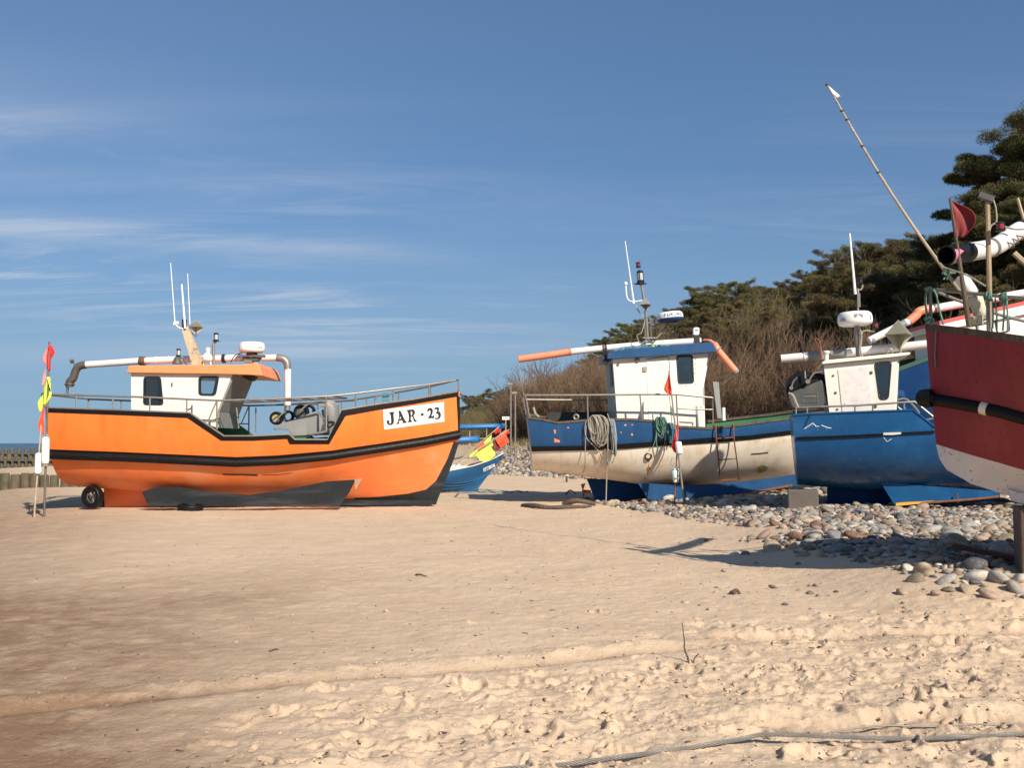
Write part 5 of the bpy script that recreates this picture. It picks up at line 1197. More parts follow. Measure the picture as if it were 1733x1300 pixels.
# mast, radar
g = G(); g.tube([fr.P(1453, 608, .1), fr.P(1450, 552, .1)], .055, 10); g.tube([fr.P(1452, 528, .1), fr.P(1452, 495, .1), fr.P(1451.5, 488, .1)], .022, 8); g.box(fr.P(1453.5, 508, .1), (.06, .05, .3)); g.build('mast', 'steel', root)
rc = fr.P(1447.5, 551, .1); tl = Vector((-.03, 0, 1)); radome(root, rc, .365, .30, tl)
g = G(); f_c = on_cyl(rc + Vector((0, 0, .11)), .365, R(0)); g.add([f_c(-.045, 0.02), f_c(.13, .02), f_c(.13, .10), f_c(-.045, .10)], [(0, 1, 2, 3)]); g.build('radar_label', 'grey', root, smooth=False)
lettering(root, 'AN', on_cyl(rc + Vector((0, 0, .07)), .365, R(-58)), .07, .06, .02); lettering(root, 'G', on_cyl(rc + Vector((0, 0, .11)), .365, R(50)), .08, .05, .02)
g = G(); g.tube([fr.P(1447.5, 498, .1), fr.P(1438, 395, .1)], [.03, .018], 8); g.build('aerial', 'white', root)
lamp(root, fr.P(1456, 480, .1), .05, .12, 'gasket'); g = G(); g.tube(smooth_pts([fr.P(1452, 492, .1), fr.P(1458, 489, .1), fr.P(1460, 482, .1)], 4), .018, 6); g.tube(smooth_pts([fr.P(1454, 552, 0), fr.P(1458, 570, 0), fr.P(1456, 590, 0), fr.P(1460, 606, 0)], 4), .02, 6); g.tube(smooth_pts([fr.P(1458, 566, 0), fr.P(1462, 560, 0), fr.P(1480, 561, 0)], 4), .018, 6); g.build('cable', 'rope', root)
lamp(root, fr.P(1481.5, 556, 0), .06, .14, 'redlens')
g = G(); g.tube([fr.P(1390, 606, .3), fr.P(1387, 577, .3)], .03, 6); g.tube(smooth_pts([fr.P(1387, 577, .3), fr.P(1380, 572, .3), fr.P(1381, 580, .3), fr.P(1386, 582, .3)], 5), .014, 6); g.build('hook_post', 'rust', root)
octa(root, fr.P(1521, 567, .2), .33, m='brass'); g = G(); g.tube([fr.P(1524, 601, .2), fr.P(1523, 575, .2)], .03, 6); g.build('reflector_post', 'brass', root)
g = G(); g.tube([fr.P(1322, 607.5, .6), fr.P(1402, 600, .6), fr.P(1500, 590, .6), fr.P(1600, 579.5, .6)], .095, 18); ring(g, fr.P(1361, 603.5, .6), .098, .012, (1, 0, .1)); g.build('net_pipe', 'whitepipe', root)
g = G(); g.tube([fr.P(1368, 603.4, .6), fr.P(1390, 601.3, .6)], .101, 18); g.tube([fr.P(1402, 600.2, .6), fr.P(1432, 597.2, .6)], .101, 18); g.build('pipe_sleeve', 'grey', root)
# winch ahead of the house (aft deck)
g = G(); g.prism(fr.poly([(1334, 672), (1338, 665), (1390, 643), (1396, 655), (1397, 670), (1393, 690), (1342, 690)], -.7), -.7, -.2); wn_ = g.build('net_hauler', 'darkgrey', root, smooth=False, bevel=.015)
g = G(); g.lathe([(.10, -.3), (.36, -.28), (.39, -.22), (.39, .10), (.36, .16), (.1, .18)], fr.P(1360, 660, -.35), 26, (0, 1, 0)); g.build('hauler_drum', 'black', wn_)
g = G(); g.lathe([(.05, -.3), (.20, -.28), (.22, -.22), (.22, .10), (.1, .18)], fr.P(1383, 650, -.30), 22, (0, 1, 0)); g.build('hauler_drum', 'black', wn_)
g = G()
g.tube(smooth_pts([fr.P(1339, 657, -.72), fr.P(1342, 647, -.72), fr.P(1349, 639, -.72)], 4), .018, 6); g.lathe([(.04, 0), (.04, .06)], fr.P(1339, 657, -.72), 10, (0, -1, 0)); g.tube(smooth_pts([fr.P(1369, 645, -.74), fr.P(1374, 636, -.74), fr.P(1380, 631, -.74), fr.P(1392, 630, -.74)], 4), .02, 6); g.lathe([(.05, 0), (.05, .06)], fr.P(1367, 646, -.74), 10, (0, -1, 0)); g.tube([fr.P(1362, 628, -.74), fr.P(1363, 641, -.74)], .02, 6)
g.build('hauler_arm', 'steel', wn_)
bp = fr.poly([(1358, 665), (1384, 665), (1384, 681), (1358, 681)], -.7); g = G(); g.prism(bp, -.712, -.701, [grow(bp, -.012)]); g.prism(fr.poly([(1360, 671), (1382, 669.5), (1382, 672), (1360, 672.5)], -.71), -.712, -.701); g.build('hauler_plate', 'steel', wn_, smooth=False)
g = G(); g.tube(smooth_pts([fr.P(1335, 666, -.9), fr.P(1342, 670, -.95), fr.P(1347, 682, -.95), fr.P(1351, 690, -.95)], 4), .03, 6); g.build('hose', 'rope', root)
# rails
g = G(); both(g, rail_line(H, [(1346, 690.5), (1404, 688), (1450, 686.5), (1548, 680), (1580, 706)], -.05, 3), .02); g.build('top_rail', 'steel', root)
for a, t_, b in ((1347, 690, 702), (1366, 689.5, 702), (1447, 686.5, 698), (1477, 685, 697), (1530, 681, 695)):
    g = G(); both(g, [H.px(a, t_, -.05), H.px(a, b, -.05)], .018, 6); g.build('stanchion', 'steel', root)
g = G(); g.tube(smooth_pts([fr.P(1520, 677, .6), fr.P(1534, 676, .6), fr.P(1552, 694, .6), fr.P(1555, 700, .6)], 4), .025, 6); g.tube([fr.P(1562, 712, -.9), fr.P(1582, 708, -.9)], .022, 6); g.build('rail_hoop', 'steel', root)
for pts in ([(1361, 726), (1369, 721), (1376, 716)], [(1376, 717), (1381, 722), (1386, 722)], [(1390, 720), (1400, 724), (1407, 725)], [(1495, 740), (1501, 748), (1509, 743)]):
    g = G(); g.tube([H.px(a, b, .002) for a, b in pts], .008, 4); g.build('scratch', 'white', root)
g = G(); g.tube([H.px(1373, 700, .03), H.px(1362, 722, .02)], .012, 5); g.build('hanging_strap', 'dark', root)
H3, fr3, root3 = H, fr, root
w = ground(1360, 862, .2); T = Rel(fr3, 'concrete_block', fr3.loc((w.x, w.y, gz(w.x, w.y) - .08)), 'grey-brown square block propping up the stern of the plain blue boat', 'block')
g = G(); p0 = T.P(1334, 861, T.b.y - .25); p1 = T.P(1385, 830, T.b.y - .25); g.box(((p0.x + p1.x) / 2, 0, (p1.z - .08) / 2 + .0), (p1.x - p0.x, .55, p1.z + .08)); o = g.build('block_body', 'concrete', T.root, smooth=False, bevel=.02)

# ================================================================== DEEP BLUE BOAT BEHIND
fr = Frame(16.6, 29.0, R(2.0)); root = empty('fishing_boat', fr.O, fr.yaw)
tag(root, 'deep blue fishing boat with red-trimmed white wheelhouse, mostly hidden behind the red boat', 'fishing boat')
H = Hull(fr, -1, 3.0, [(1500, 632), (1520, 626), (1580, 604), (1650, 590), (1733, 580), (1900, 560), (2050, 540)], [(1500, 660), (1580, 640), (1733, 620), (2050, 590)], [(1500, 800), (1580, 812), (1733, 815), (2000, 800)], [(1503, 630), (1508, 700), (1514, 805)], [(2060, 538), (2040, 700), (2000, 810)], None, tr=.85, sm=.4, n=2.3)
H.build(root, 'blue4', 'blue4', cap=(.12, .12), m_cap='darkgreen', deckdrop=.8)
H.patch([(1518, 660), (1530, 661), (1536, 700), (1522, 702)], 'blue3', 'repaint_patch', root, off=.006)
g = G(); g.prism(fr.poly([(1540, 640), (1560, 634), (1560, 812), (1540, 812)], 0), -.12, .12); g.build('skeg', 'blue4', root, smooth=False)
wl_ = fr.poly([(1600, 556), (1760, 523), (1760, 640), (1604, 640)], -1.0)[::-1]
wz = [fr.poly([(1706, 541), (1723, 537), (1724, 556), (1710, 560)], -1.0)]
wh = plate_walls('wheelhouse', 'cream', root, wl_, -1.0, 1.0, -1, skip=(0, 1, 2, 3))
wall_between(fr.U(1600, 556, -1.0), fr.U(1604, 640, -1.0), -.955, .955, 'cream', 'aft_wall', wh)
for pl in ([(1652, 548), (1676, 543), (1679, 566), (1655, 570)], [(1684, 541), (1706, 537), (1708, 560), (1688, 564)], [(1740, 530), (1755, 527), (1755, 556), (1742, 558)]): window(wh, fr.poly(pl, -1.0), -1.0, -1, 'glassdark')
g = G(); g.prism(fr.poly([(1590, 549), (1770, 507), (1770, 525), (1592, 559)], -1.12), -1.12, 1.12); g.build('roof', 'cream', wh, smooth=False)
g = G(); g.prism(fr.poly([(1590, 543), (1770, 501), (1770, 507), (1590, 549)], -1.14), -1.14, 1.14); g.build('roof_trim', 'redstripe', wh, smooth=False)
g = G(); g.tube([fr.P(1471, 577, .4), fr.P(1540, 543, .4)], .12, 16); g.build('net_pipe', 'whitepipe', root)
g = G(); g.tube([fr.P(1514, 556, .4), fr.P(1532, 547, .4)], .126, 16); g.mark(); g.tube([fr.P(1478, 575, .4), fr.P(1474, 577, .4)], .13, 16); g.build('pipe_sleeve', 'grey', root)
g = G(); g.tube(smooth_pts([fr.P(1538, 544, .4), fr.P(1550, 534, .4), fr.P(1556, 527, .4), fr.P(1574, 522, .4)], 5), .135, 16); g.build('pipe_elbow', 'orangepipe', root)
g = G(); g.tube([fr.P(1572, 524, .4), fr.P(1640, 512, .4), fr.P(1760, 492, .4)], .13, 16); g.build('net_pipe', 'whitepipe', root)
g = G(); g.lathe([(.13, -.04), (.15, -.04), (.15, .04), (.13, .04)], fr.P(1581, 522, .4), 14, (1, 0, .15)); g.build('pipe_clamp', 'steel_dark', root)
root4 = root

# ================================================================== RED BOAT
fr = Frame(4.47, 10.2, R(180 - 20)); root = empty('fishing_boat', fr.O, fr.yaw)
tag(root, 'dark red fishing boat with dirty white bottom, bow pointing left at the right edge', 'fishing boat')
def RPX(du, v, z):   # project a local point of this frame back to the photograph's grid
    w = fr.O + fr.u * du + fr.v * v + Vector((0, 0, z)) - Vector((0, 0, CAMZ)); c, s_ = math.cos(PITCH), math.sin(PITCH)
    f = w.y * c + w.z * s_; up = -w.y * s_ + w.z * c; return (866.5 + FPX * w.x / f, 650 - FPX * up / f)
H = Hull(fr, 1, 2.9, [(1566, 555), (1590, 557), (1640, 563), (1690, 570), (1733, 576), (1900, 592), (2400, 630)], [(1584, 752), (1640, 769), (1690, 783), (1733, 796), (1900, 832), (2400, 930)],
         [(1600, 796), (1640, 818), (1690, 834), (1733, 847), (1900, 880), (2400, 1040)], [(3050, 640), (3000, 1100)], [(1566, 552), (1573, 640), (1579, 700), (1584, 752), (1590, 777), (1603, 797), (1625, 815)], None, tr=.8, sm=.45, n=2.4, botfac=.2, railfac=.55, fine=1.9, full=.6)
H.build(root, 'lowwhite', 'red', cap=(.10, .07), m_cap='darkwood', deckdrop=.55)
H.rub([(1568, 674), (1600, 679), (1640, 686), (1690, 696), (1733, 708), (1900, 741), (2400, 850)], .066, root, sink=-.15, k=5)
b0 = H.px(1568, 674, 0); g = G(); g.tube([b0 + Vector((-.05, .03, 0)), Vector((b0.x + .02, 0, b0.z)), Vector((b0.x - .03, -b0.y - .03, b0.z))], .10, 12); g.build('rub_rail', 'black', root)
H.rub([(1661, 690), (1667, 691.4), (1673, 692.8)], .068, root, 'fender_tape', 'hullwhite', k=2, sink=-.15)
g = G(); pts = [RPX(-1.3, 0, .9), RPX(-1.3, 0, .8)]; kz = .82
kb = [H.cb[1][0], interp(.5, *H.cb), interp(.92, *H.cb)]; L0 = H.Uat(0, kb[0]); L1 = H.Uat(.92, kb[2])
g.prism([(L1, kb[2] + .06), (L0 * .5 + L1 * .5, kb[1] + .05), (L0, kb[0] + .05), (L0, kb[0] - .10), (L0 * .5 + L1 * .5, kb[1] - .08), (L1 - .05, kb[2] - .06)], -.09, .09); g.build('keel', 'lowwhite', root, smooth=False)
# bow rail: near one follows the gunwale, the far one mirrors it
rl = rail_line(H, [(1573, 489), (1620, 494), (1680, 500), (1733, 505), (1900, 515), (2300, 530)], -.06, 3)
g = G(); both(g, rl, .019); g.tube([rl[0], Vector((rl[0].x + .03, 0, rl[0].z)), Vector((rl[0].x, -rl[0].y, rl[0].z))], .024); g.build('top_rail', 'steel', root)
for a in (1574, 1671, 1800, 2000):
    t = (a - 1573) / 160; tpt = H.px(a, 489 + 13 * t, -.06); bpt = H.px(a + 2, 560 + 10 * t, -.06); g = G(); both(g, [tpt, bpt], .019, 6); g.build('stanchion', 'steel', root)
# big net pipe, seen into its open end
vq = .45; A = [fr.P(a, b, vq - (a - 1602) / 130 * 1.15) for a, b in ((1602, 432), (1640, 426.5), (1672, 421), (1692, 413), (1712, 398), (1733, 385), (1790, 350))]
A = smooth_pts(A, 5)
def hollow(g, pts, r, n=20):
    b = len(g.v); g.tube(pts, r, n); g.f = g.f[:-2]; g.tube(pts, r * .93, n); g.f = g.f[:-2]
    return g
g = G(); hollow(g, A[9:], .098); g.build('net_pipe', 'whitepipe', root)
g = G(); hollow(g, A[:6], .101); ring(g, A[0], .095, .010, A[1] - A[0], 20, 6); g.build('pipe_mouth', 'black', root)
g = G(); hollow(g, A[5:10], .100); g.build('net_pipe', 'whitepipe', root)
ax0 = (A[1] - A[0]).normalized(); g = G(); pts = []
pk = mat('pink_paint_smear', (.55, .18, .26), .5, var=.2)
for k in range(8):
    aa = -1.2 + k * .28; e = ax0.orthogonal().normalized(); f2 = ax0.cross(e); d = (e * math.cos(aa) + f2 * math.sin(aa)) * .103
    pts.append([A[0] + d + ax0 * (.0 if j == 0 else .10 + .06 * math.sin(k * 1.7)) for j in range(2)])
g.grid(pts); g.build('pink_patch', pk, root)
for i_ in (12, 14):
    g = G(); g.lathe([(.099, -.022), (.108, -.022), (.108, .022), (.099, .022)], A[i_ - 1], 20, A[i_] - A[i_ - 1]); g.build('pipe_clamp', 'steel', root); break
g = G()
for i_, rr_ in ((16, .118), (18, .115), (20, .122)): ring(g, A[i_] + Vector((0, 0, -.03)), rr_, .008, (A[i_ + 1] - A[i_]) + Vector((.02, .03, .02)), 24, 5)
g.build('cord_loop', 'steel', root)
g = G(); hollow(g, A[24:28], .101); g.build('pipe_sleeve', 'black', root)
# lamp post with floodlight
g = G(); pb = fr.P(1676, 556, .35); pt = fr.P(1671, 342, .35); g.tube([pb, pt], .025, 8); g.build('lamp_post', 'wood', root)
g = G(); c = fr.P(1669, 334, .35); rt = Matrix.Rotation(R(-28), 3, 'Y'); g.box(c, (.15, .09, .055), rt); 
for k in range(6): g.box(c + rt @ Vector((-.062 + k * .025, 0, .036)), (.006, .09, .02), rt)
g.build('floodlight', 'darkgrey', root, smooth=False)
g = G(); g.tube(smooth_pts([fr.P(1680, 336, .33), fr.P(1685, 352, .3), fr.P(1686, 375, .3), fr.P(1678, 381, .3), fr.P(1674, 390, .3)], 5), .010, 5); g.tube(smooth_pts([fr.P(1686, 375, .3), fr.P(1700, 383, .2), fr.P(1720, 388, .2), fr.P(1745, 386, .2)], 5), .010, 5)
g.tube(smooth_pts([fr.P(1591, 445, vq), fr.P(1600, 453, vq), fr.P(1635, 465, vq + .2), fr.P(1668, 484, vq + .3)], 6), .010, 5); g.build('cable', 'rope', root)
g = G(); c = fr.P(1693, 391, vq); lamp(root, c, .04, .1, 'redlens')
# rear cabin hints right of the frame edge: mast stick
g = G(); g.tube([fr.P(1733, 372, -.2), fr.P(1722, 335, -.2)], .016, 6); g.mark(); g.tube([fr.P(1745, 455, -.2), fr.P(1716, 428, -.2)], .03, 6); g.build('boom', 'bamboo', root)
H5, fr5, root5 = H, fr, root
# loose gear on the red boat
def loose(name, label, cat, base, fr_=fr5): return Rel(fr_, name, base, label, cat)
b = fr.P(1640, 540, -.1); b.z -= .1; T = loose('bamboo_pole', 'long slanting bamboo pole with torn white ribbon, rising high above the red bow', 'bamboo pole', b)
top = T.P(1400, 143, -.9); g = G(); N_ = 26; base_ = T.P(1645, 520, .0)
pts = [base_.lerp(top, k / N_) for k in range(N_ + 1)]; pts = [p + Vector((0, 0, -.12 * math.sin(math.pi * k / N_))) for k, p in enumerate(pts)]
g.tube(pts, [.021 - .011 * k / N_ for k in range(N_ + 1)], 8)
for k in range(3, N_, 3): ring(g, pts[k], .021 - .010 * k / N_, .006, pts[k + 1] - pts[k], 10, 5)
g.build('cane', 'bamboo', T.root)
cloth('ribbon', [pts[-1], pts[-2]], [pts[-1] + Vector((-.16, .02, -.18)), pts[-2] + Vector((-.05, .02, -.06))], 'foam', T.root, .02, seed=31)
cloth('ribbon', [pts[-5], pts[-6]], [pts[-5] + Vector((-.06, .03, -.14)), pts[-6] + Vector((-.02, .03, -.05))], 'foam', T.root, .02, seed=32)
g = G()
for k in (-1, -4, -5, -8, -11): ring(g, pts[k], .018, .010, (0, 0, 1), 8, 5)
g.build('binding', 'darkgrey', T.root)
b = fr.P(1640, 552, .45); T = loose('marker_pole', 'brown marker pole with a maroon flag standing in the red bow', 'marker pole', b)
g = G(); g.tube([Vector((0, 0, 0)), T.P(1632, 500, .45), T.P(1608, 336, .45)], [.027, .024, .014], 8); g.build('pole', 'darkwood', T.root)
cloth('flag', [T.P(1609.5, 341, .45), T.P(1613, 362, .45), T.P(1616, 383, .45), T.P(1619, 401, .45)], [T.P(1614, 341, .45), T.P(1646, 357, .47), T.P(1652, 380, .47), T.P(1632, 403, .47)], 'flagmaroon', T.root, .035, n=14, k=12, seed=41, ph=1.2)
def slab_float(label, a, b_, v, r, m):
    A0 = fr5.P(*a, v); B0 = fr5.P(*b_, v); T = loose('float', label, 'float', A0); ax = B0 - A0; l = ax.length; g = G()
    g.lathe([(r * .4, 0), (r * .85, l * .03), (r * 1.0, l * .1), (r * .97, l * .5), (r * 1.0, l * .88), (r * .8, l * .97), (r * .4, l)], (0, 0, 0), 16, ax)
    o = g.build('float_body', m, T.root, ang=60); return T
T = slab_float('white and grey foam float leaning on the red boat rail, under the pipe mouth', (1648, 500), (1624, 467), .25, .072, 'foam')
T = slab_float('large yellowed pitted foam float inside the red boat rail', (1666, 543), (1648, 500), .3, .078, 'foamold')
T = slab_float('small yellowed foam float lying lowest on the red boat gunwale', (1652, 551), (1651, 535), .35, .07, 'foamold')
b = H5.px(1690, 505, .0); T = loose('rope_bundle', 'green cord knotted round the red boat rail with tails hanging down', 'rope', b); r = random.Random(3); g = G()
for cx, n_ in ((1672, 5), (1697, 8)):
    for k in range(n_):
        x = cx + r.uniform(-5, 5); y = 502 + (cx - 1672) * .05; ring(g, H5.px(x, y, -.05) - T.b, .035 + r.uniform(0, .015), .010, (1, r.uniform(-.5, .5), r.uniform(-.4, .4)), 10, 5)
for x0, x1, y1 in ((1699, 1697, 560), (1703, 1705, 561), (1679, 1680, 556), (1684, 1687, 558)): g.tube(smooth_pts([H5.px(x0, 504, -.03) - T.b, H5.px((x0 + x1) / 2 + 1, 530, -.02) - T.b, H5.px(x1, y1, -.02) - T.b], 5), .009, 5)
g.build('rope', 'ropegreen', T.root)
b = H5.px(1570, 550, .0); T = loose('rope_bundle', 'pale green rope looped over the bow corner of the red boat', 'rope', b); g = G()
g.tube(smooth_pts([H5.px(a, b2, .02) - T.b for a, b2 in ((1571, 548), (1567, 520), (1567, 500), (1572, 487), (1578, 488))], 5), .013, 6); g.tube(smooth_pts([H5.px(a, b2, .02) - T.b for a, b2 in ((1578, 488), (1585, 500), (1590, 525), (1597, 549))], 5), .012, 6)
for k in range(6): ring(g, H5.px(1569 + k * 1.5, 538 + (k % 3) * 3, .02) - T.b, .03, .011, (r.uniform(-1, 1), .5, r.uniform(-1, 1)), 10, 5)
g.tube(smooth_pts([H5.px(a, b2, .02) - T.b for a, b2 in ((1584, 558), (1583, 580), (1582, 600), (1583, 622))], 5), .006, 5); g.build('rope', 'ropegreen', T.root)
b = fr5.P(1617, 462, vq); T = loose('rope_bundle', 'frayed teal rope tuft tied to the cable below the pipe mouth', 'rope', b); g = G()
for k in range(8): g.tube(smooth_pts([Vector((0, 0, 0)), Vector((r.uniform(.03, .09), r.uniform(-.03, .03), r.uniform(-.02, .03))), Vector((r.uniform(.08, .13), r.uniform(-.05, .05), r.uniform(-.07, .03)))], 4), .008, 5)
g.build('rope', 'ropegreen', T.root)
# timber blocks under the red boat
def block(name, label, x, y, sx, sy, h, rz, m='darkwood', cat='timber block', z=None):
    o = empty(name, (x, y, (gz(x, y) if z is None else z) - .06), rz); tag(o, label, cat); g = G()
    for k in range(3): g.box(((k - 1) * sx / 3, 0, (h + .06) / 2), (sx / 3 - .008, sy, h + .06 - .01 * k)); g.build('beam', m, o, smooth=False, bevel=.012); g = G()
    return o
def under(du, sx, sy, label, dy=0.0):
    q = H.S(du, 1.0); zb = interp(q, *H.cb) - .07; w = at_world(fr5, Vector((du, dy, 0))); z0 = gz(w.x, w.y); block('timber_block', label, w.x, w.y, sx, sy, max(.15, zb - z0 + .03), R(-20))
under(-1.06, .46, .50, 'dark upright timber block under the red boat at the right edge')
for du, lb in ((-4.2, 'dark timber block under the middle of the red boat'), (-7.2, 'dark timber block under the stern of the red boat')):
    under(du, .5, .4, lb)
w = ground(1675, 962, .2); o = empty('plank', (w.x, w.y, gz(w.x, w.y) + .05), R(-38)); tag(o, 'red-brown plank lying slanted over cobbles beside the timber block', 'plank'); g = G(); g.box((0, 0, .05), (.75, .16, .05), Matrix.Rotation(R(8), 3, 'Y')); g.build('board', 'redwood', o, smooth=False, bevel=.008)

# ================================================================== SMALL BLUE BOAT BEHIND THE ORANGE BOW
fr = Frame(-1.0, 31.5, R(12)); root = empty('rowing_boat', fr.O, fr.yaw)
tag(root, 'small open clinker boat painted light blue, full of flags and floats behind the orange bow', 'rowing boat')
H = Hull(fr, -1, 1.7, [(640, 795), (700, 799), (755, 798), (800, 789), (830, 779), (853, 767)], [(640, 812), (740, 815), (790, 812), (830, 800), (845, 785)], [(650, 836), (740, 836), (790, 835), (808, 830)], [(640, 793), (650, 838)], [(856, 765), (842, 785), (822, 810), (803, 836)], None, tr=.7, sm=.4, n=2.0, botfac=.3, full=.5)
H.build(root, 'skyblue', 'skyblue', m_in='hullwhite', cap=(.06, .03), m_cap='hullwhite', deckdrop=.35)
for yo in (0, 5, 9):
    g = G(); pl = [(740, 818 + yo), (780, 817.5 + yo * .9), (808, 812 + yo * .6), (828, 800 + yo * .3)]; P_ = [H.px(a, b, .008) for a, b in pl]; g.tube(smooth_pts(P_, 3), .016, 5); g.build('strake', 'skyblue', root)
H.strip([(818, 793), (837, 785)], [(818.5, 799), (838, 790)], k=3, far=False, off=.01).build('name_plate', 'plate', root)
lettering(root, 'JAR-12', lambda x, y: H.px(820 + x * 52, 797.2 - x * 23 - y * 52, .014), .062, .036, .016, th=.2)
g = G(); g.prism(fr.poly([(700, 830), (800, 832), (805, 839), (700, 840)], 0), -.05, .05); g.build('skeg', 'skyblue', root, smooth=False)
H6, fr6 = H, fr
specs = [((765, 800), (856, 728), 'yellow', [(812, 752), (818, 778), (806, 776)], [(825, 742), (841, 770), (836, 779)]), ((757, 798), (845, 722), 'orange', [(806, 757), (814, 752)], [(818, 748), (826, 742)]), ((748, 798), (862, 727), 'orange', [(835, 747), (845, 762)], [(852, 732), (862, 752)])]
labs = ['marker pole with a large yellow flag lying in the small blue boat', 'rearmost marker pole with small red-tipped flags lying in the small blue boat', 'marker pole with an orange-red flag sticking out over the small blue bow']
for k, (a, b_, c_, e1, e2) in enumerate(specs):
    v = (-.15, .25, -.35)[k]; bb0 = fr.P(*a, v); T = Rel(fr, 'marker_pole', bb0, labs[k], 'marker pole', None); g = G(); g.tube([Vector((0, 0, 0)), T.P(*b_, v)], .018, 6); g.build('pole', 'bamboo', T.root)
    if k == 0:
        cloth('flag', [T.P(803, 768, v), T.P(818, 757, v), T.P(833, 746, v)], [T.P(812, 779, v - .1), T.P(826, 781, v - .12), T.P(839, 772, v - .1)], 'flagyellow', T.root, .04, seed=51)
    elif k == 1:
        cloth('flag', [T.P(792, 773, v), T.P(812, 755, v), T.P(832, 736, v)], [T.P(797, 777, v), T.P(816, 764, v), T.P(830, 750, v)], 'flagyellow', T.root, .03, seed=52); cloth('flag', [T.P(807, 757, v - .03), T.P(818, 748, v - .03)], [T.P(811, 764, v - .03), T.P(822, 753, v - .03)], 'flagorange', T.root, .02, seed=53); cloth('flag', [T.P(836, 731, v), T.P(843, 724, v)], [T.P(839, 736, v), T.P(847, 729, v)], 'flagred', T.root, .02, seed=54)
    else:
        cloth('flag', [T.P(838, 744, v), T.P(846, 738, v), T.P(854, 730, v)], [T.P(847, 759, v), T.P(855, 753, v), T.P(862, 748, v)], 'flagorange', T.root, .05, seed=55); cloth('flag', [T.P(853, 730, v), T.P(860, 727, v)], [T.P(856, 736, v), T.P(863, 733, v)], 'flagorange', T.root, .03, seed=56); cloth('flag', [T.P(834, 752, v + .05), T.P(843, 746, v + .05)], [T.P(842, 764, v + .05), T.P(849, 757, v + .05)], 'flagmaroon', T.root, .03, seed=57)
    A0 = T.P(a[0] + 3, a[1] - 3, v); B0 = T.P(a[0] + 14 - 2 * k, a[1] - 12 + k, v); ax = B0 - A0; g = G(); g.lathe([(.05, 0), (.085, .03), (.085, ax.length - .03), (.05, ax.length)], A0, 12, ax); g.build('float', 'foam', T.root)
w = ground(812, 832); T = Rel(fr6, 'rope', fr6.loc((w.x, w.y, gz(w.x, w.y) + .01)), 'turquoise mooring rope lying on sand from the small blue bow', 'rope'); g = G(); pts = []
for k in range(18):
    px_ = 808 + k * 5; w = ground(px_, 832 + .8 * math.sin(k * 1.3)); q = fr6.loc((w.x, w.y, gz(w.x, w.y) + .02)); pts.append(q - T.b)
g.tube(smooth_pts(pts, 3), .022, 5)
for k in (2, 9, 15): ring(g, pts[k], .06, .02, (.3, .2, 1), 10, 5)
g.build('strand', 'ropeteal', T.root)
# two light blue boats stored further up the bank
for lab, cx, cy, dist, ln, ht in (('bright blue boat stored on a rack far behind the orange bow, upper of two', 805, 722, 62, 3.9, .42), ('lower bright blue boat half hidden behind the orange bow, in the brush', 782, 744, 60, 2.2, .5)):
    x = (cx - 866.5) / FPX * dist; z = CAMZ + (750 - cy) / FPX * dist; f7 = Frame(x, dist, R(5)); rt_ = empty('stored_boat', (x, dist, z - ht / 2), R(5)); tag(rt_, lab, 'boat'); g = G(); rows = []
    for i_ in range(15):
        t = i_ / 14; hb = .7 * math.sin(math.pi * min(1, .18 + t * .82)) ** .6 if t < 1 else .02; row = []
        for j_ in range(9):
            a = math.pi * j_ / 8; row.append(((t - .5) * ln, -math.cos(a) * hb, ht * .9 * (1 - math.sin(a) ** .7) + .10 * t * t - .1 * abs(math.cos(a))))
        rows.append(row)
    g.grid(rows); g.build('hull', 'brightblue', rt_, solid=.03)
    g = G(); g.tube([(rows[i_][0]) for i_ in range(15)], .04, 6); g.tube([(rows[i_][8]) for i_ in range(15)], .04, 6); g.build('gunwale', 'brightblue', rt_)
    if cy < 730:
        zb_ = gz(x, dist) - (z - ht / 2); g = G()
        for u_ in (-1.4, -.4, .7, 1.6): 
            for v_ in (-.4, .4): g.box((u_, v_, (zb_ + .05) / 2), (.07, .07, abs(zb_) + .05))
            g.box((u_, 0, .02), (.07, 1.0, .07))
        for h_ in (.35, .7): g.box((0, -.4, zb_ * h_), (3.6, .05, .06))
        o = empty('boat_rack', (x, dist, z - ht / 2), R(5)); tag(o, 'weathered timber rack under the far bright blue boat', 'rack'); g.build('rack_frame', 'wood', o, smooth=False)
# far lamp post, thin post and sign
d0 = 55
def wp(px_, py_, d): r_ = ray(px_, py_); t = d / r_.y; return Vector((r_.x * t, d, CAMZ + r_.z * t))
for lab, px_, y0, y1, r_ in (('taller grey lamp pole rising from the brush far behind the boats', 864.5, 650, 735, .05), ('shorter grey pole right beside the tall lamp pole, in the brush', 872, 665, 735, .05)):
    t_ = wp(px_, y0, d0); zg = gz(t_.x, d0) - .1; o = empty('lamp_pole', (t_.x, d0, zg)); tag(o, lab, 'pole'); g = G(); g.tube([(0, 0, 0), (0, 0, t_.z - zg)], r_, 8); g.build('shaft', 'steel', o)
    g = G(); g.box((-.05, 0, t_.z - zg), (.3, .15, .12)); g.build('lamp_head', 'grey', o)
t_ = wp(856, 708, d0); zg = gz(t_.x, d0) - .1; o = empty('sign', (t_.x, d0, zg)); tag(o, 'small white sign board on a post in the far brush', 'sign'); g = G(); g.box((0, -.03, t_.z - zg), (.42, .03, .18)); g.build('sign_board', 'plate', o, smooth=False); g = G(); g.tube([(0, 0, 0), (0, 0, t_.z - zg)], .04, 6); g.build('sign_post', 'wood', o)
g = G()
for k in range(7): g.box((-.16 + k * .053, -.05, t_.z - zg + .01), (.032, .004, .05))
g.build('sign_text', 'printblue', o, smooth=False)
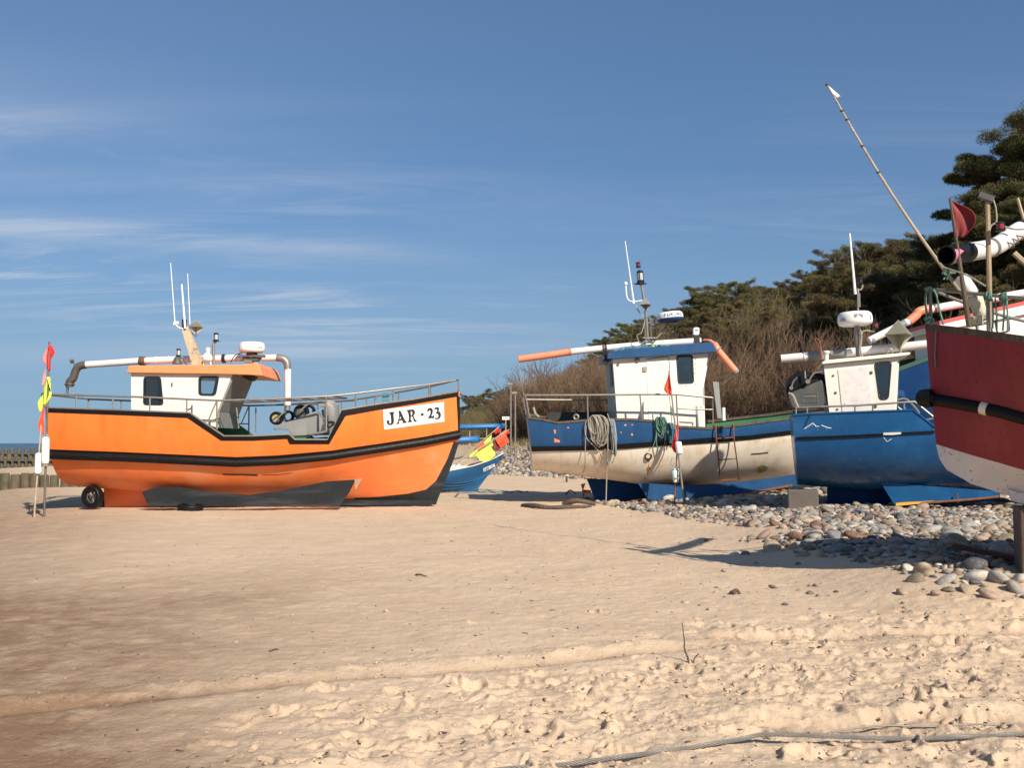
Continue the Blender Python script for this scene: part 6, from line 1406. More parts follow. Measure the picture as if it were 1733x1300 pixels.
# ================================================================== GROYNES
def groyne(label, xs, y, ztop, zbot, w, gap, depth, m, beam=False, slope=0.0, group=None):
    o = empty('groyne', (xs[0], y, 0)); tag(o, label, 'groyne'); n = int((xs[1] - xs[0]) / (w + gap)); r = random.Random(int(y))
    for k in range(n):
        g = G(); x = k * (w + gap) + w / 2; hh = ztop + r.uniform(-.05, .05) * (ztop - zbot); rad = w / 2 * r.uniform(.93, 1.04)
        g.lathe([(rad * .98, zbot), (rad, zbot + .2), (rad * .98, hh - .05), (rad * .8, hh)], (x, r.uniform(-.04, .04) + slope * x, 0), 9, (r.uniform(-.03, .03), 0, 1)); g.build('post', m, o)
    if beam:
        g = G(); g.box(((xs[1] - xs[0]) / 2, -depth, ztop - .22 * (ztop - zbot)), (xs[1] - xs[0], .12, .14)); g.build('waling', m, o, smooth=False)
    return o
M['post'] = mat('algae_stained_posts', (.105, .078, .045), .85, var=.3, vs=3, col2=(.065, .075, .025), c2s=2.5, streak=(.05, .035, .02), ssc=(8, 8, .8), slo=.45, samt=.7, bump=.5, bs=12)
groyne('near groyne of short thick timber posts on the sand left of the orange boat', (-21.5, -14.2), 34.0, .50, -.5, .33, .025, .2, 'post')
groyne('far groyne of dark posts with a beam, lower row at the water edge', (-50, -33), 76.0, .62, -1.2, .34, .22, .3, 'post', True)
groyne('farthest groyne seen above the others as a dark upper row', (-60, -40), 90.0, 1.10, -1.2, .36, .26, .3, 'post', True)

# ================================================================== COBBLES
def cobble_mesh(seed, sub):
    bm = bmesh.new(); bmesh.ops.create_icosphere(bm, subdivisions=sub, radius=1.0); r = random.Random(seed)
    ax = [Vector((r.gauss(0, 1), r.gauss(0, 1), r.gauss(0, 1))).normalized() for _ in range(9)]; am = [r.uniform(-.30, .30) for _ in ax]
    sx, sy, sz = 1.0, r.uniform(.62, .92), r.uniform(.36, .66)
    for v in bm.verts:
        p = v.co.normalized(); d = 1 + sum(a * max(0, p.dot(q)) ** 4 for a, q in zip(am, ax)); v.co = Vector((p.x * sx, p.y * sy, p.z * sz)) * d * .5
    return bm
def stone_mat(name, c, c2, rnd=0.0, attr=None):
    return mat(name, c, .75, var=.22, vs=5, col2=c2, c2s=9, c2lo=.5, c2hi=.68, chips=tuple(x * .35 for x in c), chs=40, chlo=.66, bump=.25, bs=40, spec=.3, rnd=rnd, attr=attr)
STONES = [('pale grey', (0.297, 0.261, 0.220), (0.378, 0.335, 0.278)), ('tan', (0.306, 0.231, 0.154), (0.378, 0.296, 0.216)), ('pinkish', (0.288, 0.196, 0.154), (0.360, 0.261, 0.207)), ('dark grey', (0.090, 0.085, 0.083), (0.162, 0.152, 0.141)),
          ('rust-brown', (0.171, 0.091, 0.058), (0.243, 0.152, 0.100)), ('off-white', (0.423, 0.374, 0.311), (0.504, 0.444, 0.365)), ('bluish grey', (0.189, 0.187, 0.187), (0.261, 0.252, 0.237)), ('olive-brown', (0.198, 0.161, 0.104), (0.270, 0.222, 0.154))]
smats = [stone_mat(n.replace('-', '_').replace(' ', '_') + '_stone', a, b, .18) for n, a, b in STONES]
weights = [.26, .24, .11, .11, .05, .07, .08, .08]
# outline of the stony patch on the ground, surveyed from the photograph, then the bank behind
edge_px = [(1120, 868), (1160, 880), (1225, 888), (1300, 893), (1385, 899), (1300, 907), (1250, 914), (1262, 924), (1330, 936), (1410, 946), (1480, 958), (1530, 972), (1570, 988), (1620, 1001), (1690, 1014), (1780, 1026)]
def ground_it(a, b):
    z = 0.0
    for _ in range(6): w = ground(a, b, z); z = .5 * z + .5 * float(terrain(np.array([w.x]), np.array([w.y]))[0])
    return ground(a, b, z)
ed = [ground_it(a, b) for a, b in edge_px]
poly = [(p.x, p.y) for p in ed] + [(9.5, 8.0), (19, 13), (19, 27), (1.9, 27.5), (2.6, 23.6)]
def inside(x, y, P):
    c = False; j = len(P) - 1
    for i in range(len(P)):
        if (P[i][1] > y) != (P[j][1] > y) and x < (P[j][0] - P[i][0]) * (y - P[i][1]) / (P[j][1] - P[i][1]) + P[i][0]: c = not c
        j = i
    return c
pts = []
cell = {}
def try_add(x, y, s, over=.37):
    key = (int(x / .4), int(y / .4))
    for i in (-1, 0, 1):
        for j in (-1, 0, 1):
            for (a, b, t) in cell.get((key[0] + i, key[1] + j), ()):
                if (a - x) ** 2 + (b - y) ** 2 < (over * (s + t)) ** 2: return False
    cell.setdefault(key, []).append((x, y, s)); pts.append((x, y, s)); return True
def vis(x, y, z=0.2):
    p = Vector((x, y, z)) - Vector((0, 0, CAMZ)); return y > 2 and abs(x / y) < .62
rs = random.Random(42)
mp = [(4.2, 13.2), (5.2, 12.3), (3.2, 14.2), (6.0, 11.4)]
# a few big ones first
for px_, py_, s in ((1497, 900, 0), ):
    pass
big = [((1448, 911), .34), ((1415, 912), .30), ((1560, 968), .30), ((1650, 965), .34), ((1600, 985), .24), ((1575, 987), .2), ((1675, 1012), .19), ((1720, 1003), .20), ((1608, 912), .3), ((1307, 932), .24), ((1293, 912), .24), ((1345, 909), .26), ((1695, 940), .3), ((1620, 935), .3), ((1530, 890), .28), ((1440, 893), .25), ((1243, 938), .13), ((1262, 938), .14), ((1527, 1003), .15), ((1655, 980), .22), ((1690, 985), .22), ((1725, 985), .24), ((1710, 970), .25), ((1585, 1005), .15), ((1635, 1000), .2), ((1605, 1000), .14), ((1548, 985), .16), ((1243, 1006), .10), ((1090, 868), .12), ((1203, 1008), .0)]
for (a, b), s in big:
    if s > 0:
        w = ground_it(a, b); try_add(w.x, w.y, s, .35)
n_t = 0
while n_t < 120000:
    n_t += 1
    x = rs.uniform(1.5, 15.5); y = rs.uniform(8.2, 27.0)
    if not vis(x, y) or not inside(x, y, poly): continue
    s = min(.32, max(.06, rs.lognormvariate(math.log(.115), .42)))
    if y < 12.0: s = min(s * .75, .18)
    if x < 4.2 and rs.random() < .45: continue
    # sparser along the sandy fringe
    d = min((x - p.x) ** 2 + (y - p.y) ** 2 for p in ed) ** .5
    if d < .9 and rs.random() > .10 + .65 * (d / .9) ** 2: continue
    bare = float(fbm(np.array([x * .9]), np.array([y * .9]), 2, 91)[0])
    if bare > .20 and y < 15 and rs.random() < .85: continue
    try_add(x, y, s)
for _ in range(70):
    w = ground(rs.uniform(1150, 1700), rs.uniform(900, 1040)); try_add(w.x, w.y, rs.uniform(.03, .09))
# rank by apparent size
pts.sort(key=lambda p: -p[2] / math.hypot(p[0], p[1]))
protos = []
for k in range(7):
    bm = cobble_mesh(100 + k, 3); me_ = bpy.data.meshes.new('cobble'); bm.to_mesh(me_); bm.free(); me_.polygons.foreach_set('use_smooth', np.ones(len(me_.polygons), dtype=bool)); protos.append(me_)
pm = {}
where = lambda x, y: ('in the shade patch by the red bow' if 10.2 < y < 16 else ('in the sunlit stones below the blue boats' if y >= 16 else 'in the loose fringe nearest the right edge'))
for i_, (x, y, s) in enumerate(pts[:300]):
    ci = rs.choices(range(8), weights)[0]; pk_ = rs.randrange(7); key = (pk_, ci)
    if key not in pm: m_ = protos[pk_].copy(); m_.materials.append(smats[ci]); pm[key] = m_
    o = bpy.data.objects.new('cobble', pm[key]); col.objects.link(o)
    o.location = (x, y, gz(x, y) + s * (rs.uniform(-.04, .12) if y < 13 else rs.uniform(.0, .26))); o.rotation_euler = (rs.uniform(-.5, .5), rs.uniform(-.5, .5), rs.uniform(0, 6.28)); o.scale = (s * rs.uniform(.9, 1.2),) * 3
    sz = 'large' if s > .27 else ('small' if s < .13 else 'medium-sized')
    tag(o, f'{sz} {STONES[ci][0]} rounded cobble {where(x, y)}', 'cobble', f'{sz} {STONES[ci][0]} cobbles {where(x, y)}')
def stones_stuff(name, P, sub, label, seed, mslots, zoff=(-.02, .26)):
    base = []
    for k in range(5):
        bm = cobble_mesh(seed + k, sub); bm.verts.ensure_lookup_table(); base.append((np.array([v.co[:] for v in bm.verts]), np.array([[v.index for v in f.verts] for f in bm.faces]))); bm.free()
    Vs = []; Fs = []; Mi = []; At = []; off_ = 0; r = np.random.default_rng(seed)
    X = np.array([p[0] for p in P]); Y = np.array([p[1] for p in P]); Z = terrain(X, Y) + relief(X, Y)
    for q, (x, y, s) in enumerate(P):
        bv, bf = base[r.integers(5)]; a = r.uniform(0, 6.28); t1 = r.normal(0, .35); c, s_ = math.cos(a), math.sin(a); v = bv * s * r.uniform(.9, 1.2); v = np.stack([v[:, 0], v[:, 1] * math.cos(t1) - v[:, 2] * math.sin(t1), v[:, 1] * math.sin(t1) + v[:, 2] * math.cos(t1)], 1)
        v = np.stack([v[:, 0] * c - v[:, 1] * s_, v[:, 0] * s_ + v[:, 1] * c, v[:, 2]], 1) + [x, y, Z[q] + s * r.uniform(*zoff)]
        Vs.append(v); Fs.append(bf + off_); off_ += len(v); Mi.append(np.full(len(bf), r.choice(8, p=np.array(weights) / sum(weights)))); At.append(np.full(len(v), r.random()))
    me_ = npmesh(name, np.vstack(Vs), np.vstack(Fs), True)
    for m_ in mslots: me_.materials.append(m_)
    me_.polygons.foreach_set('material_index', np.concatenate(Mi).astype(np.int32)); a_ = me_.attributes.new('rnd', 'FLOAT', 'POINT'); a_.data.foreach_set('value', np.concatenate(At).astype(np.float32))
    o = link(name, me_); tag(o, label, 'cobbles', None, 'stuff'); return o
smats2 = [stone_mat(n.replace('-', '_').replace(' ', '_') + '_small_stone', a, b, .25, 'rnd') for n, a, b in STONES]
stones_stuff('cobble_bank', pts[300:], 2, 'smaller cobbles filling the stone patch under and before the blue and red boats', 300, smats2)
# second thinner layer in the gaps
lay = []
while len(lay) < 5200:
    x = rs.uniform(1.8, 15.0); y = rs.uniform(8.4, 26)
    if vis(x, y) and inside(x, y, poly):
        d = min((x - p.x) ** 2 + (y - p.y) ** 2 for p in ed) ** .5
        if d > .5 or rs.random() < .12: lay.append((x, y, rs.uniform(.05, .12)))
stones_stuff('pebbles', lay, 1, 'small pebbles in the gaps between the cobbles', 400, smats2, (.02, .2))
# the stony bank below the dune, far behind the boats
lay = []
while len(lay) < 6500:
    y = rs.uniform(30, 75); s__ = rs.uniform(-9.5, -.3); x = float(edge(y)) + s__
    px_ = 866 + 1600 * x / y
    if 820 < px_ < 1340 and rs.random() < min(1, (s__ + 9.5) / 2.5): lay.append((x, y, rs.uniform(.12, .34)))
stones_stuff('stone_bank', lay, 1, 'pale cobble bank at the foot of the brushy dune behind the boats', 500, smats2, (.0, .2))
# scattered dark debris on the sand: shell and wood bits
def debris():
    r = np.random.default_rng(77); P = []
    while len(P) < 900:
        y = math.exp(r.uniform(math.log(3.4), math.log(22))); x = r.uniform(-.56, .56) * y
        if r.random() < .35 + .65 * (x > -1): P.append((x, y, r.uniform(.006, .020) * (1 + y * .05)))
    bm = cobble_mesh(5, 1); bv = np.array([v.co[:] for v in bm.verts]); bf = np.array([[v.index for v in f.verts] for f in bm.faces]); bm.free()
    X = np.array([p[0] for p in P]); Y = np.array([p[1] for p in P]); Z = terrain(X, Y) + relief(X, Y); Vs = []; Fs = []; o_ = 0
    for q, (x, y, s) in enumerate(P):
        a = r.uniform(0, 6.28); l = r.uniform(1, 3.2) if r.random() < .3 else 1; v = bv * [s * l, s * .8, s * .6]; c, s_ = math.cos(a), math.sin(a)
        Vs.append(np.stack([v[:, 0] * c - v[:, 1] * s_, v[:, 0] * s_ + v[:, 1] * c, v[:, 2]], 1) + [x, y, Z[q] + s * .1]); Fs.append(bf + o_); o_ += len(bv)
    o = link('debris', npmesh('debris', np.vstack(Vs), np.vstack(Fs), True), None, 'darkwood'); tag(o, 'dark bits of wood and shell scattered on the sand', 'debris', None, 'stuff')
debris()

# ================================================================== CABLES, STICK, DRIFTWOOD
def gpt(px_, py_, dz=0.0):
    w = ground(px_, py_); return Vector((w.x, w.y, gz(w.x, w.y) + dz))
pt_ = [(780, 1312, -.012), (850, 1301, -.004), (960, 1293, -.006), (1050, 1285, .004), (1150, 1275, .012), (1250, 1264, .03), (1300, 1260, .038), (1400, 1260, .03), (1500, 1260, .016), (1600, 1258, .012), (1733, 1253, .012), (1820, 1250, .01)]
P = [gpt(a, b, 0) for a, b, c in pt_]
zs_ = [p.z for p in P]; 
for i_, p in enumerate(P): p.z = float(np.mean(zs_[max(0, i_ - 2):i_ + 3])) + pt_[i_][2] + .006
cen = smooth_pts(P, 40); o = empty('steel_cable', cen[0]); tag(o, 'thick twisted steel winch cable lying across the bottom right sand', 'cable')
L_ = 0; acc = [0]
for i_ in range(1, len(cen)): L_ += (cen[i_] - cen[i_ - 1]).length; acc.append(L_)
for s in range(5):
    g = G(); hp = []
    for i_, c in enumerate(cen):
        t_ = (cen[min(i_ + 1, len(cen) - 1)] - cen[max(i_ - 1, 0)]).normalized(); a_ = Vector((0, 0, 1)).cross(t_).normalized(); b_ = t_.cross(a_); ph = acc[i_] / .115 * 6.283 + s * math.pi / 2.5
        hp.append(c - cen[0] + (a_ * math.cos(ph) + b_ * math.sin(ph)) * .0082)
    g.tube(hp, .0040, 6); g.build('strand', 'cablesteel' if 'cablesteel' in M else 'steel', o)
g = G(); g.tube([c - cen[0] for c in cen[::4]], .0055, 6); g.build('core', 'dark', o)
P = [gpt(a, b) for a, b in ((1405, 1228), (1450, 1226), (1500, 1224), (1580, 1223), (1650, 1221.5), (1733, 1221), (1800, 1221))]
z_ = [-.012, .006, .012, .004, .012, -.004, .0]
b0_ = P[0]; g = G(); mz = float(np.mean([p.z for p in P])); g.tube(smooth_pts([Vector((p.x - b0_.x, p.y - b0_.y, mz - b0_.z + q + .012)) for p, q in zip(P, z_)], 8), .0055, 8); o = g.build('thin_cable', 'cablesteel'); o.location = b0_; tag(o, 'thin straight wire cable half buried in the sand above the thick cable', 'cable')
b0_ = gpt(1166, 1122); dd = b0_.y
def up_(a, b): 
    r_ = ray(a, b); t = dd / r_.y; return Vector((r_.x * t, dd, CAMZ + r_.z * t)) - b0_
g = G(); g.tube(smooth_pts([Vector((0, 0, -.03)), up_(1164, 1114), up_(1160, 1104), up_(1158, 1095), up_(1158.5, 1085), up_(1156.5, 1073), up_(1155, 1056)], 4), [.0085 - .00022 * k for k in range(25)], 7)
g.tube(smooth_pts([up_(1174, 1122), up_(1176, 1115) + Vector((0, .01, 0)), up_(1183, 1107)], 4), .005, 5); o = g.build('dry_twig', 'darkwood'); o.location = b0_; tag(o, 'thin crooked dry twig stuck upright in the foreground sand', 'twig')
def drift(label, pl, r_, m='darkwood', name='driftwood'):
    P = [gpt(a, b, c) for a, b, c in pl]; b0_ = P[0]; g = G(); P = smooth_pts([p - b0_ for p in P], 4); g.tube(P, [r_ * (1 - .5 * i_ / len(P)) for i_ in range(len(P))], 7); o = g.build(name, m); o.location = b0_; tag(o, label, 'driftwood')
drift('dark driftwood branch lying on shaded sand left of the blue boat stern', [(885, 858, .02), (905, 861, .07), (930, 862, .04), (960, 862, .06), (1000, 859, .02)], .07)
drift('second dark driftwood stump near the blue boat rudder', [(955, 857, .05), (975, 858, .15), (1008, 858, .06)], .09)
drift('short crooked twig lying on the bank left of the propeller', [(958, 838, .03), (965, 835, .1), (974, 837, .02)], .03)
drift('small dark stick lying in the middle of the sand', [(704, 972, .01), (712, 974, .02), (723, 975, .0)], .012)
drift('little dark stick lying at the centre left of the sand', [(456, 1104, .005), (464, 1102, .01), (472, 1100, 0)], .008)
drift('small stick on the sand right before the red boat shadow', [(1238, 1008, .01), (1246, 1006, .03), (1252, 1007, .0)], .03)
for lab, a, b, h in (('small stake standing in sand under the blue stern overhang', 959, 817, .25),):
    w = gpt(a, b); g = G(); g.tube([(0, 0, 0), (0, 0, h)], .05, 6); o = g.build('stake', 'darkwood'); o.location = w; tag(o, lab, 'stake')

# ================================================================== VEGETATION
def tube_np(P, r, n=5):
    g = G(); g.tube(P, r, n); return g
def add_tris(V, F, base, tris):
    pass
def pine_proto(seed, Ht=10.0, spread=3.0, open_=.45, lean=0.0, mneed='needles', clumps=60, tuft=62, bl=.15):
    r = np.random.default_rng(seed); rr = random.Random(seed)
    g = G(); top = Vector((lean * Ht, 0, Ht)); tr = [Vector((lean * Ht * t + .12 * math.sin(t * 6 + seed), .1 * math.cos(t * 5 + seed), Ht * t * .96)) for t in np.linspace(0, 1, 9)]
    g.tube(tr, [.17 * (1 - .85 * t) * Ht / 10 + .02 for t in np.linspace(0, 1, 9)], 7)
    C = []
    for k in range(clumps):
        t = open_ + (1 - open_) * (k + rr.random()) / clumps; i_ = t * 8; p0 = tr[min(int(i_), 7)].lerp(tr[min(int(i_), 7) + 1], i_ - int(i_))
        w = math.sin(math.pi * min(1, .20 + .78 * (1 - (t - open_) / (1 - open_)) ** .8)) ** .7
        L_ = spread * w * rr.uniform(.35, 1.15); a = rr.uniform(0, 6.283); up = rr.uniform(-.02, .42)
        dr = Vector((math.cos(a), math.sin(a), 0)); e = p0 + dr * L_ + Vector((0, 0, L_ * up)); mid = p0.lerp(e, .5) + Vector((0, 0, -.06 * L_)); g.tube([p0, mid, e], [.045 * (1.1 - t) + .02, .028 * (1.1 - t) + .012, .008], 4)
        sd_ = Vector((-dr.y, dr.x, 0)); n_p = 3 + int(L_ / .32)
        for q in range(n_p):
            f = 1 - .62 * (q / max(1, n_p)) * rr.uniform(.6, 1); pp = p0.lerp(e, f) + sd_ * rr.uniform(-.32, .32) * L_ * (1.1 - f + .25) + Vector((0, 0, rr.uniform(.0, .22)))
            if q: g.tube([p0.lerp(e, max(0, f - .15)), pp], [.012, .006], 3)
            C.append((pp, rr.uniform(.17, .36) * (1.15 if q == 0 else 1)))
    for q in range(5): C.append((top + Vector((rr.uniform(-.25, .25), rr.uniform(-.25, .25), rr.uniform(-.5, .0))), rr.uniform(.14, .24)))
    Vs = []
    for c, s in C:
        n = max(10, int(tuft * (s / .26) ** 2)); d = r.normal(size=(n, 3)); d /= np.linalg.norm(d, axis=1)[:, None]; rad_ = r.random(n) ** .4
        p = np.array(c[:]) + d * rad_[:, None] * s * [1, 1, .62]
        out = d * .8 + r.normal(size=(n, 3)) * .35 + [0, 0, .5]; out /= np.linalg.norm(out, axis=1)[:, None]
        for q in range(3):
            o2 = out + r.normal(size=(n, 3)) * .5; o2 /= np.linalg.norm(o2, axis=1)[:, None]; sd = np.cross(o2, r.normal(size=(n, 3))); sd /= np.linalg.norm(sd, axis=1)[:, None]
            L_ = bl * r.uniform(.6, 1.2, n)[:, None]; wv = .075 * bl * r.uniform(.7, 1.3, n)[:, None]
            Vs.append(np.stack([p - sd * wv, p + sd * wv, p + o2 * L_], 1))
    T_ = np.concatenate(Vs).reshape(-1, 3); F_ = np.arange(len(T_)).reshape(-1, 3); nm = npmesh('crown', T_, F_); nm.materials.append(M[mneed])
    tm = bpy.data.meshes.new('trunk'); tm.from_pydata([tuple(v) for v in g.v], [], g.f); tm.polygons.foreach_set('use_smooth', np.ones(len(tm.polygons), dtype=bool)); tm.materials.append(M['bark'])
    return nm, tm, Ht
PR = [pine_proto(11, 10, 2.9, .28), pine_proto(12, 10, 3.3, .35, .03), pine_proto(13, 10, 2.5, .22, -.03, 'needles_warm'), pine_proto(14, 10, 3.6, .40, .05), pine_proto(15, 10, 2.7, .12, 0, 'needles_warm', 70), pine_proto(16, 10, 3.0, .18, -.02)]
big1 = pine_proto(17, 10, 2.2, .30, .02, 'needles', 110, 95, .10); big2 = pine_proto(18, 10, 2.4, .35, -.04, 'needles', 110, 330, .12)
DX = [780, 865, 1020, 1160, 1300, 1450, 1600, 1733, 1900]; DD = [230, 180, 112, 82, 66, 56, 47, 40, 34]
kinds = ['dense dark pine', 'broad spreading pine', 'slender olive pine', 'wide flat-topped pine', 'bushy olive pine', 'full rounded pine']
def put_pine(px_, py_, pr, dscale=1.0, label=None, kind=''):
    d = float(np.interp(px_, DX, DD)) * dscale; r_ = ray(px_, py_); t = d / r_.y; x = r_.x * t; ztop = CAMZ + r_.z * t; zg = float(terrain(np.array([x]), np.array([d]))[0]); h = max((ztop - zg) * .95, 2.0); sc = h / pr[2]
    o = empty('pine_tree', (x, d, zg - .1), rs.uniform(0, 6.28)); w = max(min(sc * rs.uniform(.95, 1.15), 1.5), .55); o.scale = (w, w, sc)
    for nm_, me_ in (('crown', pr[0]), ('trunk', pr[1])):
        c = bpy.data.objects.new(nm_, me_); col.objects.link(c); c.parent = o
    tag(o, label, 'pine tree', 'pines on the dune behind the boats'); return o
crest = [(783, 685), (800, 668), (815, 663), (830, 655), (845, 662), (858, 655), (866, 650), (880, 668), (1000, 600), (1017, 575), (1032, 562), (1048, 550), (1066, 540), (1085, 545), (1110, 535), (1128, 528), (1150, 515), (1170, 500), (1192, 490), (1208, 480), (1228, 474), (1246, 470), (1262, 482), (1285, 500), (1305, 480), (1330, 466), (1350, 470), (1372, 470), (1395, 446), (1415, 412), (1436, 425), (1458, 405), (1480, 402), (1500, 410), (1525, 400), (1548, 392), (1575, 385), (1600, 388), (1625, 380)]
LM = [(800, 'nearest the orange bow'), (825, 'left of the small sign'), (850, 'just above the small sign'), (890, 'behind the lamp pole'), (960, 'above the orange pipe end'), (1025, 'left of the blue roof'), (1060, 'left of the cream boat mast'), (1085, 'behind the cream boat mast'), (1115, 'right of the mast lantern'), (1160, 'behind the lettered radar'), (1200, 'above the little white camera'), (1250, 'above the drooping orange pipe'), (1300, 'left of the long white pipe'), (1345, 'above the white pipe end'), (1400, 'above the dark net hauler'), (1440, 'left of the thin aerial'), (1475, 'right of the thin aerial'), (1520, 'above the beige reflector'), (1570, 'above the orange pipe elbow'), (1620, 'behind the black pipe mouth'), (1660, 'behind the maroon flag'), (9999, 'behind the floodlight post')]
zone = lambda px_: next(t for a, t in LM if px_ < a)
for q, (a, b) in enumerate(crest):
    k = rs.randrange(6); put_pine(a, b, PR[k], rs.uniform(.96, 1.06), f'{kinds[k]} against the sky, {zone(a)}')
for q in range(48):
    a = rs.uniform(1010, 1720); tb = float(np.interp(a, [c[0] for c in crest], [c[1] for c in crest])); k = rs.choice([0, 2, 4, 5, 4, 2]); put_pine(a, tb + rs.uniform(22, 95), PR[k], rs.uniform(.80, .95), f'{kinds[k]} on the slope below the crest, {zone(a)}')
for q in range(16):
    a = rs.uniform(785, 1000); tb = float(np.interp(a, [783, 830, 866, 930, 1000], [685, 660, 655, 665, 640])); k = rs.choice([0, 2, 4, 5]); put_pine(a, tb + rs.uniform(5, 30), PR[k], rs.uniform(.8, 1.0), f'{kinds[k]} in the far wood, {zone(a)}')
for a, b, pr, lab, sc in ((1735, 175, big1, 'tallest pine at the right edge, its crown far above all the others', 1.0), (1722, 240, big2, 'second tallest pine, ragged crown just left of the tallest one', 1.0), (1790, 185, big2, 'tall pine cut by the right frame edge behind the tallest one', 1.1), (1664, 345, big1, 'tall pine behind the maroon flag', 1.0), (1700, 300, big1, 'pine below the two tallest crowns, behind the floodlight post', .95), (1610, 400, big2, 'pine whose crown meets the slanting bamboo pole', 1.0), (1745, 330, big2, 'pine behind the bend of the big white pipe', .93), (1660, 400, big2, 'dark pine behind the lamp post of the red boat', .9)):
    put_pine(a, b, pr, sc, lab)

# bare brown thicket on the dune front
def bush_arrays(seed, n_st=46, Hb=3.2):
    r = random.Random(seed); V_ = []; F_ = []; nv = 0
    def sliver(a, b, w0, w1):
        nonlocal nv
        d = (b - a).normalized(); s1 = d.cross(Vector((r.uniform(-1, 1), r.uniform(-1, 1), r.uniform(-.3, .3)))).normalized(); s2 = d.cross(s1)
        ring_a = [a + s1 * w0, a + (s1 * -.5 + s2 * .87) * w0, a + (s1 * -.5 - s2 * .87) * w0]
        V_.extend([p[:] for p in ring_a] + [(b + s1 * w1)[:], (b - s1 * w1)[:]])
        F_.extend([(nv, nv + 1, nv + 3), (nv + 1, nv + 2, nv + 4), (nv + 1, nv + 4, nv + 3), (nv + 2, nv, nv + 3), (nv + 2, nv + 3, nv + 4)]); nv += 5
    for _ in range(n_st):
        a = r.uniform(0, 6.28); b0 = Vector((math.cos(a), math.sin(a), 0)) * r.uniform(0, .8); d = Vector((math.cos(a) * r.uniform(.0, .55), math.sin(a) * r.uniform(.0, .55), 1)).normalized(); h = Hb * r.uniform(.55, 1.05)
        p = b0; segs = 4
        for k in range(segs):
            d = (d + Vector((r.uniform(-.2, .2), r.uniform(-.2, .2), .08))).normalized(); q = p + d * h / segs; sliver(p, q, .022 * (1 - k / 5), .022 * (1 - (k + 1) / 5)); 
            for _ in range(5 if k else 1):
                bd = (d + Vector((r.uniform(-.9, .9), r.uniform(-.9, .9), r.uniform(-.1, .5)))).normalized(); st = p.lerp(q, r.random()); e = st + bd * r.uniform(.25, .7) * h * .35; sliver(st, e, .009, .004)
                for _ in range(2):
                    b2 = (bd + Vector((r.uniform(-.7, .7), r.uniform(-.7, .7), r.uniform(-.1, .5)))).normalized(); s2_ = st.lerp(e, r.uniform(.3, .9)); sliver(s2_, s2_ + b2 * r.uniform(.15, .4), .006, .003)
            p = q
    return np.array(V_), np.array(F_)
BA = [bush_arrays(900 + k) for k in range(5)]
M['twig'] = mat('bare_reddish_twigs', (.110, .064, .040), .85, var=.35, vs=.5, col2=(.155, .105, .062), c2s=.35, c2lo=.4, c2hi=.6, attr='rnd', rnd=.35, spec=.2)
M['twig2'] = mat('olive_brown_twigs', (.12, .095, .045), .85, var=.3, vs=.6, attr='rnd', rnd=.3, spec=.2)
def thicket(name, label, spots, m, seed):
    r = np.random.default_rng(seed); Vs = []; Fs = []; At = []; o_ = 0
    X = np.array([s[0] for s in spots]); Y = np.array([s[1] for s in spots]); Z = terrain(X, Y)
    for q, (x, y, h) in enumerate(spots):
        bv, bf = BA[r.integers(5)]; a = r.uniform(0, 6.28); c, s_ = math.cos(a), math.sin(a); k = h / 3.2; w = k * r.uniform(.9, 1.3); wm_ = max(1.0, y / 55)
        v = np.stack([(bv[:, 0] * c - bv[:, 1] * s_) * w, (bv[:, 0] * s_ + bv[:, 1] * c) * w, bv[:, 2] * k], 1) + [x, y, Z[q] - .1]
        Vs.append(v); Fs.append(bf + o_); o_ += len(v); At.append(np.full(len(v), r.random()))
    me_ = npmesh(name, np.vstack(Vs), np.vstack(Fs)); a_ = me_.attributes.new('rnd', 'FLOAT', 'POINT'); a_.data.foreach_set('value', np.concatenate(At).astype(np.float32))
    o = link(name, me_, None, m); tag(o, label, 'thicket', None, 'stuff')
sp = []; top_px = [866, 900, 940, 1000, 1100, 1200, 1300, 1400, 1500, 1733]; top_py = [655, 606, 602, 606, 600, 585, 575, 570, 565, 560]
tries = 0
while len(sp) < 330 and tries < 20000:
    tries += 1; y = rs.uniform(34, 95) if rs.random() < .8 else rs.uniform(60, 150); s__ = rs.uniform(.2, 13) ; x = float(edge(y)) + s__; px_ = 866 + 1600 * x / y
    if not 868 < px_ < 1760: continue
    zt = CAMZ + (750 - float(np.interp(px_, top_px, top_py)) + rs.uniform(-25, 30)) / 1600 * y; zg = float(terrain(np.array([x]), np.array([y]))[0]); h = min(zt - zg, 4.8)
    if h < 1.0: continue
    sp.append((x, y, min(h, rs.uniform(3.2, 4.8))))
thicket('thicket', 'dense bare reddish-brown thicket covering the dune front', sp, 'twig', 1)
sp = []
while len(sp) < 70:
    y = rs.uniform(55, 200); s__ = rs.uniform(-1, 10); x = float(edge(y)) + s__; px_ = 866 + 1600 * x / y
    if 775 < px_ < 1000: sp.append((x, y, rs.uniform(1.6, 3.4) * max(1, y / 90)))
for q in range(70):
    a = rs.uniform(1050, 1740); d = float(np.interp(a, DX, DD)) * rs.uniform(.84, 1.0); x = (a - 866) / 1600 * d; sp.append((x, d, rs.uniform(3, 5)))
thicket('brush', 'olive-brown scrub mixed among the distant trees', sp, 'twig2', 2)
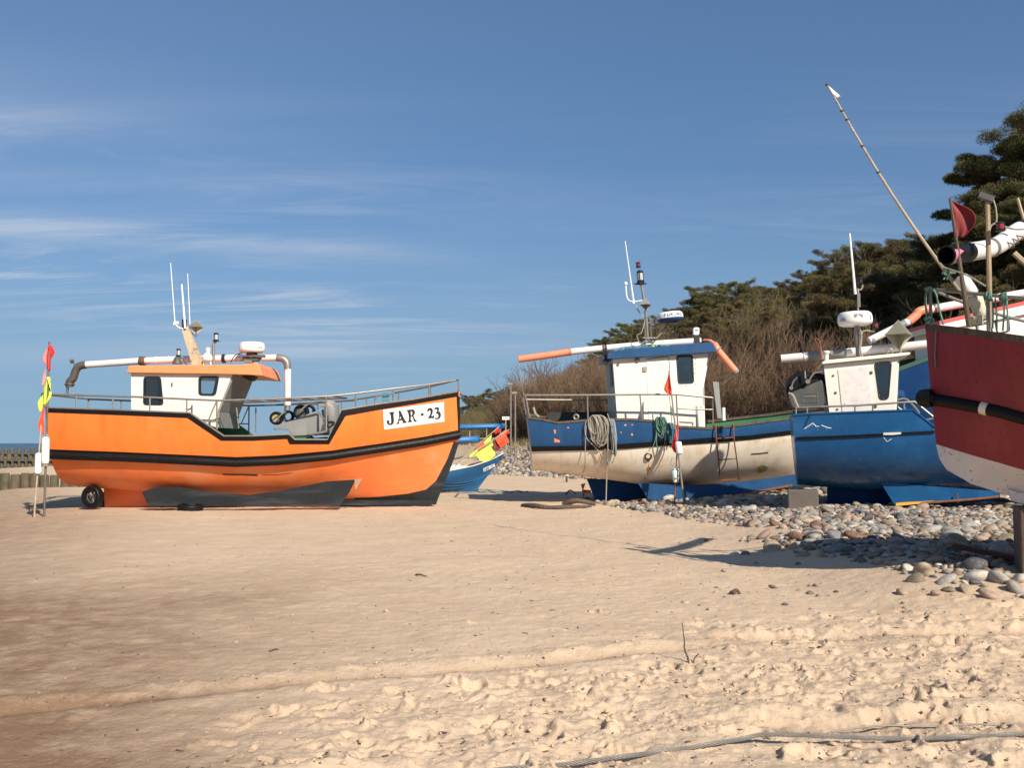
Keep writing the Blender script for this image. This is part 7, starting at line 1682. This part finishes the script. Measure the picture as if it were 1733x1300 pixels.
# dry grass along the foot of the dune
def grass():
    r = np.random.default_rng(5); P = []
    while len(P) < 26000:
        y = r.uniform(30, 95); s__ = r.normal(.3, .9); x = float(edge(y)) + s__; px_ = 866 + 1600 * x / y
        if 770 < px_ < 1340: P.append((x, y))
    P = np.array(P); n = len(P); Z = terrain(P[:, 0], P[:, 1]); p = np.stack([P[:, 0], P[:, 1], Z], 1); h = r.uniform(.25, .6, n); a = r.uniform(0, 6.28, n); w = .022
    s1 = np.stack([np.cos(a), np.sin(a), a * 0], 1) * w; tip = p + np.stack([r.normal(0, .15, n), r.normal(0, .15, n), h], 1)
    T_ = np.stack([p - s1, p + s1, tip], 1).reshape(-1, 3); m = mat('dry_grass', (.42, .32, .15), .8, var=.3, vs=.8)
    o = link('dry_grass', npmesh('dry_grass', T_, np.arange(len(T_)).reshape(-1, 3)), None, m); tag(o, 'dry yellow grass along the foot of the dune', 'grass', None, 'stuff')
grass()
# bare tree with pale branches in the pine wood
def bare_tree(px_, py_, label, seed, d):
    r = random.Random(seed); r_ = ray(px_, py_); t = d / r_.y; x = r_.x * t; zt = CAMZ + r_.z * t; zg = float(terrain(np.array([x]), np.array([d]))[0]); h = zt - zg
    o = empty('bare_tree', (x, d, zg - .1)); tag(o, label, 'tree', 'bare trees among the pines'); g = G(); tr = [Vector((.25 * math.sin(k * .9 + seed), .1 * k, h * .8 * k / 6)) for k in range(7)]; g.tube(tr, [.10 * (1 - k / 8) for k in range(7)], 6); g.build('trunk', 'twigbark', o)
    g = G()
    def grow_(p, dr, l, w, dep):
        e = p + dr * l; g.tube([p, p.lerp(e, .5) + Vector((r.uniform(-.1, .1) * l, 0, r.uniform(-.05, .1) * l)), e], [w, w * .7, w * .45], 4)
        if dep:
            for _ in range(4 if dep > 1 else 5): grow_(p.lerp(e, r.uniform(.4, 1)), (dr + Vector((r.uniform(-.8, .8), r.uniform(-.8, .8), r.uniform(-.1, .7)))).normalized(), l * r.uniform(.45, .7), w * .5, dep - 1)
    for k in range(9): a = r.uniform(0, 6.28); grow_(tr[r.randrange(3, 7)], Vector((math.cos(a), math.sin(a) * .6, r.uniform(.3, 1.1))).normalized(), h * r.uniform(.16, .28), .035, 2)
    g.build('branches', 'twigbark', o)
bare_tree(1480, 408, 'leafless pale-branched tree standing tallest behind the thin aerial of the plain blue boat', 3, 53)
bare_tree(1360, 490, 'leafless tree left of the round radar among olive pines', 8, 58)
bare_tree(925, 612, 'leafless grey tree above the brush behind the cream boat stern', 5, 72)
bare_tree(893, 625, 'leafless grey tree nearest the lamp pole above the brush', 6, 76)
bare_tree(1690, 350, 'leafless branches among the pines behind the floodlight post', 9, 38)
bare_tree(1170, 545, 'leafless tree behind the radar with lettering', 10, 72)

# pines that would read alike are told apart by order, left to right as seen from the beach
same = {}
for o in list(col.objects):
    if o.get('category') == 'pine tree': same.setdefault(o['label'], []).append(o)
for lb, os_ in same.items():
    if len(os_) < 2: continue
    os_.sort(key=lambda o: o.location.x / o.location.y); n = len(os_)
    words = {2: ['left', 'right'], 3: ['leftmost', 'middle', 'rightmost'], 4: ['leftmost', 'second', 'third', 'rightmost']}.get(n, ['leftmost'] + [w for w in ('second', 'third', 'fourth', 'fifth', 'sixth')][:n - 2] + ['rightmost'])
    for o, w in zip(os_, words): o['label'] = w + ' ' + lb
